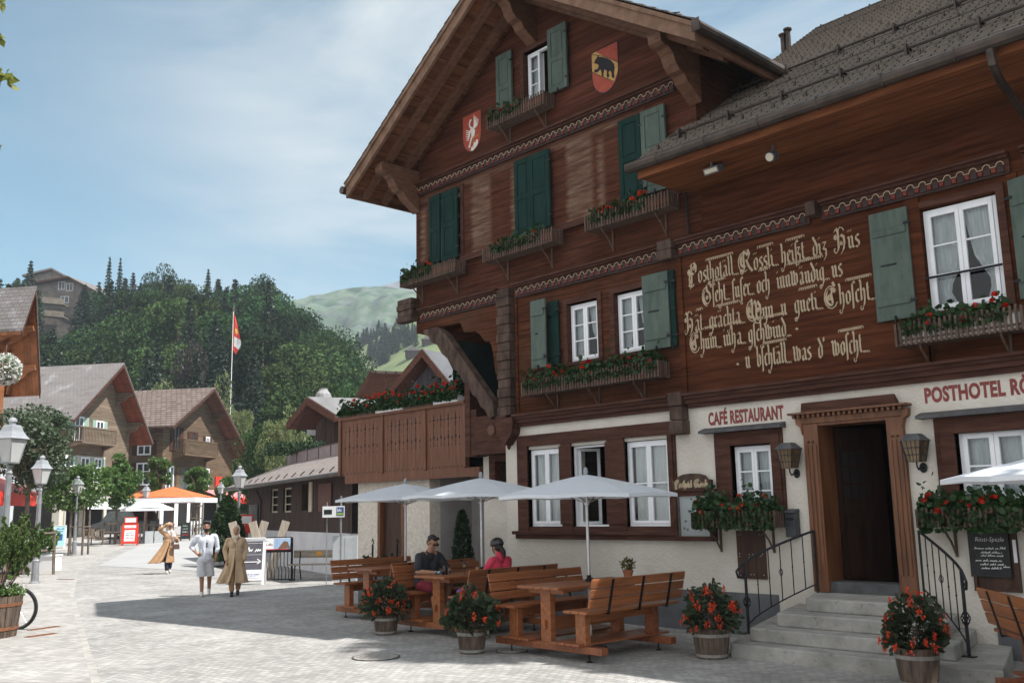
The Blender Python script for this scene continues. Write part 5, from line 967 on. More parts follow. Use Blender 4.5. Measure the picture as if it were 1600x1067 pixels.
# small things on and under the tables
p = (-9.08, 10.55); o = thing("potted_plant", "small yellowish plant in a terracotta pot on the nearest table", "potted plant", (*p, .90)); mb = MB(); mb.lathe([(.05, 0), (.07, .10), (.078, .10), (.078, .13), (.06, .13)], n=14); mb.build("pot", TERRA, o)
r = np.random.RandomState(9); d = r.normal(size=(260, 3)); d /= np.linalg.norm(d, axis=1)[:, None]; V, F = leaves(d*(.05+.06*r.rand(260))[:, None]+np.array([0, 0, .21]), .035, 5, .7, 0, d); link("foliage", rawmesh("foliage", V, F, [leafmat("yellowish_leaf", (.07, .08, .02), (.22, .18, .04), .3, .1, 18)]), o)
BEER = glassmat("clear_glass", (.92, .93, .92))
def glass(x, y, kind, lab):
    o = thing("beer_mug" if kind else "wine_glass", lab, "mug" if kind else "glass", (x, y, .90)); mb = MB()
    if kind:
        mb.lathe([(.042, 0), (.044, .15), (.040, .15), (.037, .01)], n=14); mb.build("glass_body", BEER, o, smooth=True); m2_ = MB(); m2_.tube([(-.042, 0, .12), (-.085, 0, .11), (-.085, 0, .05), (-.042, 0, .03)], .007, 6); m2_.build("handle", BEER, o, smooth=True)
    else:
        mb.lathe([(.036, 0), (.034, .004), (.005, .008), (.004, .09), (.02, .105), (.038, .14), (.034, .19), (.032, .19), (.036, .14), (.01, .108)], n=14); mb.build("bowl", BEER, o, smooth=True); m2_ = MB(); m2_.lathe([(.017, .108), (.035, .135), (.035, .14)], n=12); m2_.build("wine", mat("pale_wine", (.55, .45, .22), (.6, .5, .25), rough=.1), o)
    return o
glass(-12.22, 9.78, 1, "glass beer mug on the table in front of the seated man"); glass(-11.98, 9.98, 0, "wine glass standing right of the beer mug on the table")
o = thing("folded_map", "blue and white folded map held up on the table before the woman", "map", (-11.92, 10.52, .90), R(-12)); mb = MB()
for k in range(4): a, b = k*.10, (k+1)*.10; ya, yb = (0, .03) if k % 2 else (.03, 0); mb.prism([(a, ya), (b, yb), (b, yb+.003), (a, ya+.003)], 'xy', .0, .23, 0); mb.prism([(a, ya-.004), (b, yb-.004), (b, yb-.001), (a, ya-.001)], 'xy', .19, .23, 1); mb.prism([(a+.02, ya-.004+.006*(.5 if k % 2 else -.5)), (b-.02, yb-.006), (b-.02, yb-.003), (a+.02, ya-.002)], 'xy', .05, .16, 2)
mb.build("sheet", [WHITE, mat("map_blue", (.03, .08, .30), (.05, .12, .38), rough=.5), mat("map_grey", (.45, .46, .48), (.6, .6, .62), scale=30)], o)
o = thing("shoulder_bag", "purple blue bag lying on the bench behind the woman", "bag", (-11.38, 9.55, .63)); mb = MB(); mb.ball((0, 0, .07), (.12, .22, .075), 14); mb.build("bag_body", mat("purple_nylon", (.045, .03, .17), (.08, .06, .25), scale=6, rough=.5), o, smooth=True); mb = MB(); mb.tube([(0, -.18, .1), (.05, -.08, .17), (.05, .08, .17), (0, .18, .1)], .01, 5); mb.build("strap", STEEL, o)
# thuja, grey pot with flowers, covers in the ground
def conifer_mesh(name, h, r0, seed, n, m, size=.12, power=.7):
    r = np.random.RandomState(seed); t = r.rand(n)**1.3; a = r.rand(n)*2*np.pi; rr = r0*(1-t)**power*(.55+.45*r.rand(n)**.5)*(1+.12*np.sin(a*5+t*20)); P = np.stack([rr*np.cos(a), rr*np.sin(a), t*h], 1); d = np.stack([np.cos(a), np.sin(a), .5+0*a], 1); V, F = leaves(P, size, seed, .45, -.3, d); return rawmesh(name, V, F, [m])
THU = leafmat("thuja_green", (.012, .034, .014), (.035, .075, .028), .15, .1, 5)
p = onY(723, 885, 13.4); o = thing("thuja_shrub", "narrow dark green thuja in the recess behind the middle parasol", "shrub", (p.x, p.y, 0)); link("foliage", conifer_mesh("foliage", 1.85, .30, 11, 2600, THU, .09, .45), o, (0, 0, .05)); mb = MB(); mb.tube([(0, 0, 0), (0, 0, 1.4)], [.04, .01], 6); mb.build("stem", BARK, o)
p = onG(540, 925); q = Vector((-17.0, 12.0, 0)); o = thing("stone_planter", "grey planter of small red flowers with iron stakes behind the far table set", "planter", (-16.9, 11.9, 0)); mb = MB(); mb.prism([(-.62, 0), (.62, 0), (.68, .72), (-.68, .72)], 'xz', -.22, .22); mb.build("trough", mat("dark_planter_grey", (.07, .075, .085), (.11, .115, .125), scale=5, rough=.7), o)
link("foliage", geranium(1.3, 77, 520, 8, .34, .2, .05), o, (0, 0, .74)); link("blossoms", blossoms(1.3, 77, 22, .3, .2, BELL), o, (0, 0, .76)); mb = MB()
for x in (-.42, .46): mb.tube([(x, 0, .7), (x, 0, 1.22)], .022, 6); mb.tube([(x, 0, 1.22), (x+.04, 0, 1.28), (x, 0, 1.34), (x-.03, 0, 1.28)], .012, 5)
mb.build("stakes", STEEL, o)
p = onY(640, 868, 12.6); o = thing("potted_plant", "round green pot plant beside the annex door behind the far table", "potted plant", (p.x, 12.6, 0)); mb = MB(); mb.lathe([(.13, 0), (.17, .3), (.16, .3)], n=14); mb.build("pot", TERRA, o); d = r.normal(size=(420, 3)); d /= np.linalg.norm(d, axis=1)[:, None]; V, F = leaves(d*(.12+.2*r.rand(420))[:, None]*np.array([1, 1, .9])+np.array([0, 0, .56]), .08, 6, .6, 0, d); link("foliage", rawmesh("foliage", V, F, [FUCH]), o)
CAST = mat("cast_iron", (.05, .045, .04), (.11, .10, .09), scale=15, rough=.7, bump=.4, metal=.3); RUST = mat("rusty_iron", (.16, .06, .03), (.28, .12, .06), scale=14, rough=.9, bump=.4)
def cover(x, y, r_, lab):
    o = thing("manhole_cover", lab, "manhole cover", (x, y, 0)); mb = MB(); mb.lathe([(r_, .0), (r_, .011), (r_*.955, .012), (r_*.955, .006), (r_*.93, .006), (r_*.93, .010)], n=32); mb.build("ring", [CAST], o); mb = MB(); mb.lathe([(r_*.925, .0), (r_*.925, .012)], n=32)
    for k in range(7): mb.box(-r_*.6, r_*.6, -r_*.6+k*r_*.2-.008, -r_*.6+k*r_*.2+.008, .0122, .016)
    mb.build("lid", mat("stone_filled_lid", (.22, .20, .18), (.36, .34, .31), scale=12, rough=.9, bump=.5) if "stone_filled_lid" not in MATS else MATS["stone_filled_lid"], o)
cover(-11.0, 7.62, .32, "round manhole cover at the sunlit edge of the terrace shade"); cover(-10.0, 9.25-.1, .22, "round manhole cover in the shade beside the nearest table platform")
def grate(px, py, px2, py2, wd, lab):
    a, b = onG(px, py), onG(px2, py2); o = thing("drain_grate", lab, "drain", a); L_ = (b-a).length; o.rotation_euler = (0, 0, math.atan2(b.y-a.y, b.x-a.x)); mb = MB(); mb.box(0, L_, -wd/2, wd/2, .004, .016); n = int(L_/.07)
    for k in range(n): mb.box(.03+k*L_/n, .03+k*L_/n+.03, -wd*.28, wd*.28, .0162, .018, 1)
    mb.build("grating", [RUST, UNLIT], o)
grate(46, 985, 90, 979, .14, "rusty slotted drain strip beside the bicycle wheel"); grate(41, 996, 86, 990, .15, "rusty slotted drain strip nearest the camera beside the bicycle"); grate(90, 905, 116, 905, .12, "small curved iron drain in the pale paving"); grate(82, 873, 101, 872, .2, "rusty flat drain cover near the second street lamp")
# ------------------------------------------------------------------ the street to the left
def place(px, D): p = at(px, 800, D); return Vector((p.x, p.y, gz(D)))
ANG = math.atan2(RH.y, RH.x)
def street_lamp(lab):
    o = thing("street_lamp", lab, "street lamp", (0, 0, 0), R(30), "grey lantern street lamps")
    mb = MB(); mb.lathe([(.16, 0), (.16, .03), (.115, .06), (.095, .62), (.105, .66), (.075, .70), (.07, 1.25), (.08, 1.28), (.062, 1.31), (.052, 2.72), (.065, 2.76), (.045, 2.80), (.045, 2.86), (.07, 2.90), (.02, 2.93)], n=10); mb.build("post", LAMPM, o, smooth=False)
    f = lambda s, z: [(-s, -s, z), (s, -s, z), (s, s, z), (-s, s, z)]
    mb = MB(); vs = f(.105, 2.95)+f(.185, 3.40); mb.add(vs, [(0, 1, 5, 4), (1, 2, 6, 5), (2, 3, 7, 6), (3, 0, 4, 7)]); mb.build("lantern_pane", mat("frosted_lantern_glass", (.42, .42, .41), (.50, .50, .49), rough=.25, spec=.5) if "frosted_lantern_glass" not in MATS else MATS["frosted_lantern_glass"], o)
    mb = MB()
    for s in ((-1, -1), (1, -1), (1, 1), (-1, 1)): mb.beam((s[0]*.107, s[1]*.107, 2.94), (s[0]*.188, s[1]*.188, 3.41), .022, .022)
    for s, z in ((.105, 2.95), (.187, 3.40)): q = f(s, z); [mb.beam(q[i], q[(i+1) % 4], .02, .025) for i in range(4)]
    mb.box(-.1, .1, -.1, .1, 2.93, 2.945); mb.build("lantern_frame", LAMPM, o)
    mb = MB(); prev = None
    for s, z in ((.225, 3.40), (.185, 3.455), (.14, 3.54), (.115, 3.63), (.10, 3.66)):
        vs = f(s, z)
        if prev: mb.add(prev+vs, [(0, 1, 5, 4), (1, 2, 6, 5), (2, 3, 7, 6), (3, 0, 4, 7)])
        else: mb.add(vs, [(0, 1, 2, 3)])
        prev = vs
    mb.add(prev, [(0, 1, 2, 3)]); mb.lathe([(.062, 3.66), (.062, 3.72), (.085, 3.725), (.075, 3.77), (.04, 3.80), (.01, 3.81)], n=12); mb.build("lantern_roof", mat("lamp_roof_metal", (.30, .31, .33), (.38, .39, .41), scale=4, rough=.45, metal=.3) if "lamp_roof_metal" not in MATS else MATS["lamp_roof_metal"], o); return o
l0 = street_lamp("street lamp nearest the camera behind the pine in its half barrel")
l0.location = place(10, 18.2)
for px, D, s, lab in ((61, 29.5, 1.0, "street lamp beside the blue pavement board"), (119, 46.2, .98, "street lamp in front of the café awning"), (227, 58, .88, "street lamp next to the red pavement board"), (373, 37.2, .98, "street lamp in front of the dark barn corner behind the woman in beige"), (344, 66, .9, "small distant street lamp beside the pink awning"), (58, 62, .9, "street lamp partly hidden behind the big tree by the red awning")):
    c = dup(l0, lab, place(px, D)); c.scale = (s, s, s)

# half barrel with a mountain pine, and the bicycle behind it
PINE = leafmat("pine_needles", (.06, .11, .03), (.15, .21, .07), .3, .1, 3); WFL = leafmat("white_petal", (.62, .62, .58), (.74, .74, .70), .3, .05, 8)
pl = place(-6, 16.3); pl.z = 0
o = thing("barrel_planter", "large weathered half barrel with a pine bush and small white flowers at the left edge", "planter", pl)
mb = MB(); r_, h = .50, .66
for j in range(22):
    a0, a1 = 2*math.pi*j/22+.01, 2*math.pi*(j+1)/22-.01
    pt = [[(rr*math.cos(a), rr*math.sin(a), z) for a in (a0, a1)] + [((rr-.03)*math.cos(a), (rr-.03)*math.sin(a), z) for a in (a1, a0)] for rr, z in ((r_*.86, 0), (r_, h))]
    mb.add(pt[0]+pt[1], [(0, 3, 2, 1), (4, 5, 6, 7)] + [(q, (q+1) % 4, 4+(q+1) % 4, 4+q) for q in range(4)])
mb.build("barrel", BARREL, o); mb = MB()
for z in (.12, .50): rr = r_*(.86+.14*z/h)+.004; mb.lathe([(rr, z), (rr+.005, z), (rr+.012, z+.05), (rr+.005, z+.05)], n=28)
mb.build("hoop", RUST, o); mb = MB(); mb.lathe([(r_*.94, h*.88), (.1, h*.95)], n=16); mb.build("soil", SOIL, o)
r = np.random.RandomState(21); P = []; S_ = MB(); dirs = []
for k in range(20):
    a = k*2.4; out = .25+.42*r.rand(); p0 = np.array([.1*math.cos(a), .1*math.sin(a), h*.9]); p1 = np.array([out*.75*math.cos(a), out*.75*math.sin(a), h+.35+.25*r.rand()]); p2 = np.array([out*1.25*math.cos(a), out*1.25*math.sin(a), h+.75+.5*r.rand()*(1.2-out)])
    S_.tube([p0, (p0+p1)/2+np.array([0, 0, -.05]), p1, p2], [.024, .015, .009, .003], 5)
    for t in range(20):
        c = p1+(p2-p1)*(t/19*.95+.1) + r.normal(0, .10, 3); ax = np.array([r.normal(0, .35), r.normal(0, .35), 1.]); ax /= np.linalg.norm(ax)
        m = 64; q = r.rand(m)[:, None]*ax*.13; P.append(c+q+r.normal(0, .008, (m, 3))); dd = r.normal(0, .6, (m, 3))+ax*.9; dirs.append(dd/np.linalg.norm(dd, axis=1)[:, None])
P = np.concatenate(P); V, F = leaves(P, .085, 3, .26, -.3, np.concatenate(dirs)); link("foliage", rawmesh("foliage", V, F, [PINE]), o); S_.build("branch", mat("pine_bark", (.16, .10, .07), (.30, .20, .14), scale=9, rough=.9, bump=.4), o)
n = 2600; a = r.rand(n)*2*np.pi; rr = .53*np.sqrt(r.rand(n)); P = np.stack([rr*np.cos(a), rr*np.sin(a), h+.02+.17*r.rand(n)*(1.1-rr)+.1*np.sin(a*4)*.4], 1); V, F = leaves(P, .04, 8, .6, .0); link("ground_cover", rawmesh("ground_cover", V, F, [leafmat("fresh_green", (.05, .11, .02), (.13, .22, .05), .3, .05, 7)]), o)
P2 = P[:230]+np.array([0, 0, .05]); P2 = np.concatenate([P2+r.normal(0, .008, P2.shape) for _ in range(4)]); V, F = leaves(P2, .022, 9, 1, 0); link("blossoms", rawmesh("blossoms", V, F, [WFL]), o)
def bicycle(px, D, lab, fl=-1, loc=None, rz=None):
    o = thing("bicycle", lab, "bicycle", loc or place(px, D), ANG if rz is None else rz, None)
    TYRE = MATS.get("tyre_rubber") or mat("tyre_rubber", (.015, .015, .016), (.035, .034, .034), scale=9, rough=.85); Rw = .36
    for cx in (0, fl*1.06):
        w_ = MB(); w_.tube([(cx+Rw*.965*math.cos(t), 0, Rw+Rw*.965*math.sin(t)) for t in [k*math.pi/18 for k in range(36)]], .028, 7, closed=True); wo_ = w_.build("wheel", TYRE, o, smooth=True)
        w_ = MB(); w_.tube([(cx+Rw*.88*math.cos(t), 0, Rw+Rw*.88*math.sin(t)) for t in [k*math.pi/18 for k in range(36)]], .012, 5, closed=True)
        for k in range(14): t = k*math.pi/7; w_.tube([(cx+.02*math.cos(t+1), .02*(-1)**k, Rw+.02*math.sin(t+1)), (cx+Rw*.88*math.cos(t), 0, Rw+Rw*.88*math.sin(t))], .0022, 3)
        w_.tube([(cx, -.05, Rw), (cx, .05, Rw)], .022, 8); w_.build("rim", ALU, wo_)
    fm = MATS.get("bike_paint") or mat("bike_paint", (.03, .03, .035), (.05, .05, .055), rough=.35); b = MB(); bb = (fl*.43, 0, .29); st = (fl*.26, 0, .80); hd = (fl*.86, 0, .82); hb = (fl*.89, 0, .68)
    for p, q in ((bb, st), (st, hd), (bb, hb), (hd, hb)): b.tube([p, q], .017, 7)
    for s in (-.05, .05): b.tube([(0, s, Rw), (bb[0], s*.6, bb[2])], .010, 6); b.tube([(0, s, Rw), (st[0], s*.5, .74)], .009, 6); b.tube([(fl*1.06, s, Rw), (hb[0]+fl*.01, s, hb[2])], .012, 6)
    b.build("frame", fm, o); b = MB(); b.tube([st, (st[0]-fl*.04, 0, .95)], .013, 6); b.ball((st[0]-fl*.03, 0, .97), (.13, .07, .03), 10); b.build("saddle", STEEL, o)
    b = MB(); b.tube([hd, (hd[0]-fl*.02, 0, .98)], .014, 6); b.tube([(hd[0]-fl*.02-.02, -.3, .99), (hd[0]+fl*.03, -.12, 1.0), (hd[0]+fl*.03, .12, 1.0), (hd[0]-fl*.02-.02, .3, .99)], .013, 6); b.build("handlebar", STEEL, o)
    b = MB(); b.lathe([(.10, -.005), (.10, .005)], n=16, M=Matrix.Translation((bb[0], -.06, bb[2])) @ Matrix.Rotation(R(90), 4, 'X')); b.tube([(bb[0], -.08, bb[2]), (bb[0]+.12, -.08, bb[2]-.12)], .01, 5); b.lathe([(.05, -.012), (.05, .012)], n=12, M=Matrix.Translation((0, -.06, Rw)) @ Matrix.Rotation(R(90), 4, 'X')); b.tube([(.0, -.06, Rw), (.02, -.06, Rw-.14)], .018, 5); b.build("drivetrain", STEEL, o); return o
q = place(36, 17.3); bicycle(0, 0, "bicycle parked behind the half barrel, its rear wheel showing", loc=(q.x, q.y, 0))
q = place(338, 64); bicycle(0, 0, "distant dark bicycle leaning by the white wall under the pink awning", loc=q)

# trees: a tapered trunk with limbs, and a crown of many leaf clumps
def crown_mesh(name, w_, h, seed, m, nclump=30, per=90, leaf=.16, low=.0, shape='round', fill=1.):
    r = np.random.RandomState(seed); PP = []; DD = []
    for k in range(nclump):
        d = r.normal(size=3); d /= np.linalg.norm(d); rad = .45+.55*r.rand()**.6; t = .5+.5*d[2]*rad
        taper = 1. if shape == 'round' else (1.15-.75*t)
        c = np.array([d[0]*rad*w_*.40*taper, d[1]*rad*w_*.40*taper, h*(.5+.40*d[2]*rad)]); cr = w_*(.12+.10*r.rand())*fill
        e = r.normal(size=(per, 3)); e /= np.linalg.norm(e, axis=1)[:, None]; e[:, 2] *= .75; q = cr*(.55+.45*r.rand(per)**.4)[:, None]*e
        PP.append(c+q); DD.append(e)
    V, F = leaves(np.concatenate(PP), leaf, seed, .62, .25, np.concatenate(DD)); return rawmesh(name, V, F, [m])
def trunk_mb(h, r0, ch, cw, seed, lean=0.):
    r = np.random.RandomState(seed); mb = MB(); mb.tube([(0, 0, -.1), (lean*.3, 0, h*.5), (lean, 0, h), (lean, 0, h+ch*.55)], [r0*1.25, r0*.9, r0*.75, r0*.2], 8)
    for k in range(7):
        a = k*2.4+r.rand(); z = h+ch*.42*r.rand()*.7; e = (lean+cw*.38*math.cos(a), cw*.38*math.sin(a), z+ch*(.22+.25*r.rand())); mb.tube([(lean, 0, z), ((lean+e[0])/2, e[1]/2, z+(e[2]-z)*.65), e], [r0*.45, r0*.3, r0*.1], 5)
    return mb
LGREEN = leafmat("street_tree_leaf", (.045, .10, .022), (.13, .22, .055), .35, .15, 1.5); SILV = leafmat("grey_green_leaf", (.03, .05, .025), (.10, .135, .075), .25, .1, 1.5)
def tree(p, h, ch, cw, r0, seed, lab, m, leaf=.13, nc=34, per=120, group="young trees along the street", shape='round'):
    o = thing("street_tree", lab, "tree", p, rng.random()*6, group); trunk_mb(h, r0, ch, cw, seed).build("trunk", BARK, o)
    link("crown", crown_mesh("crown", cw, ch, seed, m, nc, per, leaf, shape=shape), o, (0, 0, h-.25*ch*.2)); return o
def tree_px(px, D, ytop, ybot, wpx, r0, seed, lab, m=None, **k):
    p = place(px, D); s = 1500/D; hy = 804+(320-px)*.02; zt = 1.9+(hy-ytop)/s-p.z; zb = 1.9+(hy-ybot)/s-p.z
    return tree(p, max(.8, zb), zt-zb, wpx/s, r0, seed, lab, m or LGREEN, **k)
tree_px(42, 34, 592, 775, 135, .10, 41, "tallest grey green street tree beside the red shop awning", SILV, leaf=.15, nc=46, per=130)
tree_px(112, 47, 716, 806, 105, .07, 42, "staked young tree with a wide crown behind the third street lamp", leaf=.17, nc=40)
tree_px(182, 56, 694, 800, 66, .08, 43, "young tree in a wooden guard left of the red pavement board", leaf=.2, nc=34)
tree_px(246, 61, 698, 778, 40, .07, 44, "slim young tree in front of the orange parasol", leaf=.2, nc=26); tree_px(307, 64, 724, 784, 42, .07, 45, "round young tree at the right end of the orange parasol", leaf=.2, nc=24)
tree_px(352, 70, 735, 806, 36, .08, 46, "small leafy tree between the second chalet and the barn", leaf=.22, nc=22)
def guard(px, D, lab, w_=.5, h=1.25):
    o = thing("tree_guard", lab, "tree guard", place(px, D), ANG); mb = MB()
    for a, b in ((-w_, -w_), (w_, -w_), (w_, w_), (-w_, w_)): mb.tube([(a, b, 0), (a*.95, b*.95, h)], .05, 6)
    for z in (h-.1, h*.55): 
        for i, (a, b) in enumerate(((-w_, -w_), (w_, -w_), (w_, w_), (-w_, w_))): c = ((-w_, -w_), (w_, -w_), (w_, w_), (-w_, w_))[(i+1) % 4]; mb.tube([(a, b, z), (*c, z)], .035, 5)
    mb.build("rails", BARK, o)
guard(182, 56, "rough wooden guard round the young tree beside the red board"); guard(42, 33, "rough wooden guard round the tall tree by the red awning", .7, 1.5); guard(126, 46.8, "tall pair of wooden stakes beside the third street lamp", .32, 2.4); guard(307, 64, "tall wooden stakes round the tree at the end of the orange parasol", .3, 2.0)
q = place(355, 36.5); o = thing("potted_conifer", "bushy dark green pine in front of the barn behind the woman in beige", "shrub", q)
V = conifer_mesh("foliage", 2.3, .85, 51, 5200, leafmat("dark_pine", (.015, .035, .012), (.05, .085, .03), .15, .1, 2), .2, .6); link("foliage", V, o, (0, 0, .25)); mb = MB(); mb.tube([(0, 0, 0), (0, 0, 1.8)], [.07, .02], 6); mb.build("stem", BARK, o)
q = place(76, 36); o = thing("white_planter", "white box planter with a feathery green bush behind the second street lamp", "planter", q, ANG); mb = MB(); mb.box(-.55, .45, -.3, .3, 0, .52); mb.box(-.58, .48, -.33, .33, .52, .57); mb.build("box", WHITE, o); link("foliage", crown_mesh("foliage", 1.2, 1.1, 55, LGREEN, 22, 80, .1), o, (0, 0, .5))
q = place(4, 27); o = thing("garden_shrub", "low green shrub behind the pine at the left edge", "shrub", q, ANG); link("foliage", crown_mesh("foliage", 1.3, 1.2, 56, LGREEN, 20, 80, .1), o, (0, 0, .0)); mb = MB(); mb.tube([(0, 0, 0), (0, 0, .7)], .03, 5); mb.build("stem", BARK, o)

# ------------------------------------------------------------------ chalets
CW1 = mat("chalet_beige_boards", (.13, .092, .063), (.23, .17, .12), scale=2.5, stretch=(.4, .4, 5), planks=('Z', .22, .04, (.09, .06, .04)), bump=.3, rough=.85); CW2 = mat("chalet_brown_boards", (.085, .055, .034), (.18, .12, .072), scale=2.5, stretch=(.4, .4, 5), planks=('Z', .22, .04, (.05, .03, .02)), bump=.3, rough=.85)
CWO = mat("chalet_orange_boards", (.19, .066, .024), (.30, .12, .046), scale=2.5, stretch=(.4, .4, 5), planks=('Z', .2, .04, (.12, .04, .015)), bump=.3, rough=.7); CRED = mat("red_soffit_boards", (.17, .042, .018), (.27, .07, .032), scale=3, stretch=(3, .5, .5), planks=('Y', .3, .05, (.06, .015, .008)), bump=.2, rough=.7)
RG = mat("weathered_grey_tiles", (.12, .105, .098), (.21, .19, .182), scale=1.6, stretch=(.4, .4, 3), rough=.8, bump=.5, brick=('Y', 'Z', .28, .16, .012, (.09, .08, .078), (.17, .155, .15)), spots=(.9, .55, (.30, .295, .30))); RB = mat("brown_clay_tiles", (.085, .06, .05), (.17, .125, .105), scale=3, rough=.85, bump=.7, brick=('Y', 'Z', .45, .22, .03, (.04, .028, .024), (.20, .15, .13)))
SGREEN = mat("sage_shutter", (.25, .35, .28), (.32, .42, .34), scale=5, rough=.7); STONEW = mat("old_plaster", (.42, .38, .32), (.60, .56, .49), scale=.8, rough=.95, bump=.5, bscale=10)
DGLASS = mat("dark_window_glass", (.03, .035, .04), (.07, .08, .09), scale=3, rough=.1, spec=.6)
class House:
    """local x runs along the gable, y away from it, z up; the gable's roof edge lies at y = 0"""
    def __init__(s, name, lab, E, ang, prm, wall, roof, soff, depth, cat="house"):
        xa, za, xr, zr, z0 = prm; s.ang = ang; g = FH*math.cos(ang)+RH*math.sin(ang); s.g = g; s.n = Vector((g.y, -g.x, 0)); s.E = Vector((E.x, E.y, 0))
        s.base = gzp(E); s.o = thing(name, lab, cat, (E.x, E.y, 0), math.atan2(g.y, g.x)); o = s.o; oh = 1.3
        mb = MB()
        for (x0, zz0, x1, zz1) in ((0, z0, xa, za), (xr, zr, xa, za)): mb.prism([(x0, zz0-.16), (x1, zz1-.16), (x1, zz1), (x0, zz0)], 'xz', 0, depth)
        mb.build("roof_boards", soff, o); mb = MB()
        for (x0, zz0, x1, zz1) in ((0, z0, xa, za), (xr, zr, xa, za)): mb.prism([(x0+(x0-x1)*.015, zz0+(zz0-zz1)*.015+.003), (x1, zz1+.003), (x1, zz1+.11), (x0+(x0-x1)*.015, zz0+(zz0-zz1)*.015+.10)], 'xz', -.06, depth+.05)
        mb.build("roof", roof, o); mb = MB()
        for (x0, zz0, x1, zz1) in ((0, z0, xa, za), (xr, zr, xa, za)): mb.prism([(x0, zz0-.26), (x1, zz1-.26), (x1, zz1+.02), (x0, zz0+.02)], 'xz', -.05, -.001)
        mb.build("verge_board", BEAM, o)
        s.wl, s.wr = .95, xr-.95; zt = lambda x: (z0+(za-z0)*x/xa if x < xa else zr+(za-zr)*(xr-x)/(xr-xa))-.165; s.zt = zt; s.oh = oh
        mb = MB(); mb.prism([(s.wl, -.2), (s.wr, -.2), (s.wr, zt(s.wr)), (xa, zt(xa)), (s.wl, zt(s.wl))], 'xz', oh, depth-1); mb.build("wall", wall, o)
        for x0, x1 in ((0, xa), (xr, xa)):
            for t in (.30, .68):
                mb = MB(); x = x0+(x1-x0)*t; z = zt(x)
                mb.prism([(oh, z), (.1, z), (.05, z-.22), (.35, z-.30), (.6, z-.55), (oh-.15, z-.75), (oh, z-1.15)], 'yz', x-.09, x+.09); mb.build("console", wall, o)
    def px(s, x, y, off=0.):                                           # picture point onto the gable wall: (local x, z)
        P0 = s.E - s.n*(s.oh-off); d = ray(x, y); t = ((P0-CP).dot(s.n))/d.dot(s.n); q = CP+d*t; return (q-P0).dot(s.g), q.z
    def win(s, x0, x1, z0, z1, face='g', shut=None, fr=WPAINT, ws=.5):
        mb = MB(); w_ = x1-x0
        def B(a, b, c, d, e, f, mi):
            if face == 'g': mb.box(a, b, s.oh+c, s.oh+d, e, f, mi)
            else: mb.box(s.wl+c, s.wl+d, a, b, e, f, mi)
        B(x0, x1, -.03, .02, z0, z1, 1)
        for a, b in ((x0-.06, x0+.05), ((x0+x1)/2-.05, (x0+x1)/2+.05), (x1-.05, x1+.06)): B(a, b, -.07, -.031, z0-.06, z1+.06, 0)
        for e, f in ((z0-.06, z0+.05), (z1-.05, z1+.06), (z0+(z1-z0)*.62-.03, z0+(z1-z0)*.62+.03)): B(x0+.05, x1-.05, -.068, -.031, e, f, 0)
        mb.build("window", [fr, DGLASS], s.o)
        if shut:
            for a, b in ((x0-w_*ws-.07, x0-.07), (x1+.07, x1+w_*ws+.07)): mb = MB(); B(a, b, -.06, -.003, z0-.05, z1+.05, 0); B(a+.06, b-.06, -.07, -.0601, z0+.05, z1-.05, 0); mb.build("shutter", shut, s.o)
    def balcony(s, x0, x1, z, h=1.0, d=1.1, m=None, wrap=False, name="balcony"):
        m = m or CW1; mb = MB(); y = s.oh
        mb.box(x0, x1, y-d, y, z-.16, z); mb.box(x0, x1, y-d-.05, y-d+.05, z+h-.08, z+h)
        n = int((x1-x0)/.16)
        for k in range(n+1): x = x0+(x1-x0)*k/n; mb.box(x-.055, x+.055, y-d-.02, y-d+.02, z, z+h-.08)
        n = max(2, int(d/.16))
        for e in (x0, x1):
            mb.box(e-.05, e+.05, y-d, y, z+h-.08, z+h)
            for k in range(n): yy = y-d+d*k/n; mb.box(e-.02, e+.02, yy-.05, yy+.05, z, z+h-.08)
            mb.prism([(y, z-.16), (y-d+.05, z-.16), (y-.15, z-.45), (y, z-.9)], 'yz', e-.06, e+.06)
        mb.build(name, m, s.o)
def from_px(E, D, ang, ap, er): 
    P0 = at(*E, D); g = FH*math.cos(ang)+RH*math.sin(ang); n = Vector((g.y, -g.x, 0)); Q = Vector((P0.x, P0.y, 0)); out = []
    for p in (ap, er): d = ray(*p); t = ((Q-CP).dot(n))/d.dot(n); q = CP+d*t; out += [(q-Q).dot(g), q.z]
    return P0, (*out, P0.z)
A10 = R(10)
P0, prm = from_px((115, 655), 62, A10, (193, 569), (238, 692)); h1 = House("chalet", "large chalet with grey tiled roof and a café on its ground floor", P0, A10, prm, CW1, RG, CRED, 24)
x, z = h1.px(143, 681, 1.1); h1.balcony(1.5, 5.3, 6.95, .95, 1.0); h1.win(2.0, 2.9, 7.05, 8.6, shut=SGREEN, ws=.6); h1.win(4.4, 5.2, 7.05, 8.5, shut=SGREEN, ws=.5)
h1.win(1.25, 2.1, 4.3, 5.9, shut=SGREEN, ws=.35); h1.win(2.9, 3.8, 4.3, 5.9); h1.win(4.4, 5.2, 4.3, 5.9, shut=SGREEN, ws=.45); h1.win(6.6, 7.3, 4.0, 5.8, fr=BEAM); h1.win(7.6, 8.2, 4.0, 5.8, fr=BEAM)
for yy in (2.2, 4.2, 7, 10, 13): h1.win(yy, yy+1.0, 4.3, 5.9, 's', SGREEN, ws=.35); h1.win(yy, yy+.9, 6.6, 7.5, 's', SGREEN, ws=.35)
mb = MB(); mb.box(h1.wl-.02, h1.wr+.02, h1.oh-.02, 23.02, -.2, 3.35, 0); mb.box(h1.wl-.015, 5.7, h1.oh-.012, 10, 3.35, 6.05, 0)
for a, b in ((1.5, 2.9), (3.3, 5.6), (6.0, 8.3)): mb.box(a, b, h1.oh-.03, h1.oh-.021, h1.base-.1, h1.base+2.35, 1)
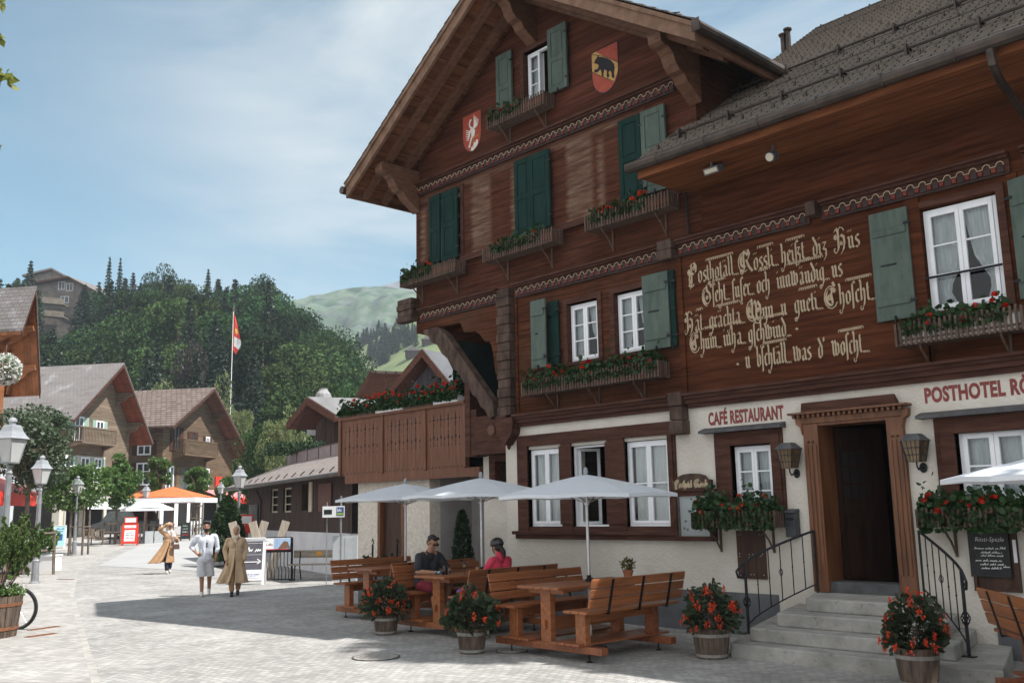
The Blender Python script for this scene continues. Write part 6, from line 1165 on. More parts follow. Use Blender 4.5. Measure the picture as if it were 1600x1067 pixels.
for a, b in ((1.35, 1.5), (2.9, 3.3), (5.6, 6.0)): mb.box(a, b, h1.oh-.12, h1.oh-.02, h1.base-.2, 3.2, 0)
for a, b in ((1.8, 4.6), (5.4, 8), (9.5, 13)): mb.box(h1.wl-.03, h1.wl-.021, a, b, h1.base-.1, h1.base+2.3, 1)
mb.build("ground_storey", [STONEW, UNLIT], h1.o); mb = MB(); mb.prism([(h1.oh-1.7, 2.85), (h1.oh, 3.3), (h1.oh, 3.33), (h1.oh-1.7, 2.90)], 'yz', 1.4, 5.6); mb.box(1.4, 5.6, h1.oh-1.73, h1.oh-1.70, 2.45, 2.90, 1); mb.build("awning", [mat("grey_awning", (.25, .25, .25), (.32, .32, .32), rough=.9), WHITE], h1.o)
P0, prm = from_px((270, 666), 74, A10, (335, 607), (390, 713)); h2 = House("chalet", "brown chalet with clay tiled roof and balcony behind the orange parasol", P0, A10, prm, CW2, RB, mat("brown_soffit_boards", (.10, .045, .03), (.17, .08, .05), scale=3, planks=('Y', .3, .05, (.04, .018, .012)), rough=.8), 20)
K = 1.17; Z = lambda z: (z-1.9)*K+1.9
def w2(x0, x1, z0, z1, face='g', **k): h2.win(x0*K, x1*K, Z(z0), Z(z1), face, **k)
h2.balcony(2.0*K, 6.6*K, Z(6.1), 1.1, 1.1, CW2); w2(2.1, 2.9, 6.3, 7.9, fr=BEAM, shut=BEAM, ws=.5); w2(4.4, 5.0, 6.3, 7.7, fr=BEAM, shut=BEAM, ws=.6); w2(6.6, 7.1, 6.3, 7.5, shut=BEAM, ws=.6); w2(1.3, 2.2, 3.7, 5.2); w2(3.2, 4.6, 3.6, 5.2, fr=CW2, shut=CW2, ws=.4); w2(6.2, 7.2, 3.7, 5.2, shut=CW2, ws=.4)
for yy in (2.0, 4.4, 7): w2(yy, yy+.9, 4.0, 5.4, 's', shut=BEAM, ws=.4); w2(yy, yy+.9, 6.0, 6.9, 's', shut=BEAM, ws=.4)
mb = MB(); mb.box(h2.wl-.02, h2.wr+.02, h2.oh-.02, 19.02, -.2, Z(3.1), 0)
for a, b in ((1.4, 3.0), (3.6, 5.0), (5.5, 7.2), (7.8, 10)): mb.box(a, b, h2.oh-.03, h2.oh-.021, h2.base+.5*(a > 4), h2.base+2.3, 1)
for a, b in ((2.0, 4.6), (5.4, 8)): mb.box(h2.wl-.03, h2.wl-.021, a, b, h2.base, h2.base+2.3, 1)
mb.build("ground_storey", [WHITE, UNLIT], h2.o); x0 = h2.wr-2.4
mb = MB(); mb.prism([(h2.oh-1.8, 3.3), (h2.oh, 4.0), (h2.oh, 4.04), (h2.oh-1.8, 3.35)], 'yz', 7.4, h2.wr+.6); mb.box(7.4, h2.wr+.6, h2.oh-1.83, h2.oh-1.8, 2.85, 3.35, 1); mb.build("pink_awning", [mat("faded_pink_canvas", (.60, .20, .20), (.68, .27, .26), rough=.9), REDP], h2.o); mb = MB(); mb.box(9.6, 10.9, h2.oh-.1, h2.oh-.03, 4.2, 5.2); mb.build("red_sign", REDP, h2.o)
P0, prm = from_px((33, 516), 37, A10, (55, 451), (62, 612)); h3 = House("chalet", "warm orange timber chalet with grey roof and red shop awning at the left edge", P0, A10, prm, CWO, RG, mat("orange_soffit_boards", (.18, .06, .02), (.29, .105, .036), scale=3, planks=('Y', .3, .05, (.10, .03, .01)), rough=.65), 16)
mb = MB(); mb.box(h3.wl-.02, h3.wr+.02, h3.oh-.02, 15.02, -.2, 4.2, 0); mb.box(h3.wl-.03, h3.wl-.021, 2.0, 9, .5, 2.3, 1); mb.box(2, h3.wr-1, h3.oh-.03, h3.oh-.021, .5, 2.3, 1); mb.build("ground_storey", [mat("pale_shop_wall", (.45, .48, .50), (.56, .58, .60), scale=1, rough=.8), UNLIT], h3.o)
mb = MB(); mb.box(h3.wl-.9, h3.wl, 1.5, 9, 5.3, 5.5); mb.box(h3.wl-.95, h3.wl-.85, 1.4, 9, 5.5, 6.4); mb.box(h3.wl-.95, h3.wl, 1.35, 1.45, 5.5, 6.4); mb.build("balcony", CWO, h3.o); mb = MB()
mb.box(h3.wl-.3, h3.wl-.05, 2.5, 5.5, 5.0, 5.2); mb.build("balcony_board", CWO, h3.o)
o = thing("shop", "pale grey shop front with a sloping red awning at the left edge", "shop", place(20, 36), ANG); o.location.z = 0; y0, y1 = -9, .6
mb = MB(); mb.box(-6, -.3, y0, y1, -.2, 3.75, 0); mb.box(-.3, -.285, -7.5, -.5, .7, 2.25, 1); mb.box(-.3, -.28, -8.6, -7.7, .1, 2.25, 1); mb.build("wall", [mat("pale_shop_wall_paint", (.45, .48, .50), (.56, .58, .60), scale=1, rough=.8), UNLIT], o)
mb = MB(); mb.prism([(-.3, 3.35), (1.05, 2.78), (1.05, 2.83), (-.3, 3.40)], 'xz', y0, -.4, 0); mb.box(1.03, 1.05, y0, -.4, 2.36, 2.78, 0); mb.prism([(-.3, 2.95), (1.03, 2.40), (1.03, 2.78), (-.3, 3.35)], 'xz', -.42, -.40, 0); mb.build("awning", REDP, o); mb = MB(); mb.box(-.3, -.2, -6, -1.2, 3.42, 3.72); mb.build("shop_sign", REDP, o)
scribble(0, 2.6, 3.5, .16, o, WHITE, -.004, 4, Matrix.Translation((-.19, -4.6, 0)) @ Matrix.Rotation(R(90), 4, 'Z'), "writing")
for px, py, D in ((8, 577, 33.5), (3, 690, 33)):
    p = at(px, py, D); o = thing("hanging_basket", "ball of white petunias hanging under the orange chalet eave" if py < 600 else "lower cluster of white petunias above the red awning", "flower basket", p); k = 1. if py < 600 else .7
    d = r.normal(size=(1500, 3)); d /= np.linalg.norm(d, axis=1)[:, None]; d[:, 2] *= 1.05; V, F = leaves(d*(.25+.3*r.rand(1500)**.4)[:, None]*k, .10, 3, .9, 0, d); link("blossoms", rawmesh("blossoms", V, F, [WFL, LGREEN], (r.rand(1500) < .3).astype(int)), o); mb = MB(); mb.lathe([(.1, -.5*k), (.3*k, -.2*k), (.32*k, .0)], n=10); mb.tube([(0, 0, 0), (0, 0, .9)], .012, 4); mb.build("basket", BARK, o)

# gabled houses given by three points of their front gable, running back along a direction
def gable_house(name, lab, ap, le, re_, D, back, zg, wall, roof, over=.5, cat="house", wins=(), DR=None):
    A, L_, R_ = at(*ap, D), at(*le, D), at(*re_, DR or D); b = Vector(back); o = thing(name, lab, cat, (A.x, A.y, zg)); bn = b.normalized()
    def slab(mb, P, Q, t0, t1, mi=0, b0=None, b1=None):
        b0 = b0 if b0 is not None else Vector(); b1 = b1 if b1 is not None else b
        dn = Vector((0, 0, 1)); vs = [P+b0+dn*t0, Q+b0+dn*t0, Q+b1+dn*t0, P+b1+dn*t0, P+b0+dn*t1, Q+b0+dn*t1, Q+b1+dn*t1, P+b1+dn*t1]
        mb.add(vs, [(0, 3, 2, 1), (4, 5, 6, 7), (0, 1, 5, 4), (1, 2, 6, 5), (2, 3, 7, 6), (3, 0, 4, 7)], mi)
    mb = MB(); slab(mb, L_, A, 0, .13); slab(mb, R_, A, 0, .13); mb.wbuild("roof", roof, o); mb = MB(); slab(mb, L_, A, -.20, -.003); slab(mb, R_, A, -.20, -.003); slab(mb, L_, A, -.25, .10, 0, -bn*.06, -bn*.002); slab(mb, R_, A, -.25, .10, 0, -bn*.06, -bn*.002); mb.wbuild("roof_boards", BEAM, o)
    f = bn*over*2; l2, r2 = L_.lerp(A, .12), R_.lerp(A, .12); mb = MB(); fr_ = [Vector((l2.x, l2.y, zg)), Vector((r2.x, r2.y, zg)), r2-Vector((0, 0, .2)), A-Vector((0, 0, .2)), l2-Vector((0, 0, .2))]
    vs = [q+f for q in fr_]+[q+b*.97 for q in fr_]; mb.add(vs, [(4, 3, 2, 1, 0), (5, 6, 7, 8, 9)]+[(i, (i+1) % 5, 5+(i+1) % 5, 5+i) for i in range(5)]); mb.wbuild("wall", wall, o)
    ax = (r2-l2); ax.z = 0; W_ = ax.length; ax.normalize()
    for (u, z, w_, h) in wins:
        c = l2+ax*(u*W_)+f; mb = MB(); M = Matrix.Translation((c.x, c.y, z)) @ Matrix.Rotation(math.atan2(ax.y, ax.x), 4, 'Z'); mb.box(-w_/2, w_/2, -.05, -.005, 0, h, 1, M)
        for a, e in ((-w_/2-.06, -w_/2+.04), (-.04, .04), (w_/2-.04, w_/2+.06)): mb.box(a, e, -.09, -.051, -.06, h+.06, 0, M)
        for a, e in ((-.06, .04), (h-.04, h+.06)): mb.box(-w_/2+.04, w_/2-.04, -.088, -.051, a, e, 0, M)
        mb.wbuild("window", [WPAINT, DGLASS], o)
    return o, A, L_, R_
DKW = mat("dark_weathered_boards", (.035, .022, .018), (.085, .055, .045), scale=2.2, stretch=(4, 4, .35), planks=('X', .2, .05, (.012, .008, .007)), rough=.9, bump=.4); RGL = mat("pale_metal_roof", (.085, .085, .09), (.13, .13, .135), scale=2, rough=.5)
o, A, L_, R_ = gable_house("timber_house", "dark timber house with pale roof and square chimney behind the barn", (481, 624), (449, 664), (524, 651), 44, RH*6.5+FH*3, 0, DKW, RGL, .6)
c = at(505, 640, 46); mb = MB(); mb.box(c.x-.55, c.x+.55, c.y-.55, c.y+.55, c.z-1.2, c.z+.35); mb.lathe([(.42, .35), (.42, .5), (.36, .75), (.2, .95), (.2, 1.02)], c, 12); mb.wbuild("chimney", mat("chimney_metal", (.20, .19, .19), (.32, .31, .31), scale=3, rough=.6), o)
mb = MB(); 
for u in (.35, .5, .65, .8): q = L_.lerp(R_, u); mb.beam((q.x, q.y, q.z-2.4), (q.x, q.y, q.z-.1), .14, .14)
mb.wbuild("posts", BEAM, o)
gable_house("timber_house", "steep dark gabled house with orange underside against the meadow", (660, 549), (575, 652), (745, 652), 40, FH*9+RH*5, 0, mat("slate_blue_boards", (.06, .055, .065), (.12, .11, .125), scale=2.2, stretch=(4, 4, .35), planks=('X', .3, .06, (.03, .028, .035)), rough=.9, bump=.4), RGL, .45)
gable_house("timber_house", "small gabled house with clay tiles left of the steep dark gable", (580, 583), (549, 635), (611, 600), 45, RH*8+FH*3, 0, DKW, RB, .6, DR=46)

# long dark barn with a plastered base
th = R(-28); dB = FH*math.cos(th)+RH*math.sin(th); PR = place(550, 29.2); nB = Vector((dB.y, -dB.x, 0))
if nB.dot(-PR) < 0: nB = -nB
t = 0
while True:
    q = PR+dB*t; v = q-CP; xx = 800+FPX*v.dot(_rt)/v.dot(_fw)
    if xx < 386 or t > 40: break
    t += .1
LB = t; o = thing("barn", "long dark weathered timber barn with white plastered base and shingle roof", "barn", (PR.x, PR.y, 0), math.atan2(dB.y, dB.x)); yb = 1 if Vector((-dB.y, dB.x, 0)).dot(nB) < 0 else -1   # local +y*yb leads into the barn
mb = MB(); zs = [1.28, 3.02]; hb = [(LB*.50, LB*.58, 1.95, 2.85), (LB*.64, LB*.72, 1.95, 2.85), (LB*.30, LB*.40, 2.0, 2.9)]
def YB(a, b): return (a, b) if yb > 0 else (-b, -a)
wall_cells(mb, 0, LB, *zs, *YB(0, .2), hb); mb.box(0, LB, *YB(.2, 8), 1.28, 3.02); mb.build("timber_wall", DKW, o)
mb = MB(); mb.box(-.0, LB*.84, *YB(-.06, 8), -.1, 1.28); mb.build("plaster_base", mat("mossy_plaster", (.55, .56, .58), (.68, .68, .70), scale=1.1, rough=.95, bump=.4, bscale=14, spots=(2.2, .62, (.17, .17, .15))), o)
mb = MB(); mb.box(LB*.84, LB, *YB(-.03, .3), -.1, 1.28, 0); mb.box(LB*.86, LB*.97, *YB(-.05, -.031), .1, 2.3, 1); mb.build("shop_front", [DKW, DGLASS], o)
pts = [(-.75, 2.98), (-.75, 3.06), (5.2, 5.35), (9, 4.3), (9, 4.2), (5.2, 5.22)]; mb = MB(); mb.prism([(p[0]*yb, p[1]) for p in pts], 'yz', -2.2, LB+1.0); mb.build("roof", mat("barn_shingles", (.16, .135, .125), (.28, .25, .235), scale=2.5, rough=.85, bump=.6, brick=('X', 'Y', .3, .2, .018, (.06, .05, .045), (.23, .20, .185)), dirt=(.5, (.36, .25, .21), .35)), o)
mb = MB(); mb.tube([(-2.2, -.80*yb, 3.0), (LB+1.0, -.80*yb, 2.96)], .07, 8)
for k in range(16): x = -1.8+k*(LB+2.4)/15; mb.beam((x, -.6*yb, 3.14), (x, -.45*yb, 3.28), .05, .03)
mb.build("gutter", GUT, o); mb = MB(); n = 9
for k in range(n):
    a, b = .2+k*(LB+.8)/n, .2+(k+1)*(LB+.8)/n-.06; y = 1.9*yb; mb.box(a, b, y-.015, y+.015, 4.02, 4.50, 0); mb.box(b, b+.06, y-.03, y+.03, 3.95, 4.55, 1)
mb.box(.2, 1.+LB, 1.9*yb-.025, 1.9*yb+.025, 4.50, 4.55, 1); mb.build("roof_panels", [mat("copper_brown_panel", (.19, .14, .14), (.26, .20, .20), scale=3, rough=.5), GUT], o)
for a, b, c, d in hb[:2]:
    mb = MB(); y0, y1 = YB(.06, .10); mb.box(a, b, *YB(.18, .2), c, d, 1)
    for e, f in ((a, a+.06), (b-.06, b), ): mb.box(e, f, y0, y1, c, d, 0)
    for e, f in ((c, c+.06), (d-.06, d), (c+(d-c)*.33-.02, c+(d-c)*.33+.02), (c+(d-c)*.66-.02, c+(d-c)*.66+.02)): mb.box(a+.06, b-.06, y0+.003, y1-.003, e, f, 0)
    mb.build("window", [mat("cream_frame", (.45, .40, .30), (.55, .49, .38), rough=.7) if "cream_frame" not in MATS else MATS["cream_frame"], UNLIT], o)
mb = MB(); a, b, c, d = hb[2]; mb.box(a, a+.35, *YB(-.05, -.01), c-.05, d+.05); mb.build("shutter", MATS["cream_frame"], o); mb = MB(); mb.box(LB*.14, LB*.24, *YB(-.06, -.02), 1.95, 2.85); mb.build("brown_sign", mat("brown_sign_board", (.10, .04, .03), (.13, .055, .04), rough=.6), o)
mb = MB(); mb.tube([(LB*.80, -.3*yb, 2.85), (LB*.82, -.06*yb, 2.5), (LB*.82, -.06*yb, .3)], .04, 6); mb.build("downpipe", GUT, o)

# hedge and shrubs round the buildings
q = at(462, 696, 42); o = thing("hedge", "low dark clipped hedge on the flat roof in front of the chimney house", "hedge", (q.x, q.y, q.z-.4), ANG); rr_ = np.random.RandomState(5); n = 2600; P = np.stack([(rr_.rand(n)-.5)*2.6, rr_.normal(0, .25, n), rr_.rand(n)*.55], 1); V, F = leaves(P, .1, 4, .6, 0); link("foliage", rawmesh("foliage", V, F, [THU]), o)

# boards, signs, seats in the street
BLUE = mat("pale_blue_board", (.30, .55, .58), (.38, .63, .65), scale=3, rough=.5); DBLUE = mat("deep_blue", (.03, .06, .22), (.05, .09, .30), scale=6, rough=.5); SLB = mat("slate_purple_board", (.075, .07, .085), (.11, .10, .12), scale=4, rough=.6)
def a_board(px, D, w_, h, frame, lab, face, rz=0., head=None, writing=()):
    o = thing("pavement_sign", lab, "pavement sign", place(px, D), ANG+rz); t = R(12); mb = MB(); fr = .05
    for s in (-1, 1):
        M = Matrix.Translation((0, s*.32*h*.7, 0)) @ Matrix.Rotation(-t*s*1.0, 4, 'X') if False else Matrix.Translation((0, -s*.2, 0)) @ Matrix.Rotation(-s*R(10), 4, 'X')
        mb.box(-w_/2, -w_/2+fr, -.02, .02, 0, h, 0, M); mb.box(w_/2-fr, w_/2, -.02, .02, 0, h, 0, M); mb.box(-w_/2+fr, w_/2-fr, -.02, .02, h-fr, h, 0, M); mb.box(-w_/2+fr, w_/2-fr, -.02, .02, .12, .12+fr, 0, M)
    mb.build("stand", frame, o); M = Matrix.Translation((0, -.2, 0)) @ Matrix.Rotation(-R(10), 4, 'X')
    for i, (a, b, c, d, m_) in enumerate(face): mb = MB(); y = -.024-.004*i; mb.box(a*w_, b*w_, y-.003, y, c*h, d*h, 0, M); mb.build("panel", m_, o)
    for k, (a, b, c, d, m_) in enumerate(writing): scribble(a*w_, b*w_, c*h, (d-c)*h, o, m_, -.0305-.004*len(face), k+int(px), M, "writing")
    if head: mb = MB(); a, b, c, d, m_, m2_ = head; mb.box(a*w_, b*w_, -.03, .03, c*h, d*h, 0, Matrix.Translation((0, 0, 0))); mb.box(a*w_+.06, b*w_-.06, -.036, -.0301, c*h+.05, d*h-.05, 1); mb.build("header", [m_, m2_], o)
    return o
a_board(96, 53, .62, 1.25, WHITE, "pale blue pavement board with a dark blue emblem", [(-.42, .42, .12, .96, BLUE), (-.2, .25, .35, .62, DBLUE)], R(14), writing=[(-.3, .3, .82, .88, DBLUE), (-.3, .25, .72, .77, DBLUE)])
a_board(205, 54.5, .85, 1.22, REDP, "bright red pavement board with a white oval panel and header", [(-.44, .44, .1, .97, REDP), (-.33, .33, .2, .70, WHITE), (-.36, .36, .80, .92, WHITE)], R(10), (-.4, .4, 1.0, 1.28, REDP, WHITE), [(-.28, .28, .84, .89, REDP), (-.2, .2, .56, .61, SLB), (-.26, .26, .46, .52, SLB), (-.24, .24, .33, .39, REDP)])
a_board(291, 58, .55, 1.1, BLACK, "small black chalk pavement board in front of the white wall", [(-.44, .44, .14, .95, BLACK)], R(15), writing=[(-.3, .3, .78, .86, MATS["sage_shutter"]), (-.3, .25, .62, .69, MATS["sage_shutter"]), (-.3, .25, .46, .53, CHALK), (-.3, .3, .3, .37, PETAL)])
ab = a_board(396, 27.2, .72, 1.28, WHITE, "white framed pavement sign with a dark panel and an arrow", [(-.44, .44, .14, .95, WHITE), (-.41, .41, .32, .92, SLB)], R(4), writing=[(-.32, .33, .69, .80, WHITE), (-.35, .35, .205, .235, DBLUE), (-.2, .2, .165, .185, DBLUE)])
mb = MB(); M = Matrix.Translation((0, -.2, 0)) @ Matrix.Rotation(-R(10), 4, 'X')
for p, q in (((-.24, .49*1.28*.98), (.26, .49*1.28*.98)), ((.16, .56), (.26, .625)), ((.16, .69), (.26, .625))): mb.beam((p[0], -.042, p[1]), (q[0], -.042, q[1]), .002, .022, 0, (0, 0, 1) if abs(p[1]-q[1]) < .01 else (1, 0, .6), M)
for p, q in (((-.28, .81), (.28, .81)), ((-.28, 1.12), (.28, 1.12))): mb.beam((p[0], -.042, p[1]), (q[0], -.042, q[1]), .002, .006, 0, (0, 0, 1), M)
mb.build("arrow", WHITE, ab)
q = place(424, 28.5); o = thing("bike_rack", "black steel bicycle rack with a poster board in front of the barn", "bike rack", q, ANG+R(6)); mb = MB()
for s in (-.62, .62): mb.tube([(s, 0, 0), (s, 0, 1.22)], .03, 6); mb.box(s-.04, s+.04, -.25, .25, 0, .03)
for k in range(6): x = -.5+k*.2; mb.tube([(x, -.02, .82), (x, -.05, .45), (x+.07, -.25, .3), (x+.07, -.3, .03)], .012, 5); mb.tube([(x+.1, -.02, .82), (x+.1, -.05, .45), (x+.17, -.12, .3), (x+.17, -.2, .03)], .012, 5)
mb.tube([(-.62, -.25, .05), (.62, -.25, .05)], .018, 5); mb.tube([(-.62, 0, .82), (.62, 0, .82)], .02, 5); mb.build("rack", IRON, o)
mb = MB(); mb.box(-.6, .6, -.03, .0, .84, 1.24, 0); mb.box(-.57, .57, -.034, -.0301, .88, 1.21, 1); mb.box(.1, .57, -.038, -.0341, .90, 1.20, 2); mb.prism([(.22, .90), (.55, .92), (.5, 1.1), (.38, 1.12), (.3, 1.02)], 'xz', -.042, -.0381, 3); mb.box(-.57, .57, -.0382, -.0342, .88, .90, 4); mb.build("poster", [BLACK, WHITE, mat("poster_blue", (.30, .42, .62), (.42, .55, .72)), mat("poster_brown", (.16, .09, .05), (.22, .13, .08)), REDP], o)
scribble(-.50, .05, 1.0, .07, o, LRED, -.0345, 9, None, "writing"); scribble(-.50, -.1, 1.12, .04, o, SLB, -.0345, 10, None, "writing")
for px, D, lab in ((421, 29.5, "V shaped pair of pale boards standing behind the poster board"), (389, 30.2, "second V shaped pair of pale boards beside the lamp post")):
    o = thing("wooden_boards", lab, "boards", place(px, D), ANG); mb = MB(); PW = MATS.get("pale_boards") or mat("pale_boards", (.36, .30, .24), (.52, .45, .37), scale=4, stretch=(4, 4, .4), rough=.85, bump=.3)
    for s in (-1, 1): mb.box(-.12, .12, -.02, .02, 0, 1.75, 0, Matrix.Translation((s*.02, s*.03, 0)) @ Matrix.Rotation(R(16)*s, 4, 'Y'))
    mb.build("board", PW, o)
p = at(500, 870, 29.3); q = place(500, 28.6); o = thing("park_bench", "old wooden park bench with iron legs before the white barn base", "bench", q, ANG-R(8)); mb = MB(); GB = mat("grey_bench_wood", (.20, .17, .135), (.34, .30, .25), scale=4, stretch=(.4, 4, 4), rough=.85, bump=.3)
for k in range(3): mb.box(-.8, .8, -.42+k*.14, -.30+k*.14, .43, .465)
mb.build("seat", GB, o); mb = MB(); mb.box(-.8, .8, .06, .09, .62, .84); mb.box(-.12, .06, .055, .0599, .68, .80, 1); mb.build("backrest", [GB, mat("amber_plate", (.55, .25, .04), (.6, .3, .06))], o)
for s in (-.6, .6): mb = MB(); mb.tube([(s, -.4, 0), (s, -.36, .43)], .018, 6); mb.tube([(s, .14, 0), (s, 0, .42), (s, .08, .84)], .018, 6); mb.tube([(s, -.36, .42), (s, 0, .42)], .016, 6); mb.build("leg", IRON, o)
q = place(533, 26.5); o = thing("sign_post", "small white and blue sign on a thin grey post beside the annex", "sign", q, ANG); mb = MB(); mb.tube([(0, 0, 0), (0, 0, 2.35)], .028, 6); mb.tube([(-.38, 0, 0), (-.38, 0, 2.2)], .012, 5); mb.build("post", LAMPM, o); mb = MB(); mb.box(-.5, .1, -.045, -.03, 1.78, 2.08, 0); mb.box(-.46, -.24, -.049, -.0451, 1.86, 1.99, 1); mb.box(-.12, .08, -.049, -.0451, 1.82, 2.05, 2); mb.box(-.10, .07, -.0532, -.0492, 1.84, 1.90, 3); mb.build("panel", [WHITE, BLACK, DBLUE, mat("sign_green", (.25, .40, .05), (.3, .45, .08))], o)
lettering("bls", -.10, .02, 1.93, 2.02, "writing", WHITE, o, y=-.0495, bold=.02, th=.001).matrix_parent_inverse.identity()
q = place(541, 28); o = thing("electric_cabinet", "pale grey cabinet standing between the barn and the annex wall", "cabinet", q, ANG); mb = MB(); mb.box(-.35, .35, -.2, .2, 0, 1.25); mb.box(-.33, -.01, -.21, -.2001, .05, 1.2); mb.box(.01, .33, -.21, -.2001, .05, 1.2); mb.build("body", mat("pale_cabinet", (.40, .43, .44), (.48, .5, .51), rough=.5), o)
# parasols and awnings of the far café
def square_parasol(px, D, w_, zt, drop, val, m, m2_, lab, rz=0., tilt=0.):
    o = thing("market_parasol", lab, "parasol", place(px, D), ANG+rz); mb = MB(); mb.tube([(0, 0, 0), (0, 0, zt)], .045, 8); mb.build("pole", CWO, o); mb = MB(); a = w_/2; T_ = Matrix.Rotation(tilt, 4, 'Y')
    e = [(-a, -a, zt-drop), (a, -a, zt-drop), (a, a, zt-drop), (-a, a, zt-drop)]; sub = []
    for i in range(4):
        p, q = Vector(e[i]), Vector(e[(i+1) % 4]); mid = (p+q)/2-Vector((0, 0, -.05)); mb.add([Vector((0, 0, zt)), p, mid, q], [(0, 1, 2), (0, 2, 3)]); mb.add([p, q, q-Vector((0, 0, val)), p-Vector((0, 0, val))], [(0, 1, 2, 3)], 1)
    mb.build("canopy", [m, m2_], o, fix=False); mb = MB()
    for p in e: mb.tube([(0, 0, zt-drop-.1), (p[0]*.97, p[1]*.97, p[2]-.03)], .02, 4)
    mb.build("ribs", ALU, o); return o
square_parasol(268, 60, 4.3, 3.2, .72, .28, ORANGE, WHITE, "large orange parasol with a white valance in front of the second chalet"); square_parasol(228, 61.5, 3.0, 3.1, .6, .2, ORANGE, WHITE, "smaller orange parasol behind the white one", .2); square_parasol(229, 57, 2.6, 2.9-.35, .6, .12, CANV, WHITE, "cream white café parasol below the orange ones", .5)
def chair(px, D, lab, rz):
    o = thing("cafe_chair", lab, "chair", place(px, D), rz, "wooden chairs outside the far café"); mb = MB(); mb.box(-.22, .22, -.22, .22, .43, .47); mb.build("seat", CW1, o)
    for s in ((-1, -1), (1, -1), (-1, 1), (1, 1)): mb = MB(); mb.beam((s[0]*.2, s[1]*.2, 0), (s[0]*.2, s[1]*.2, .43), .045, .045); mb.build("leg", CW1, o)
    mb = MB()
    for k in range(4): mb.box(-.2+k*.12, -.15+k*.12, .19, .225, .47, .92)
    mb.box(-.22, .22, .185, .23, .86, .95); mb.build("backrest", CW1, o); return o
for px, D, rz, lab in ((138, 55, 1., "wooden café chair facing left under the grey awning"), (152, 54.5, 2.4, "wooden café chair with its back to the street lamp side"), (161, 54.3, 4.0, "wooden café chair turned sideways left of the tree guard")): chair(px, D, lab, rz)
o = thing("cafe_table", "small round café table under the grey awning", "table", place(145, 55.5)); mb = MB(); mb.lathe([(.36, .72), (.36, .75)], n=14); mb.build("table_top", CW1, o); mb = MB(); mb.tube([(0, 0, 0), (0, 0, .72)], .035, 6); mb.lathe([(.25, 0), (.25, .03), (.05, .05)], n=10); mb.build("leg", IRON, o)
o = thing("terrace_fence", "low wooden terrace fence with grey planters under the orange parasol", "fence", place(236, 56.5), ANG+.3); mb = MB()
for k in range(7): x = -.9+k*.36; mb.box(x-.04, x+.04, -.04, .04, 0, 1.05)
mb.box(-.95, 1.35, -.06, .06, 1.0, 1.07); mb.build("rails", CW1, o); mb = MB()
for k in range(3): mb.box(-.25+k*.52, .2+k*.52, -.35, -.08, 0, .68)
mb.build("planter_boxes", MATS["pale_cabinet"], o)
q = place(196, 62); o = thing("parked_van", "black parked car half hidden behind the tree guard and the red board", "car", q, ANG+R(150)); CARP = mat("black_car_paint", (.012, .012, .014), (.02, .02, .022), rough=.2, coat=.8)
mb = MB(); mb.prism([(-2.2, .3), (2.25, .3), (2.3, .62), (2.15, .92), (1.25, 1.08), (.55, 1.68), (-1.7, 1.75), (-2.2, 1.1)], 'xz', -.88, .88); mb.build("body", CARP, o, bevel=.06); mb = MB()
for s in (-1, 1): mb.prism([(.95, 1.12), (.50, 1.58), (-.35, 1.63), (-.35, 1.12)], 'xz', s*.885-.004, s*.885+.004); mb.prism([(-.45, 1.12), (-.45, 1.63), (-1.6, 1.66), (-1.9, 1.15)], 'xz', s*.885-.004, s*.885+.004)
mb.add([(1.27, -.72, 1.11), (1.27, .72, 1.11), (.60, .62, 1.66), (.60, -.62, 1.66)], [(0, 1, 2, 3)]); mb.build("windows", mat("pale_reflecting_glass", (.03, .04, .04), (.07, .09, .09), rough=.08, spec=.8), o)
for s in (-1, 1):
    mb = MB(); mb.box(2.18, 2.30, s*.68-.16, s*.68+.16, .68, .84); mb.build("headlight", WHITE, o)
    for x in (-1.35, 1.4): mb = MB(); mb.lathe([(.33, -.11), (.35, 0), (.33, .11)], n=18, M=Matrix.Translation((x, s*.82, .34)) @ Matrix.Rotation(R(90), 4, 'X')); wh = mb.build("wheel", MATS["tyre_rubber"], o); mb = MB(); mb.lathe([(.21, -.125), (.21, .125)], n=14, M=Matrix.Translation((x, s*.82, .34)) @ Matrix.Rotation(R(90), 4, 'X')); mb.build("rim", ALU, wh)
q = place(367, 33); o = thing("mailbox_stand", "small red and white notice panel on the barn corner behind the lamp", "notice", (place(385, 38).x, place(385, 38).y, 0), ANG); mb = MB(); mb.box(-.28, .28, -.03, 0, 1.5, 1.9); mb.box(-.28, .28, -.03, 0, 1.2, 1.48); mb.box(-.22, .22, -.035, -.0301, 1.56, 1.84, 1); mb.box(-.03, .03, 0, .04, 0, 1.9); mb.build("panel", [REDP, WHITE], o)
# flag
q = place(355, 99); o = thing("flagpole", "white flagpole with a red and white flag in front of the wooded hill", "flag", q, ANG); top_ = at(360, 487, 99).z-q.z; mb = MB(); mb.tube([(0, 0, 0), (0, 0, top_)], [.055, .03], 8); mb.build("pole", WHITE, o); mb = MB(); n = 16; hh = 3.9
vs = []
for j in range(n+1):
    t = j/n
    for i in range(6):
        u = i/5; wdt = (.2+.9*min(1, t*1.25)) * (1 if t < .72 else max(.2, 1-(t-.72)*2.2)); vs.append((u*wdt*.95, .10*math.sin(u*7+t*6)*u, top_-.15-t*hh-u*.9*(.4+t*.2)))
fs = [(j*6+i, j*6+i+1, (j+1)*6+i+1, (j+1)*6+i) for j in range(n) for i in range(5)]; ms = []
for j in range(n):
    for i in range(5):
        t, u = (j+.5)/n, (i+.5)/5; ms.append(1 if (.62 < t < .90 and u > .25) else 2 if (.38 < t < .52 and .3 < u < .75) else 3 if (.66 < t < .8 and u < .3) else 0)
for f, m_ in zip(fs, ms): mb.add([vs[k] for k in f], [(0, 1, 2, 3)], m_)
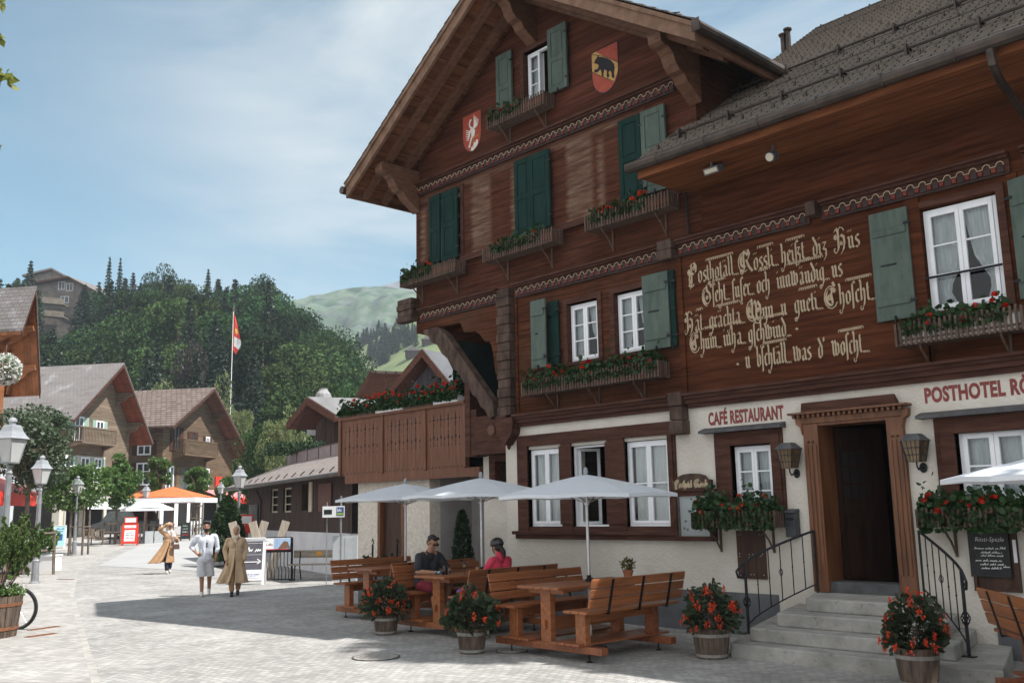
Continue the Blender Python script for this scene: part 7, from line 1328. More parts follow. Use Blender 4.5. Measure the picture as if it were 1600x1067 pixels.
mb.build("flag_cloth", [leafmat("flag_red", (.60, .05, .04), (.68, .07, .05), .3, 0), leafmat("flag_white", (.7, .7, .7), (.78, .78, .78), .3, 0), leafmat("flag_yellow", (.70, .48, .05), (.75, .52, .08), .3, 0), leafmat("flag_gold", (.45, .28, .06), (.5, .32, .08), .3, 0)], o, fix=False)
# ------------------------------------------------------------------ wooded hill, meadows and mountains
def interp(x, xs, ys): return float(np.interp(x, xs, ys))
def smooth(t): t = max(0., min(1., t)); return t*t*(3-2*t)
SX = [-900, -300, 0, 20, 60, 100, 150, 190, 240, 310, 340, 400, 430, 480, 520, 550, 575, 600, 640, 720, 1000]
SYT = [470, 440, 430, 430, 440, 452, 440, 435, 425, 430, 442, 438, 455, 492, 528, 556, 590, 640, 690, 740, 770]     # tree-top line of the hill
def hz_top(px): return 1.9+(805-interp(px, SX, SYT))/1500*180
def hillz(px, D): base = gz(min(D, 95)); top = max(base+.3, hz_top(px)-12.5); return base + (top-base)*smooth((D-92)/88.)
NX, ND = 60, 26; mb = MB(); gx = [-900+(1000+900)*i/NX for i in range(NX+1)]; gd = [90+(215-90)*j/ND for j in range(ND+1)]
def gpt(px, D): p = at(px, 800, D); return Vector((p.x, p.y, hillz(px, D)))
mb.add([gpt(x, d) - Vector((0, 0, .15 if d <= 91 else 0)) for d in gd for x in gx], [(j*(NX+1)+i, j*(NX+1)+i+1, (j+1)*(NX+1)+i+1, (j+1)*(NX+1)+i) for j in range(ND) for i in range(NX)])
mb.build("wooded_hillside", mat("forest_floor", (.018, .03, .012), (.04, .055, .022), scale=.25, rough=1), kind='structure', smooth=True)
F1 = leafmat("beech_leaf", (.014, .034, .013), (.045, .080, .030), .12, .5, .35, .9, .08); F2 = leafmat("maple_leaf", (.020, .046, .016), (.062, .105, .035), .12, .5, .35, .9, .08); FY_ = leafmat("ash_leaf", (.035, .06, .018), (.085, .125, .042), .12, .35, .35, .9, .08); FD_ = leafmat("dark_alder_leaf", (.010, .026, .014), (.030, .058, .028), .1, .35, .35, .9, .08); F3 = leafmat("copper_beech_leaf", (.022, .018, .018), (.055, .042, .038), .15, .15, .35); F4 = leafmat("fir_needles", (.009, .022, .014), (.026, .046, .026), .08, .2, .35); F5 = leafmat("pale_shrub_leaf", (.10, .13, .045), (.21, .24, .10), .3, .15, .5)
PRO = [crown_mesh("crown", 7.8, 10., 100+k, (F1, F2)[k % 2], 24+5*(k % 3), 230, .33, fill=1.15) for k in range(8)]
TRK = MB().tube([(0, 0, -.3), (.1, 0, 3), (0, .1, 8)], [.28, .22, .06], 7).mesh("trunk", BARK)
def fir_mesh(name, h, r0, seed, m, tiers=27, per=190, leaf=.46):
    r = np.random.RandomState(seed); PP = []; DD = []
    for k in range(tiers):
        t = k/(tiers-1); z = h*(.10+.90*t); R_ = r0*(1-t)**.85+.10
        for b in range(9):
            a = b*.698+k*1.1+r.normal(0, .15); ln = R_*(.72+.4*r.rand()); m_ = max(4, int(per/9*(1-t*.75))); u = r.rand(m_)**.7
            q = np.stack([u*ln*math.cos(a), u*ln*math.sin(a), z-u*ln*.42+0*u], 1)+r.normal(0, .10, (m_, 3))*(1.2-u)[:, None]; PP.append(q); d = np.stack([np.full(m_, math.cos(a)), np.full(m_, math.sin(a)), np.full(m_, -.5)], 1); DD.append(d)
    P = np.concatenate(PP); V, F = leaves(P, leaf, seed, .38, .1, np.concatenate(DD)); return rawmesh(name, V, F, [m])
FIR = [fir_mesh("crown", 13, 2.4, 200+k, F4) for k in range(3)]
FTR = MB().tube([(0, 0, -.3), (0, 0, 11)], [.25, .05], 6).mesh("trunk", BARK)
def wood(name, mesh, p, s, lab, group, tr=TRK, sxy=None, mt=None):
    o = link(name, mesh, None, p); o.scale = (sxy or s, sxy or s, s); o.rotation_euler = (0, 0, rng.random()*6.28); tag(o, lab, "tree", group)
    c = link("trunk", tr, o)
    if mt is not None: o.material_slots[0].link = 'OBJECT'; o.material_slots[0].material = mt
    return o
GL = "broadleaf trees covering the hill"; hr = random.Random(11); pts = []; k = 0; placed = 0
for trial in range(9000):
    D = 97+(192-97)*hr.random()**.85; px = -130+760*hr.random(); p = gpt(px, D)
    if px > 560 and D > 110: continue
    if any((p-q).length < 5.9 for q in pts[-400:]): continue
    lim = interp(px, SX, SYT)+hr.uniform(-10, 12)
    if 20 < px < 132 and D < 192: lim = max(lim, 512 if px < 112 else 470)
    zmax = 1.9+(805-lim)/1500*D; s = min(hr.uniform(.95, 1.7), (zmax-p.z)/9.8)
    if s < .45: continue
    if px < 430 and hr.random() < .36:
        pts.append(p); wood("fir_tree", FIR[placed % 3], p, min((zmax-p.z)/12.6, 1.25), "dark fir among the leafy trees on the wooded hill", "dark firs on the wooded hill", FTR, sxy=hr.uniform(1.1, 1.5)); placed += 1; continue
    pts.append(p); mt_ = hr.choice((None, None, F1, F2, FY_, FD_)); wood("broadleaf_tree", PRO[placed % 8], p, s, "leafy green tree on the wooded hill behind the chalets", GL, sxy=s*hr.uniform(.85, 1.15), mt=mt_); placed += 1
    if placed >= 230: break
def fir(px, ytop, D, w_, lab, mt=None, mesh=None):
    p = gpt(px, D); h = 1.9+(805-ytop)/1500*D-p.z; return wood("fir_tree", mesh or FIR[int(px) % 3], p, h/13., lab, None, FTR, sxy=w_, mt=mt)
fir(22, 397, 176, 1.25, "broad dark fir standing left of the grey chalet on the hill"); fir(112, 438, 170, 1.5, "wide dark fir in front of the right side of the grey hill chalet"); fir(150, 394, 182, .85, "left one of the two slender firs on the skyline"); fir(168, 396, 184, .8, "right one of the two slender firs on the skyline"); fir(2, 425, 180, 1.2, "dark fir cut by the left edge of the picture")
fir(190, 420, 178, 1.1, "purple brown conifer right of the two slender firs", F3); fir(272, 436, 186, .5, "small thin fir on the skyline left of the other thin fir"); fir(283, 434, 186, .5, "small thin fir on the skyline right of the other thin fir"); fir(312, 417, 184, .95, "open grown light fir alone on the skyline", F1); fir(240, 424, 188, 1.1, "feathery tree rising behind the tall skyline tree", F2)
def special(px, ytop, D, s, lab, mt, mesh=None): p = gpt(px, D); h = 1.9+(805-ytop)/1500*D-p.z; wood("broadleaf_tree", mesh or PRO[2], p, h/10., lab, None, sxy=s, mt=mt)
special(240, 404, 180, 1.0, "tall tree with drooping twigs highest on the wooded skyline", F1); special(286, 505, 118, .62, "copper leaved tree low on the wooded hill", F3, PRO[1]); special(400, 436, 168, 1.2, "big rounded tree at the top of the hill right of the flagpole", F2, PRO[3])
for px, yt, D, s, lab, mt in ((243, 590, 88, .55, "pale yellow green bush behind the ridge of the clay tiled chalet", F5), (335, 586, 92, .5, "tall pale shrub left of the flagpole foot", F5), (372, 632, 90, .45, "pale shrub between the second chalet and the hill", F5), (400, 655, 72, .42, "round green bush right of the second chalet", F2), (432, 648, 70, .40, "creamy yellow green bush left of the chimney house", F5), (455, 640, 76, .35, "small creamy bush behind the barn roof", F5), (535, 580, 85, .6, "bright green tree behind the square chimney", F2), (510, 590, 82, .45, "bright green shrub left of the square chimney", F2)):
    p = place(px, D); h = 1.9+(805-yt)/1500*D-p.z; wood("leafy_bush", PRO[int(px) % 6], p, h/9.6, lab, None, sxy=s*1.0, mt=mt)

# grey chalet up on the hill
gw = mat("hill_chalet_boards", (.13, .11, .10), (.22, .19, .17), scale=1, rough=.9); bk = (FH*-1).cross(Vector((0, 0, 1)))
zg = gpt(90, 190).z-2
o, A, L_, R_ = gable_house("chalet", "grey hillside chalet with two stepped gables above the trees", (106, 432), (41, 443), (151, 456), 190, FH*14+RH*3, zg, gw, RG, .7, wins=((.42, at(90, 450, 190).z, 1.3, 1.6), (.55, at(100, 452, 190).z, 1.3, 1.5), (.48, at(93, 471, 190).z, 1.6, 1.3)))
mb = MB(); b = FH*10
for (l_, a, r__) in (((34, 432), (80, 421), (102, 433)),):
    P = [at(*q, 196) for q in (l_, a, r__)]; vs = P + [q+b for q in P] + [q+Vector((0, 0, .4)) for q in P] + [q+b+Vector((0, 0, .4)) for q in P]; mb.add(vs, [(0, 1, 7, 6), (1, 2, 8, 7), (6, 7, 10, 9), (7, 8, 11, 10), (0, 3, 4, 1), (1, 4, 5, 2)])
    w3 = [Vector((q.x, q.y, zg)) for q in (P[0]+RH*1, P[2])] + [P[2]-RH*.5, P[1], P[0]+RH*1]; mb.add([q+FH*.8 for q in w3]+[q+b for q in w3], [(0, 1, 2, 3, 4), (9, 8, 7, 6, 5)]+[(i, (i+1) % 5, 5+(i+1) % 5, 5+i) for i in range(5)], 1)
mb.wbuild("upper_gable", [RG, gw], o)
for ya, yb_ in ((463, 472), (483, 491)):
    p, q = at(55, ya, 188.5), at(100, ya+4, 188.5); mb = MB(); mb.beam(p+Vector((0, 0, -.5)), q+Vector((0, 0, -.5)), .12, 1.0); mb.beam(p+FH*1+Vector((0, 0, -1.1)), q+FH*1+Vector((0, 0, -1.1)), 2.2, .2); mb.wbuild("balcony", mat("hill_balcony", (.20, .165, .13), (.30, .25, .2), scale=1) if "hill_balcony" not in MATS else MATS["hill_balcony"], o)

def terrain(name, m, D0, D1, prof, ybot, rough_, seed, x0=-200, x1=1500, n=150, nd=26, bulge=.0):
    r = np.random.RandomState(seed); xs_ = [x0+(x1-x0)*i/n for i in range(n+1)]; vs = []; ph = r.rand(12)*6.28
    for j in range(nd+1):
        t = j/nd; D = D0+(D1-D0)*t
        for x in xs_:
            yt = interp(x, [q[0] for q in prof], [q[1] for q in prof]); zt = 1.9+(805-yt)/1500*D1; zb = 1.9+(805-ybot)/1500*D0; p = at(x, 800, D)
            f = t**(1-bulge)
            nz_ = sum(math.sin(p.x*(.03*2**k)+ph[k])*math.cos(p.y*(.03*2**k)+ph[k+5])/(1.6**k) for k in range(5))
            vs.append((p.x, p.y, zb+(zt-zb)*f+nz_*rough_*math.sin(math.pi*min(1, t*1.0))))
    mb = MB(); W_ = n+1; mb.add(vs, [(j*W_+i, j*W_+i+1, (j+1)*W_+i+1, (j+1)*W_+i) for j in range(nd) for i in range(n)])
    e = len(mb.v); top = mb.v[nd*W_:(nd+1)*W_]; back = [(p[0]+FH.x*120, p[1]+FH.y*120, p[2]-60) for p in top]; mb.add(top+back, [(i, i+1, W_+i+1, W_+i) for i in range(n)])
    mb.build(name, m, kind='structure', smooth=True, fix=False); return vs, n, nd
MEAD = mat("alpine_meadow", (.085, .12, .05), (.145, .175, .075), scale=.05, rough=1, detail=6, spots=(.06, .6, (.06, .09, .035))); MTN = mat("mountain_grass", (.04, .08, .05), (.085, .13, .075), scale=.05, rough=1, detail=7, spots=(.07, .50, (.010, .028, .024)), dirt=(.13, (.27, .265, .27), .5)); ROCK = mat("pale_rock", (.10, .105, .12), (.20, .205, .225), scale=.06, rough=1, detail=9, bump=1, dirt=(.09, (.07, .085, .075), .7))
mv, mn, mnd = terrain("meadow_slope", MEAD, 245, 430, [(-200, 700), (380, 650), (480, 600), (560, 549), (600, 524), (645, 500), (700, 478), (900, 470), (1500, 470)], 705, 2.2, 3)
terrain("mountain_slope", MTN, 470, 690, [(-200, 560), (300, 500), (440, 470), (470, 466), (478, 461), (500, 460), (530, 452), (560, 449), (600, 449), (640, 456), (700, 470), (1000, 480), (1500, 520)], 700, 15, 5, n=190, nd=40, bulge=-.1)
terrain("far_peak", ROCK, 820, 1050, [(-200, 600), (500, 480), (560, 454), (600, 447), (640, 435), (662, 424), (700, 408), (760, 395), (1000, 440), (1500, 500)], 640, 9, 8, n=190, nd=30)
def meadow_pt(px, y):
    """point where the line of sight meets the meadow slope"""
    W_ = mn+1; i = min(mn, max(0, int(round((px+200)/1700*mn)))); prev = None
    for j in range(mnd+1):
        v = Vector(mv[j*W_+i]); d = v-CP; yy = 533.5-FPX*d.dot(_up)/d.dot(_fw)
        if prev and yy <= y <= prev[0]: v = prev[1].lerp(v, (prev[0]-y)/max(1e-6, prev[0]-yy)); p = at(px, 800, v.x*FH.x+v.y*FH.y); return Vector((p.x, p.y, v.z-.3))
        prev = (yy, v)
    v = prev[1]; p = at(px, 800, v.x*FH.x+v.y*FH.y); return Vector((p.x, p.y, v.z-.5))
FAR = [fir_mesh("crown", 11, 2.3, 300+k, F4, 17, 70, .9) for k in range(2)]
sp = [(592, 545), (597, 543), (603, 540), (588, 540), (609, 541), (615, 538), (621, 537), (627, 534), (633, 534), (639, 531), (645, 530), (651, 529), (600, 532), (607, 528), (613, 530), (620, 527), (629, 526), (611, 551), (616, 549), (622, 546), (580, 556), (577, 550), (592, 562), (589, 566), (594, 558), (605, 566), (602, 563), (584, 531), (560, 519), (566, 514), (572, 512), (553, 523), (546, 527), (575, 505), (582, 503), (588, 499), (570, 520), (578, 515), (558, 510), (619, 507), (626, 504), (632, 503), (637, 500), (644, 506), (540, 515), (550, 508), (563, 504), (531, 520), (524, 528), (596, 497), (636, 541), (643, 540), (650, 541), (598, 552), (614, 541)]
sp += [(x+rng.uniform(-7, 7), y+rng.uniform(-2, 5)) for x, y in sp[:36]]
for i, (x, y) in enumerate(sp):
    p = meadow_pt(x, y); s = rng.uniform(.42, .78); o = link("fir_tree", FAR[i % 2], None, p-Vector((0, 0, .5))); o.scale = (s*1.15, s*1.15, s); o.rotation_euler = (0, 0, rng.random()*6); tag(o, "bluish dark fir in the groves on the distant meadow", "tree", "firs on the distant meadow")
for x, y, lab in ((646, 556, "tiny dark hay barn on the meadow above the steep gable"), (672, 538, "tiny hay barn on the meadow next to the hotel brace")):
    p = meadow_pt(x, y); o = thing("hay_barn", lab, "barn", p, ANG); mb = MB(); mb.box(-2.6, 2.6, -2, 2, -.5, 2.0); mb.build("wall", DKW, o); mb = MB(); mb.prism([(-3, 1.9), (3, 1.9), (0, 3.6)], 'xz', -2.4, 2.4); mb.build("roof", RG, o)

# leaves of the tree that reaches into the picture at the left edge; two unseen trees beyond the wing, placed and shaped to shade the terrace
def big_tree(p, h, ch, cw, seed, lab, m, leaf, nc, per):
    o = thing("large_tree", lab, "tree", p); trunk_mb(h, .28, ch, cw, seed).build("trunk", BARK, o); link("crown", crown_mesh("crown", cw, ch, seed, m, nc, per, leaf), o, (0, 0, h-.15*ch)); return o
OAK = leafmat("yellow_green_leaf", (.10, .12, .02), (.24, .24, .05), .4, .1, 2)
q = at(2, 118, 11.5); o = thing("street_tree", "tree at the left edge of which only yellow green twig tips show against the sky", "tree", (q.x-RH.x*3.2, q.y-RH.y*3.2, 0)); mb = trunk_mb(4.4, .16, 3.6, 3.2, 71)
for (x, y) in ((6, 118), (4, 8), (1, 62), (0, 235)):
    e = at(x, y, 11.5); mb.tube([(0, 0, 4.5), ((e.x-o.location.x)*.5, (e.y-o.location.y)*.5, e.z*.5+2.6), (e.x-o.location.x, e.y-o.location.y, e.z)], [.05, .03, .006], 5)
mb.build("trunk", BARK, o); rr_ = np.random.RandomState(3); PP = []
for (x, y, nn_, sp_) in ((4, 124, 26, .07), (8, 118, 10, .05), (2, 6, 12, .06), (0, 60, 5, .03), (-1, 232, 5, .03)):
    e = at(x, y, 11.5)-o.location; PP.append(np.array(e)+rr_.normal(0, sp_, (nn_, 3)))
big = rr_.normal(0, 1, (2600, 3)); big /= np.linalg.norm(big, axis=1)[:, None]; PP.append(np.array([-RH.x*.0, 0, 6.2])+big*(1+.9*rr_.rand(2600))[:, None]*np.array([1.1, 1.1, 1.4]))
V, F = leaves(np.concatenate(PP), .13, 3, .6, .2); link("crown", rawmesh("crown", V, F, [OAK]), o)
big_tree((.6, 16.4, 0), 11, 14.5, 5.4, 81, "tall slim tree set out of view beyond the hotel to shade the terrace, taller of the two", LGREEN, .32, 60, 170)
big_tree((2.6, 14.1, 0), 6, 10, 5.6, 82, "smaller round tree set out of view beyond the hotel to break up the sun", LGREEN, .28, 42, 150)

# air
mb = MB(); c = FH*420; S_ = 900; mb.box(c.x-S_, c.x+S_, c.y-S_, c.y+S_, -1.2, 305); hz = bpy.data.materials.new("haze_air"); hz.use_nodes = True; t = hz.node_tree; t.nodes.clear(); pv = t.nodes.new("ShaderNodeVolumePrincipled"); pv.inputs['Color'].default_value = (.80, .90, 1, 1); pv.inputs['Density'].default_value = .00033; pv.inputs['Anisotropy'].default_value = .1; ou = t.nodes.new("ShaderNodeOutputMaterial"); t.links.new(pv.outputs[0], ou.inputs['Volume'])
mb.build("haze", hz, kind='stuff')
# ------------------------------------------------------------------ people
def blob(name, prims, voxel, m, parent, smooth_n=4, fold=0., fscale=9., zmin=None):
    mb = MB()
    for p in prims:
        if p[0] == 'c':
            a, ra, b, rb = Vector(p[1]), p[2], Vector(p[3]), p[4]; d = b-a; ln = d.length
            if ln < 1e-6: mb.ball(a, ra, 12); continue
            M = Matrix.Translation(a) @ d.to_track_quat('Z', 'Y').to_matrix().to_4x4(); pr = []
            for k in range(0, 6): t = math.pi/2*(1-k/5.); pr.append((ra*math.cos(t), -ra*math.sin(t)))
            for k in range(0, 6): t = math.pi/2*k/5.; pr.append((rb*math.cos(t), ln+rb*math.sin(t)))
            pr[0] = (.0008, pr[0][1]); pr[-1] = (.0008, pr[-1][1]); mb.lathe(pr, n=14, M=M)
        else:
            M = Matrix.Translation(p[1]) @ (p[3] if len(p) > 3 else Matrix.Identity(4)); mb.ball((0, 0, 0), p[2], 18, M=M)
    o = bpy.data.objects.new(name, mb.mesh(name, m)); COL.objects.link(o)
    q = o.modifiers.new("r", 'REMESH'); q.mode = 'VOXEL'; q.voxel_size = voxel; q = o.modifiers.new("s", 'SMOOTH'); q.iterations = smooth_n; q.factor = .5
    bpy.context.view_layer.update(); me = bpy.data.meshes.new_from_object(o.evaluated_get(bpy.context.evaluated_depsgraph_get())); old = o.data; o.modifiers.clear(); o.data = me; bpy.data.meshes.remove(old); me.name = name
    me.materials.clear(); me.materials.append(m); n = len(me.vertices)
    if fold:
        co = np.zeros(n*3); no = np.zeros(n*3); me.vertices.foreach_get('co', co); me.vertices.foreach_get('normal', no); co = co.reshape(-1, 3); no = no.reshape(-1, 3)
        f = np.sin(co[:, 0]*fscale*4+np.sin(co[:, 2]*fscale*1.1)*2+co[:, 1]*fscale*2)*.6+np.sin(co[:, 2]*fscale*2.3+co[:, 0]*fscale*2.7)*.4; co += no*(fold*f)[:, None]
        if zmin is not None: co[:, 2] = np.maximum(co[:, 2], zmin+.004*np.sin(co[:, 0]*60))
        me.vertices.foreach_set('co', co.ravel())
    me.polygons.foreach_set('use_smooth', [True]*len(me.polygons)); me.update(); o.parent = parent; return o
def cloth_loft(name, rings, m, parent, nu=72, gap=11.):
    """rings: z, cx, cy, rx, ry, fold amplitude, number of folds, phase; a hanging tube of cloth with folds"""
    mb = MB(); R2 = []
    for a, b in zip(rings, rings[1:]):
        for k in range(4): R2.append([x+(y-x)*k/4 for x, y in zip(a, b)])
    R2.append(list(rings[-1])); vs = []
    for j, (z, cx, cy, rx, ry, f, nf, ph) in enumerate(R2):
        for i in range(nu):
            t = j/(len(R2)-1); g_ = R(gap)*t; a = -math.pi/2+g_+(2*math.pi-2*g_)*i/(nu-1); w_ = 1+f*(math.sin(nf*a+ph)+.5*math.sin((nf*1.7//1)*a+ph*2+1)); vs.append((cx+rx*w_*math.cos(a), cy+ry*w_*math.sin(a), z))
    n = len(R2); mb.add(vs, [(j*nu+i, j*nu+i+1, (j+1)*nu+i+1, (j+1)*nu+i) for j in range(n-1) for i in range(nu-1)])
    o = mb.build(name, m, parent, smooth=True); q = o.modifiers.new("t", 'SOLIDIFY'); q.thickness = .008; return o
SK1 = mat("skin_tan", (.30, .155, .095), (.36, .19, .12), scale=7, rough=.5, sss=.1); SK2 = mat("skin_light", (.36, .19, .12), (.42, .23, .15), scale=7, rough=.5, sss=.1); HAIR = mat("dark_hair", (.010, .008, .007), (.022, .017, .014), scale=30, stretch=(4, 4, 1), rough=.5, bump=.5)
LINEN = mat("white_linen", (.50, .53, .59), (.60, .62, .68), scale=6, rough=.9, bump=.2); LIN2 = mat("pale_shorts_linen", (.46, .46, .48), (.56, .56, .58), scale=6, rough=.9, bump=.2); CAMEL = mat("camel_cloth", (.42, .29, .18), (.54, .39, .25), scale=5, rough=.85, bump=.2); CAMD = mat("tan_coat_cloth", (.30, .17, .085), (.40, .24, .13), scale=5, rough=.85, bump=.2); SCARF = mat("beige_scarf", (.56, .44, .33), (.66, .53, .41), scale=8, rough=.9); PSC = mat("pale_pink_scarf", (.58, .50, .47), (.68, .60, .57), scale=8, rough=.9); NAVY = mat("navy_trousers", (.012, .015, .03), (.025, .03, .05), scale=8, rough=.9)
SHOEW = mat("pale_shoe", (.55, .52, .48), (.65, .62, .58), scale=9, rough=.7); SHOEB = mat("black_shoe", (.012, .012, .013), (.03, .03, .03), scale=9, rough=.6); TEEB = mat("charcoal_jersey", (.018, .019, .024), (.035, .036, .044), scale=6, rough=.9); MAROON = mat("dark_red_shorts", (.16, .014, .028), (.22, .025, .042), scale=6, rough=.9); PINK = mat("pink_polo", (.50, .035, .075), (.60, .055, .10), scale=6, rough=.9); LENS = mat("sunglass_lens", (.008, .008, .009), rough=.08, spec=.7); EYEW = mat("eye_white", (.6, .58, .56), rough=.3); LIP = mat("lip", (.26, .09, .07), rough=.5); LIP.name = "lip"
def hand(w_, d, side, back, curl=.5):
    """palm and five fingers from wrist w_ along direction d; side: towards the thumb; back: out of the back of the hand"""
    w_, d, side, back = Vector(w_), Vector(d).normalized(), Vector(side).normalized(), Vector(back).normalized(); P = []
    for s in (-.024, 0, .024): P.append(('c', w_+d*.012+side*s*.6, .018, w_+d*.082+side*s, .015))
    for i, (s, ln) in enumerate(((.031, .068), (.011, .077), (-.010, .071), (-.030, .055))):
        a = w_+d*.088+side*s; b = a+(d*(1-curl*.45)-back*curl*.55).normalized()*ln*.5; c = b+(d*(1-curl)-back*curl*1.2).normalized()*ln*.5; P += [('c', a, .0095, b, .0088), ('c', b, .0088, c, .0075)]
    a = w_+d*.025+side*.030; b = a+(d*.6+side*.75-back*.2).normalized()*.042; c = b+(d*.95+side*.15-back*.4).normalized()*.034; P += [('c', a, .013, b, .0105), ('c', b, .0105, c, .0085)]; return P
def head_prims(c, fwd, up=(0, 0, 1), k=1.):
    f, u = Vector(fwd).normalized(), Vector(up).normalized(); s = f.cross(u).normalized(); u = s.cross(f); M = Matrix((s, -f, u)).transposed().to_4x4(); c = Vector(c); T_ = lambda x, y, z: c + M.to_3x3() @ Vector((x*k, y*k, z*k))
    P = [('e', T_(0, .012, .035), (.076*k, .094*k, .088*k), M), ('e', T_(0, -.022, -.035), (.060*k, .070*k, .082*k), M), ('e', T_(0, -.055, -.085), (.030*k, .030*k, .026*k), M), ('c', T_(0, -.090, .010), .010*k, T_(0, -.110, -.026), .014*k), ('c', T_(-.03, -.084, .022), .012*k, T_(.03, -.084, .022), .012*k), ('e', T_(-.040, -.062, -.028), (.022*k, .024*k, .024*k), M), ('e', T_(.040, -.062, -.028), (.022*k, .024*k, .024*k), M), ('c', T_(-.018, -.088, -.058), .009*k, T_(.018, -.088, -.058), .009*k)]
    for x in (-1, 1): P.append(('e', T_(x*.076, .012, -.008), (.010*k, .022*k, .032*k), M))
    return P, T_, M
def face(T_, M, parent, k=1., eyes=True):
    if eyes:
        for x in (-.030, .030):
            mb = MB(); mb.ball((0, 0, 0), (.012*k, .007*k, .007*k), 8, 0, Matrix.Translation(T_(x, -.083, .006)) @ M); mb.ball((0, 0, 0), (.006*k, .005*k, .006*k), 8, 1, Matrix.Translation(T_(x, -.0885, .006)) @ M); mb.build("eye", [EYEW, HAIR], parent, smooth=True)
    mb = MB(); mb.ball((0, 0, 0), (.024*k, .008*k, .008*k), 10, 0, Matrix.Translation(T_(0, -.094, -.058)) @ M); mb.build("mouth", LIP, parent, smooth=True)
    mb = MB()
    for x in (-.030, .030): mb.ball((0, 0, 0), (.020*k, .006*k, .005*k), 8, 0, Matrix.Translation(T_(x, -.094, .030)) @ M)
    mb.build("eyebrows", HAIR, parent, smooth=True)
def shades(T_, M, parent):
    mb = MB()
    for x in (-.032, .032): mb.ball((0, 0, 0), (.029, .006, .021), 12, 0, Matrix.Translation(T_(x, -.104, .006)) @ M)
    for x in (-1, 1): mb.tube([T_(x*.06, -.10, .014), T_(x*.080, -.04, .014), T_(x*.080, .02, .008)], .004, 5)
    mb.tube([T_(-.01, -.108, .010), T_(.01, -.108, .010)], .004, 5); mb.build("sunglasses", LENS, parent, smooth=True)
def shoe(name, ank, toe, m, parent, sole=None):
    a, t = Vector(ank), Vector(toe); d = (t-a); d.z = 0; d.normalize(); g = min(a.z-.06, t.z); h = a+Vector((0, 0, -.035)); P = [('c', h-d*.035, .040, h+d*.05+Vector((0, 0, -.012)), .040), ('c', h+d*.05+Vector((0, 0, -.014)), .040, t+Vector((0, 0, .0)), .032), ('c', a+Vector((0, 0, .02)), .042, h, .040)]
    return blob(name, P, .012, m, parent, 3)
def limb(a, ra, b, rb, c, rc): return [('c', a, ra, b, rb), ('c', b, rb, c, rc)]
def torso(zp, zc, hipw, shw, dx=0, dy=0, k=1.):
    P = []
    for s in (-1, 1): P += [('c', (s*.055, 0, zp), .105*k, (s*.05+dx*.5, dy*.5, zp+.22), .095*k), ('c', (s*.05+dx*.5, dy*.5, zp+.22), .095*k, (s*.075+dx, dy, zc-.10), .105*k), ('c', (s*.075+dx, dy, zc-.10), .10*k, (s*(shw-.05)+dx, dy, zc), .055*k)]
    return P + [('c', (dx, dy, zc-.05), .07*k, (dx, dy, zc+.09), .05*k)]

# man in white linen walking towards the camera
p = onG(319, 931); th_ = math.atan2(-p.x, p.y)+.0; face_cam = math.atan2(-p.x, p.y) if False else math.atan2(CP.x-p.x, -(CP.y-p.y))
o = thing("person", "bearded man in white shirt and pale shorts walking beside the woman in beige", "person", p, face_cam)
o.scale = (1.055, 1.055, 1.055); hc = (0, -.035, 1.55); HP, T_, M = head_prims(hc, (0.05, -1, -.1), k=1.0)
B = torso(.88, 1.32, .1, .19, 0, -.01, .92) + [('c', (0, -.01, 1.36), .055, (0, -.025, 1.45), .052)] + HP
shL, elL, wrL = (.19, 0, 1.32), (.27, .04, 1.06), (.22, -.10, .86); shR, elR, wrR = (-.19, 0, 1.32), (-.33, .06, 1.10), (-.17, -.06, .93)
B += limb(shL, .05, elL, .040, wrL, .027) + limb(shR, .05, elR, .040, wrR, .027) + hand(wrL, (-.02, -.15, -1), (-.3, -1, 0), (1, -.2, 0), .45) + hand(wrR, (.75, -.25, -.35), (.1, -.6, .8), (-.2, -1, 0), .6)
hL, kL, aL = (.085, 0, .86), (.10, .02, .47), (.10, .22, .15); hR, kR, aR = (-.085, 0, .86), (-.07, -.10, .46), (-.055, -.10, .085)
B += limb(hL, .085, kL, .055, aL, .038) + limb(hR, .085, kR, .055, aR, .038) + [('c', (kL[0], .07, .40), .052, aL, .036)]
bd = blob("body", B, .0085, SK1, o, 3); face(T_, M, o, 1.0)
blob("beard", [('e', T_(0, -.045, -.075), (.058, .062, .050), M), ('c', T_(-.06, -.03, -.05), .02, T_(-.06, .0, .0), .014), ('c', T_(.06, -.03, -.05), .02, T_(.06, .0, .0), .014), ('c', T_(-.022, -.098, -.043), .008, T_(.022, -.098, -.043), .008)], .008, HAIR, o, 2)
blob("hair", [('e', T_(0, .022, .055), (.084, .096, .085), M), ('c', T_(-.045, -.05, .10), .035, T_(.045, -.05, .105), .038), ('e', T_(0, .04, 0), (.080, .075, .075), M)], .01, HAIR, o, 2, .004, 30)
sh = torso(.84, 1.325, .1, .19, 0, -.01, 1.06) + [('c', shL, .066, elL, .050), ('c', elL, .050, tuple(Vector(elL).lerp(Vector(wrL), .4)), .044), ('c', shR, .066, elR, .050), ('c', elR, .050, tuple(Vector(elR).lerp(Vector(wrR), .4)), .044), ('e', (0, -.01, .83), (.170, .12, .10))]
blob("shirt", sh, .012, LINEN, o, 2, .010, 7); mb = MB(); mb.tube([(0.0, -.150, 1.28), (.005, -.150, 1.05), (0, -.148, .82)], .005, 4); mb.build("shirt_placket", LIN2, o)
blob("shorts", [('e', (0, 0, .80), (.175, .135, .11)), ('c', (.085, 0, .78), .10, (.11, .02, .42), .108), ('c', (-.085, 0, .78), .10, (-.08, -.085, .42), .108)], .012, LIN2, o, 2, .011, 8, .44)
mb = MB(); [mb.ball((.02, -.158, 1.17-k*.06), (.020, .008, .026), 8) for k in range(2)]; mb.build("hanging_sunglasses", LENS, o)
shoe("shoe", aR, (-.055, -.25, .035), SHOEW, o); shoe("shoe", aL, (.10, .13, .045), SHOEW, o)

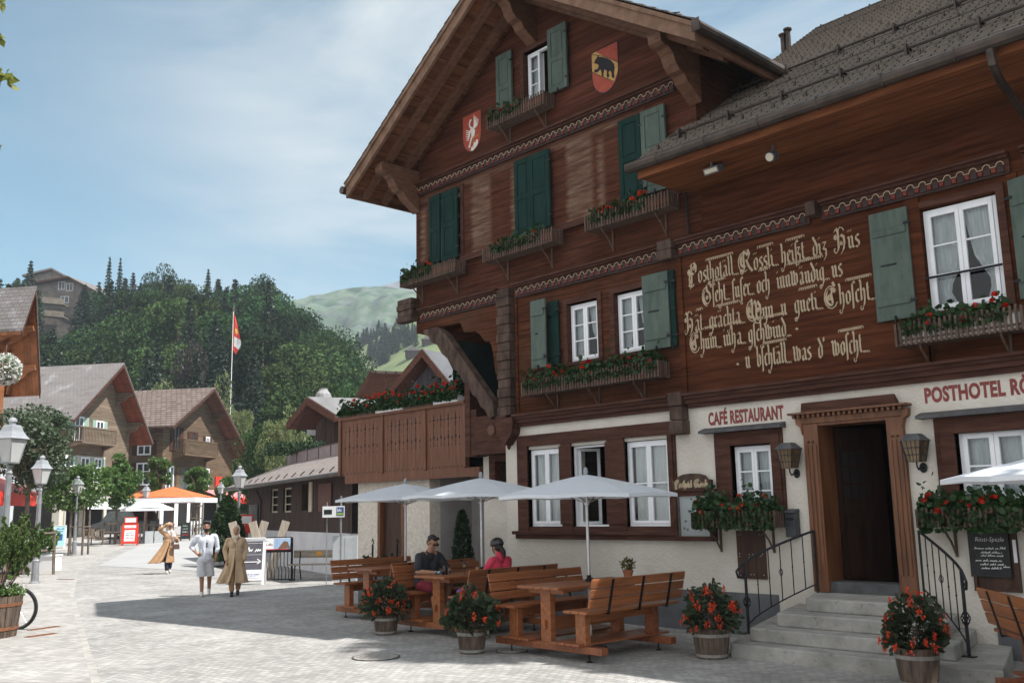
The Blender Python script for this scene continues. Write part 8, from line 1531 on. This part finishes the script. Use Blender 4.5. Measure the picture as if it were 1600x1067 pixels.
def veiled(p, lab, H_, coat, scarf, raised=False, yaw=0.):
    fc = math.atan2(CP.x-p.x, -(CP.y-p.y))+yaw; o = thing("person", lab, "person", p, fc); k = H_/1.62
    HP, T_, M = head_prims((0, -.03, 1.505), (.0 if not raised else .25, -1, -.08), k=.95); B = torso(.86, 1.29, .1, .175, 0, -.01, .86) + [('c', (0, -.01, 1.33), .05, (0, -.02, 1.43), .048)] + HP
    shL, elL, wrL = (.175, 0, 1.29), (.24, .05, 1.04), (.19, -.09, .84); shR, elR, wrR = (-.175, 0, 1.29), (-.25, .05, 1.04), (-.20, -.08, .83)
    if raised: elR, wrR = (-.34, -.06, 1.42), (-.10, -.16, 1.60); elL, wrL = (.25, -.02, 1.03), (.17, -.20, 1.12)
    B += limb(shL, .045, elL, .036, wrL, .025) + limb(shR, .045, elR, .036, wrR, .025) + (hand(wrL, (-.05, -.15, -1), (-.3, -1, 0), (1, -.2, 0), .4) if not raised else hand(wrL, (-.6, -.6, .3), (0, -.2, 1), (.4, -.6, .2), .9)) + (hand(wrR, (.05, -.15, -1), (.3, -1, 0), (-1, -.2, 0), .4) if not raised else hand(wrR, (.8, .1, .15), (.2, -.5, -.8), (-.1, -.5, .8), .25))
    kL, aL, kR, aR = (.09, .02, .46), (.075, .10, .10), (-.08, -.08, .46), (-.06, -.10, .075)
    B += limb((.08, 0, .84), .085, kL, .052, aL, .036) + limb((-.08, 0, .84), .085, kR, .052, aR, .036); blob("body", B, .0085, SK2, o, 3); face(T_, M, o, .95, not raised)
    if raised: shades(T_, M, o)
    blob("headscarf", [('e', T_(0, .045, .050), (.094, .100, .098), M), ('e', T_(0, .055, -.03), (.088, .080, .09), M), ('c', T_(-.074, .0, .03), .018, T_(-.060, -.02, -.08), .022), ('c', T_(.074, .0, .03), .018, T_(.060, -.02, -.08), .022), ('c', T_(-.045, -.035, -.105), .024, T_(.045, -.035, -.105), .024), ('e', (0, -.02, 1.355), (.092, .085, .055)), ('c', (-.05, -.05, 1.34), .045, (.01, -.085, 1.25), .035)] + ([('c', (.06, -.08, 1.34), .07, (.13, -.13, 1.05), .055), ('c', (.10, -.10, 1.30), .06, (.17, -.10, 1.08), .05)] if raised else []), .010, scarf, o, 3, .004, 14)
    blob("coat_top", torso(.90, 1.295, .1, .17, 0, -.01, 1.04) + [('c', shL, .064, elL, .058), ('c', elL, .058, tuple(Vector(elL).lerp(Vector(wrL), .9)), .050), ('c', shR, .064, elR, .058), ('c', elR, .058, tuple(Vector(elR).lerp(Vector(wrR), .9)), .050)], .012, coat, o, 2, .010, 8)
    if raised: rg = [(1.10, 0, -.01, .145, .118, .0, 6, 0), (.95, -.02, 0, .175, .145, .04, 6, 0), (.7, -.09, .03, .25, .20, .09, 6, .3), (.45, -.17, .05, .34, .27, .12, 6, .6), (.36, -.21, .06, .38, .29, .13, 6, .8)]
    else: rg = [(1.10, 0, -.01, .145, .118, .0, 7, 0), (.95, 0, 0, .165, .135, .04, 7, 0), (.7, -.01, .02, .215, .17, .09, 7, .5), (.42, -.04, .06, .29, .23, .15, 7, 1.0), (.30, -.06, .09, .33, .27, .18, 7, 1.3)]
    cloth_loft("coat_skirt", rg, coat, o); tr = NAVY if raised else CAMD
    blob("trousers", [('c', (.08, 0, .84), .09, kL, .075), ('c', kL, .075, tuple(Vector(aL)+Vector((0, 0, .08))), .06), ('c', (-.08, 0, .84), .09, kR, .075), ('c', kR, .075, tuple(Vector(aR)+Vector((0, 0, .08))), .06)], .012, tr, o, 2, .004, 9)
    mb = MB(); mb.tube([(0.01, -.15, 1.24), (.012, -.155, 1.05), (.012, -.175, .85)], .005, 4); mb.build("coat_placket", scarf, o)
    shoe("shoe", aR, (-.06, -.24, .035), SHOEW if raised else SHOEB, o); shoe("shoe", aL, (.075, -.03, .06), SHOEW if raised else SHOEB, o); o.scale = (k, k, k)
    if raised:
        b = thing("handbag", "small brown handbag carried by the woman shading her eyes", "bag", p + Matrix.Rotation(fc, 3, 'Z') @ Vector((.17, -.24, .80)), fc); mb = MB(); mb.prism([(-.12, 0), (.12, 0), (.10, .17), (-.10, .17)], 'xz', -.04, .04); mb.build("bag_body", mat("brown_leather", (.075, .045, .035), (.12, .075, .055), rough=.45), b, bevel=.012); mb = MB(); mb.tube([(-.09, 0, .17), (-.05, .02, .32), (.0, .04, .36), (.05, .02, .32), (.09, 0, .17)], .007, 5); mb.build("strap", MATS["brown_leather"], b)
    return o
veiled(onG(366, 931), "woman in long camel coat and beige headscarf walking right of the man in white", 1.64, CAMEL, SCARF); veiled(onG(262, 896), "woman in tan coat and pale scarf shading her eyes with her raised hand", 1.66, CAMD, PSC, True, .25)

# seated man, facing the table (+X of the world)
o = thing("person", "seated man in dark jersey, red shorts and sunglasses at the middle table", "person", (-12.84, 9.86, .222), R(90)); sz = .42   # seat height above the platform
HP, T_, M = head_prims((0, -.195, sz+.745), (0, -1, -.45), (0, -.4, 1), .98)
B = [('e', (0, 0, sz+.09), (.17, .13, .12))]
for s in (-1, 1): B += [('c', (s*.07, 0, sz+.12), .115, (s*.075, -.05, sz+.34), .115), ('c', (s*.075, -.05, sz+.34), .115, (s*.12, -.11, sz+.54), .075)]
B += [('c', (0, -.10, sz+.52), .07, (0, -.16, sz+.66), .058)] + HP
for s, el, wr in ((-1, (-.30, -.20, sz+.30), (-.10, -.42, sz+.28)), (1, (.30, -.22, sz+.30), (.09, -.44, sz+.29))):
    B += limb((s*.19, -.10, sz+.52), .058, el, .046, wr, .030) + hand(wr, (-s*.35, -1, -.05), (-s*.6, -.1, .7), (0, .2, 1) if s < 0 else (0, .2, 1), .75)
    kn, an = (s*.13, -.46, sz+.07), (s*.11, -.40, .10); B += limb((s*.09, -.02, sz+.08), .095, kn, .062, an, .040) + [('c', (s*.12, -.40, sz-.12), .062, an, .040)]
    shoe("shoe", an, (s*.12, -.56, .035), SHOEB, o)
blob("body", B, .0085, SK1, o, 3); face(T_, M, o, .98, False); shades(T_, M, o)
blob("hair", [('e', T_(0, .025, .05), (.080, .092, .080), M), ('c', T_(-.04, -.06, .10), .026, T_(.04, -.06, .10), .026), ('e', T_(0, .055, -.01), (.07, .055, .07), M)], .01, HAIR, o, 2, .004, 30)
J = [('e', (0, 0, sz+.10), (.19, .15, .11))]
for s in (-1, 1): J += [('c', (s*.075, 0, sz+.10), .135, (s*.08, -.05, sz+.34), .135), ('c', (s*.08, -.05, sz+.34), .13, (s*.13, -.11, sz+.53), .085), ('c', (s*.19, -.10, sz+.52), .078, (s*.28, -.185, sz+.345), .072)]
blob("jersey", J + [("c", (0, -.10, sz+.52), .085, (0, -.125, sz+.585), .068)], .012, TEEB, o, 3, .005, 9)
blob("shorts", [('e', (0, 0, sz+.07), (.19, .15, .09))] + [('c', (s*.09, -.02, sz+.08), .115, (s*.125, -.37, sz+.065), .095) for s in (-1, 1)], .012, MAROON, o, 2, .005, 9)
GLV = mat("cycling_glove", (.02, .02, .022), (.30, .42, .48), scale=22, rough=.7, lo=.52, hi=.56)
for s, wr in ((-1, (-.10, -.42, sz+.28)), (1, (.09, -.44, sz+.29))): wv = Vector(wr); d = Vector((-s*.35, -1, -.05)).normalized(); blob("glove", [('c', wv-d*.01, .036, wv+d*.085, .042)], .008, GLV, o, 2)

# seated woman, facing the man (-X)
o = thing("person", "seated woman in pink polo and black cycling helmet at the middle table", "person", (-11.42, 10.28, .222), R(-90)); HP, T_, M = head_prims((0, -.115, sz+.675), (0, -1, -.22), (0, -.2, 1), .93)
B = [('e', (0, 0, sz+.08), (.16, .13, .11))]
for s in (-1, 1): B += [('c', (s*.06, 0, sz+.11), .10, (s*.06, -.03, sz+.30), .09), ('c', (s*.06, -.03, sz+.30), .095, (s*.11, -.05, sz+.48), .062)]
B += [('c', (0, -.06, sz+.47), .055, (0, -.10, sz+.59), .05)] + HP
for s, el, wr in ((-1, (-.24, -.14, sz+.26), (-.15, -.38, sz+.30)), (1, (.24, -.14, sz+.26), (.15, -.38, sz+.30))):
    B += limb((s*.165, -.05, sz+.47), .048, el, .038, wr, .026) + hand(wr, (-s*.2, -1, .25), (0, -.2, 1), (s*1, 0, 0), .7); kn, an = (s*.11, -.43, sz+.07), (s*.10, -.38, .09); B += limb((s*.085, -.02, sz+.08), .088, kn, .056, an, .037); shoe("shoe", an, (s*.10, -.53, .035), SHOEB, o)
blob("body", B, .0085, SK1, o, 3); face(T_, M, o, .93)
J = [('e', (0, 0, sz+.10), (.175, .145, .10))]
for s in (-1, 1): J += [('c', (s*.065, 0, sz+.10), .115, (s*.065, -.03, sz+.30), .108), ('c', (s*.065, -.03, sz+.30), .11, (s*.115, -.05, sz+.47), .072), ('c', (s*.165, -.05, sz+.47), .066, (s*.225, -.115, sz+.33), .06)]
blob("polo", J + [('c', (0, -.05, sz+.50), .068, (0, -.07, sz+.56), .062)], .012, PINK, o, 3, .004, 10); blob("shorts", [('e', (0, 0, sz+.07), (.175, .14, .09))] + [('c', (s*.085, -.02, sz+.08), .10, (s*.11, -.36, sz+.065), .08) for s in (-1, 1)], .012, NAVY, o, 2)
blob("hair", [('e', T_(0, .04, .0), (.074, .075, .08), M), ('c', T_(0, .10, -.03), .035, T_(0, .15, -.10), .036), ('c', T_(0, .15, -.10), .036, T_(0, .145, -.22), .014)], .01, HAIR, o, 2, .004, 26)
blob("helmet", [('e', T_(0, .012, .075), (.096, .120, .082), M), ('e', T_(0, .02, .045), (.098, .122, .05), M), ('c', T_(-.05, -.085, .055), .018, T_(.05, -.085, .055), .018)], .009, mat("helmet_shell", (.012, .013, .016), (.025, .026, .03), rough=.3, coat=.3), o, 3); mb = MB()
for s in (-1, 1): mb.tube([T_(s*.088, -.01, .03), T_(s*.075, -.035, -.05), T_(s*.03, -.045, -.112)], .006, 4)
mb.build("helmet_strap", STEEL, o)
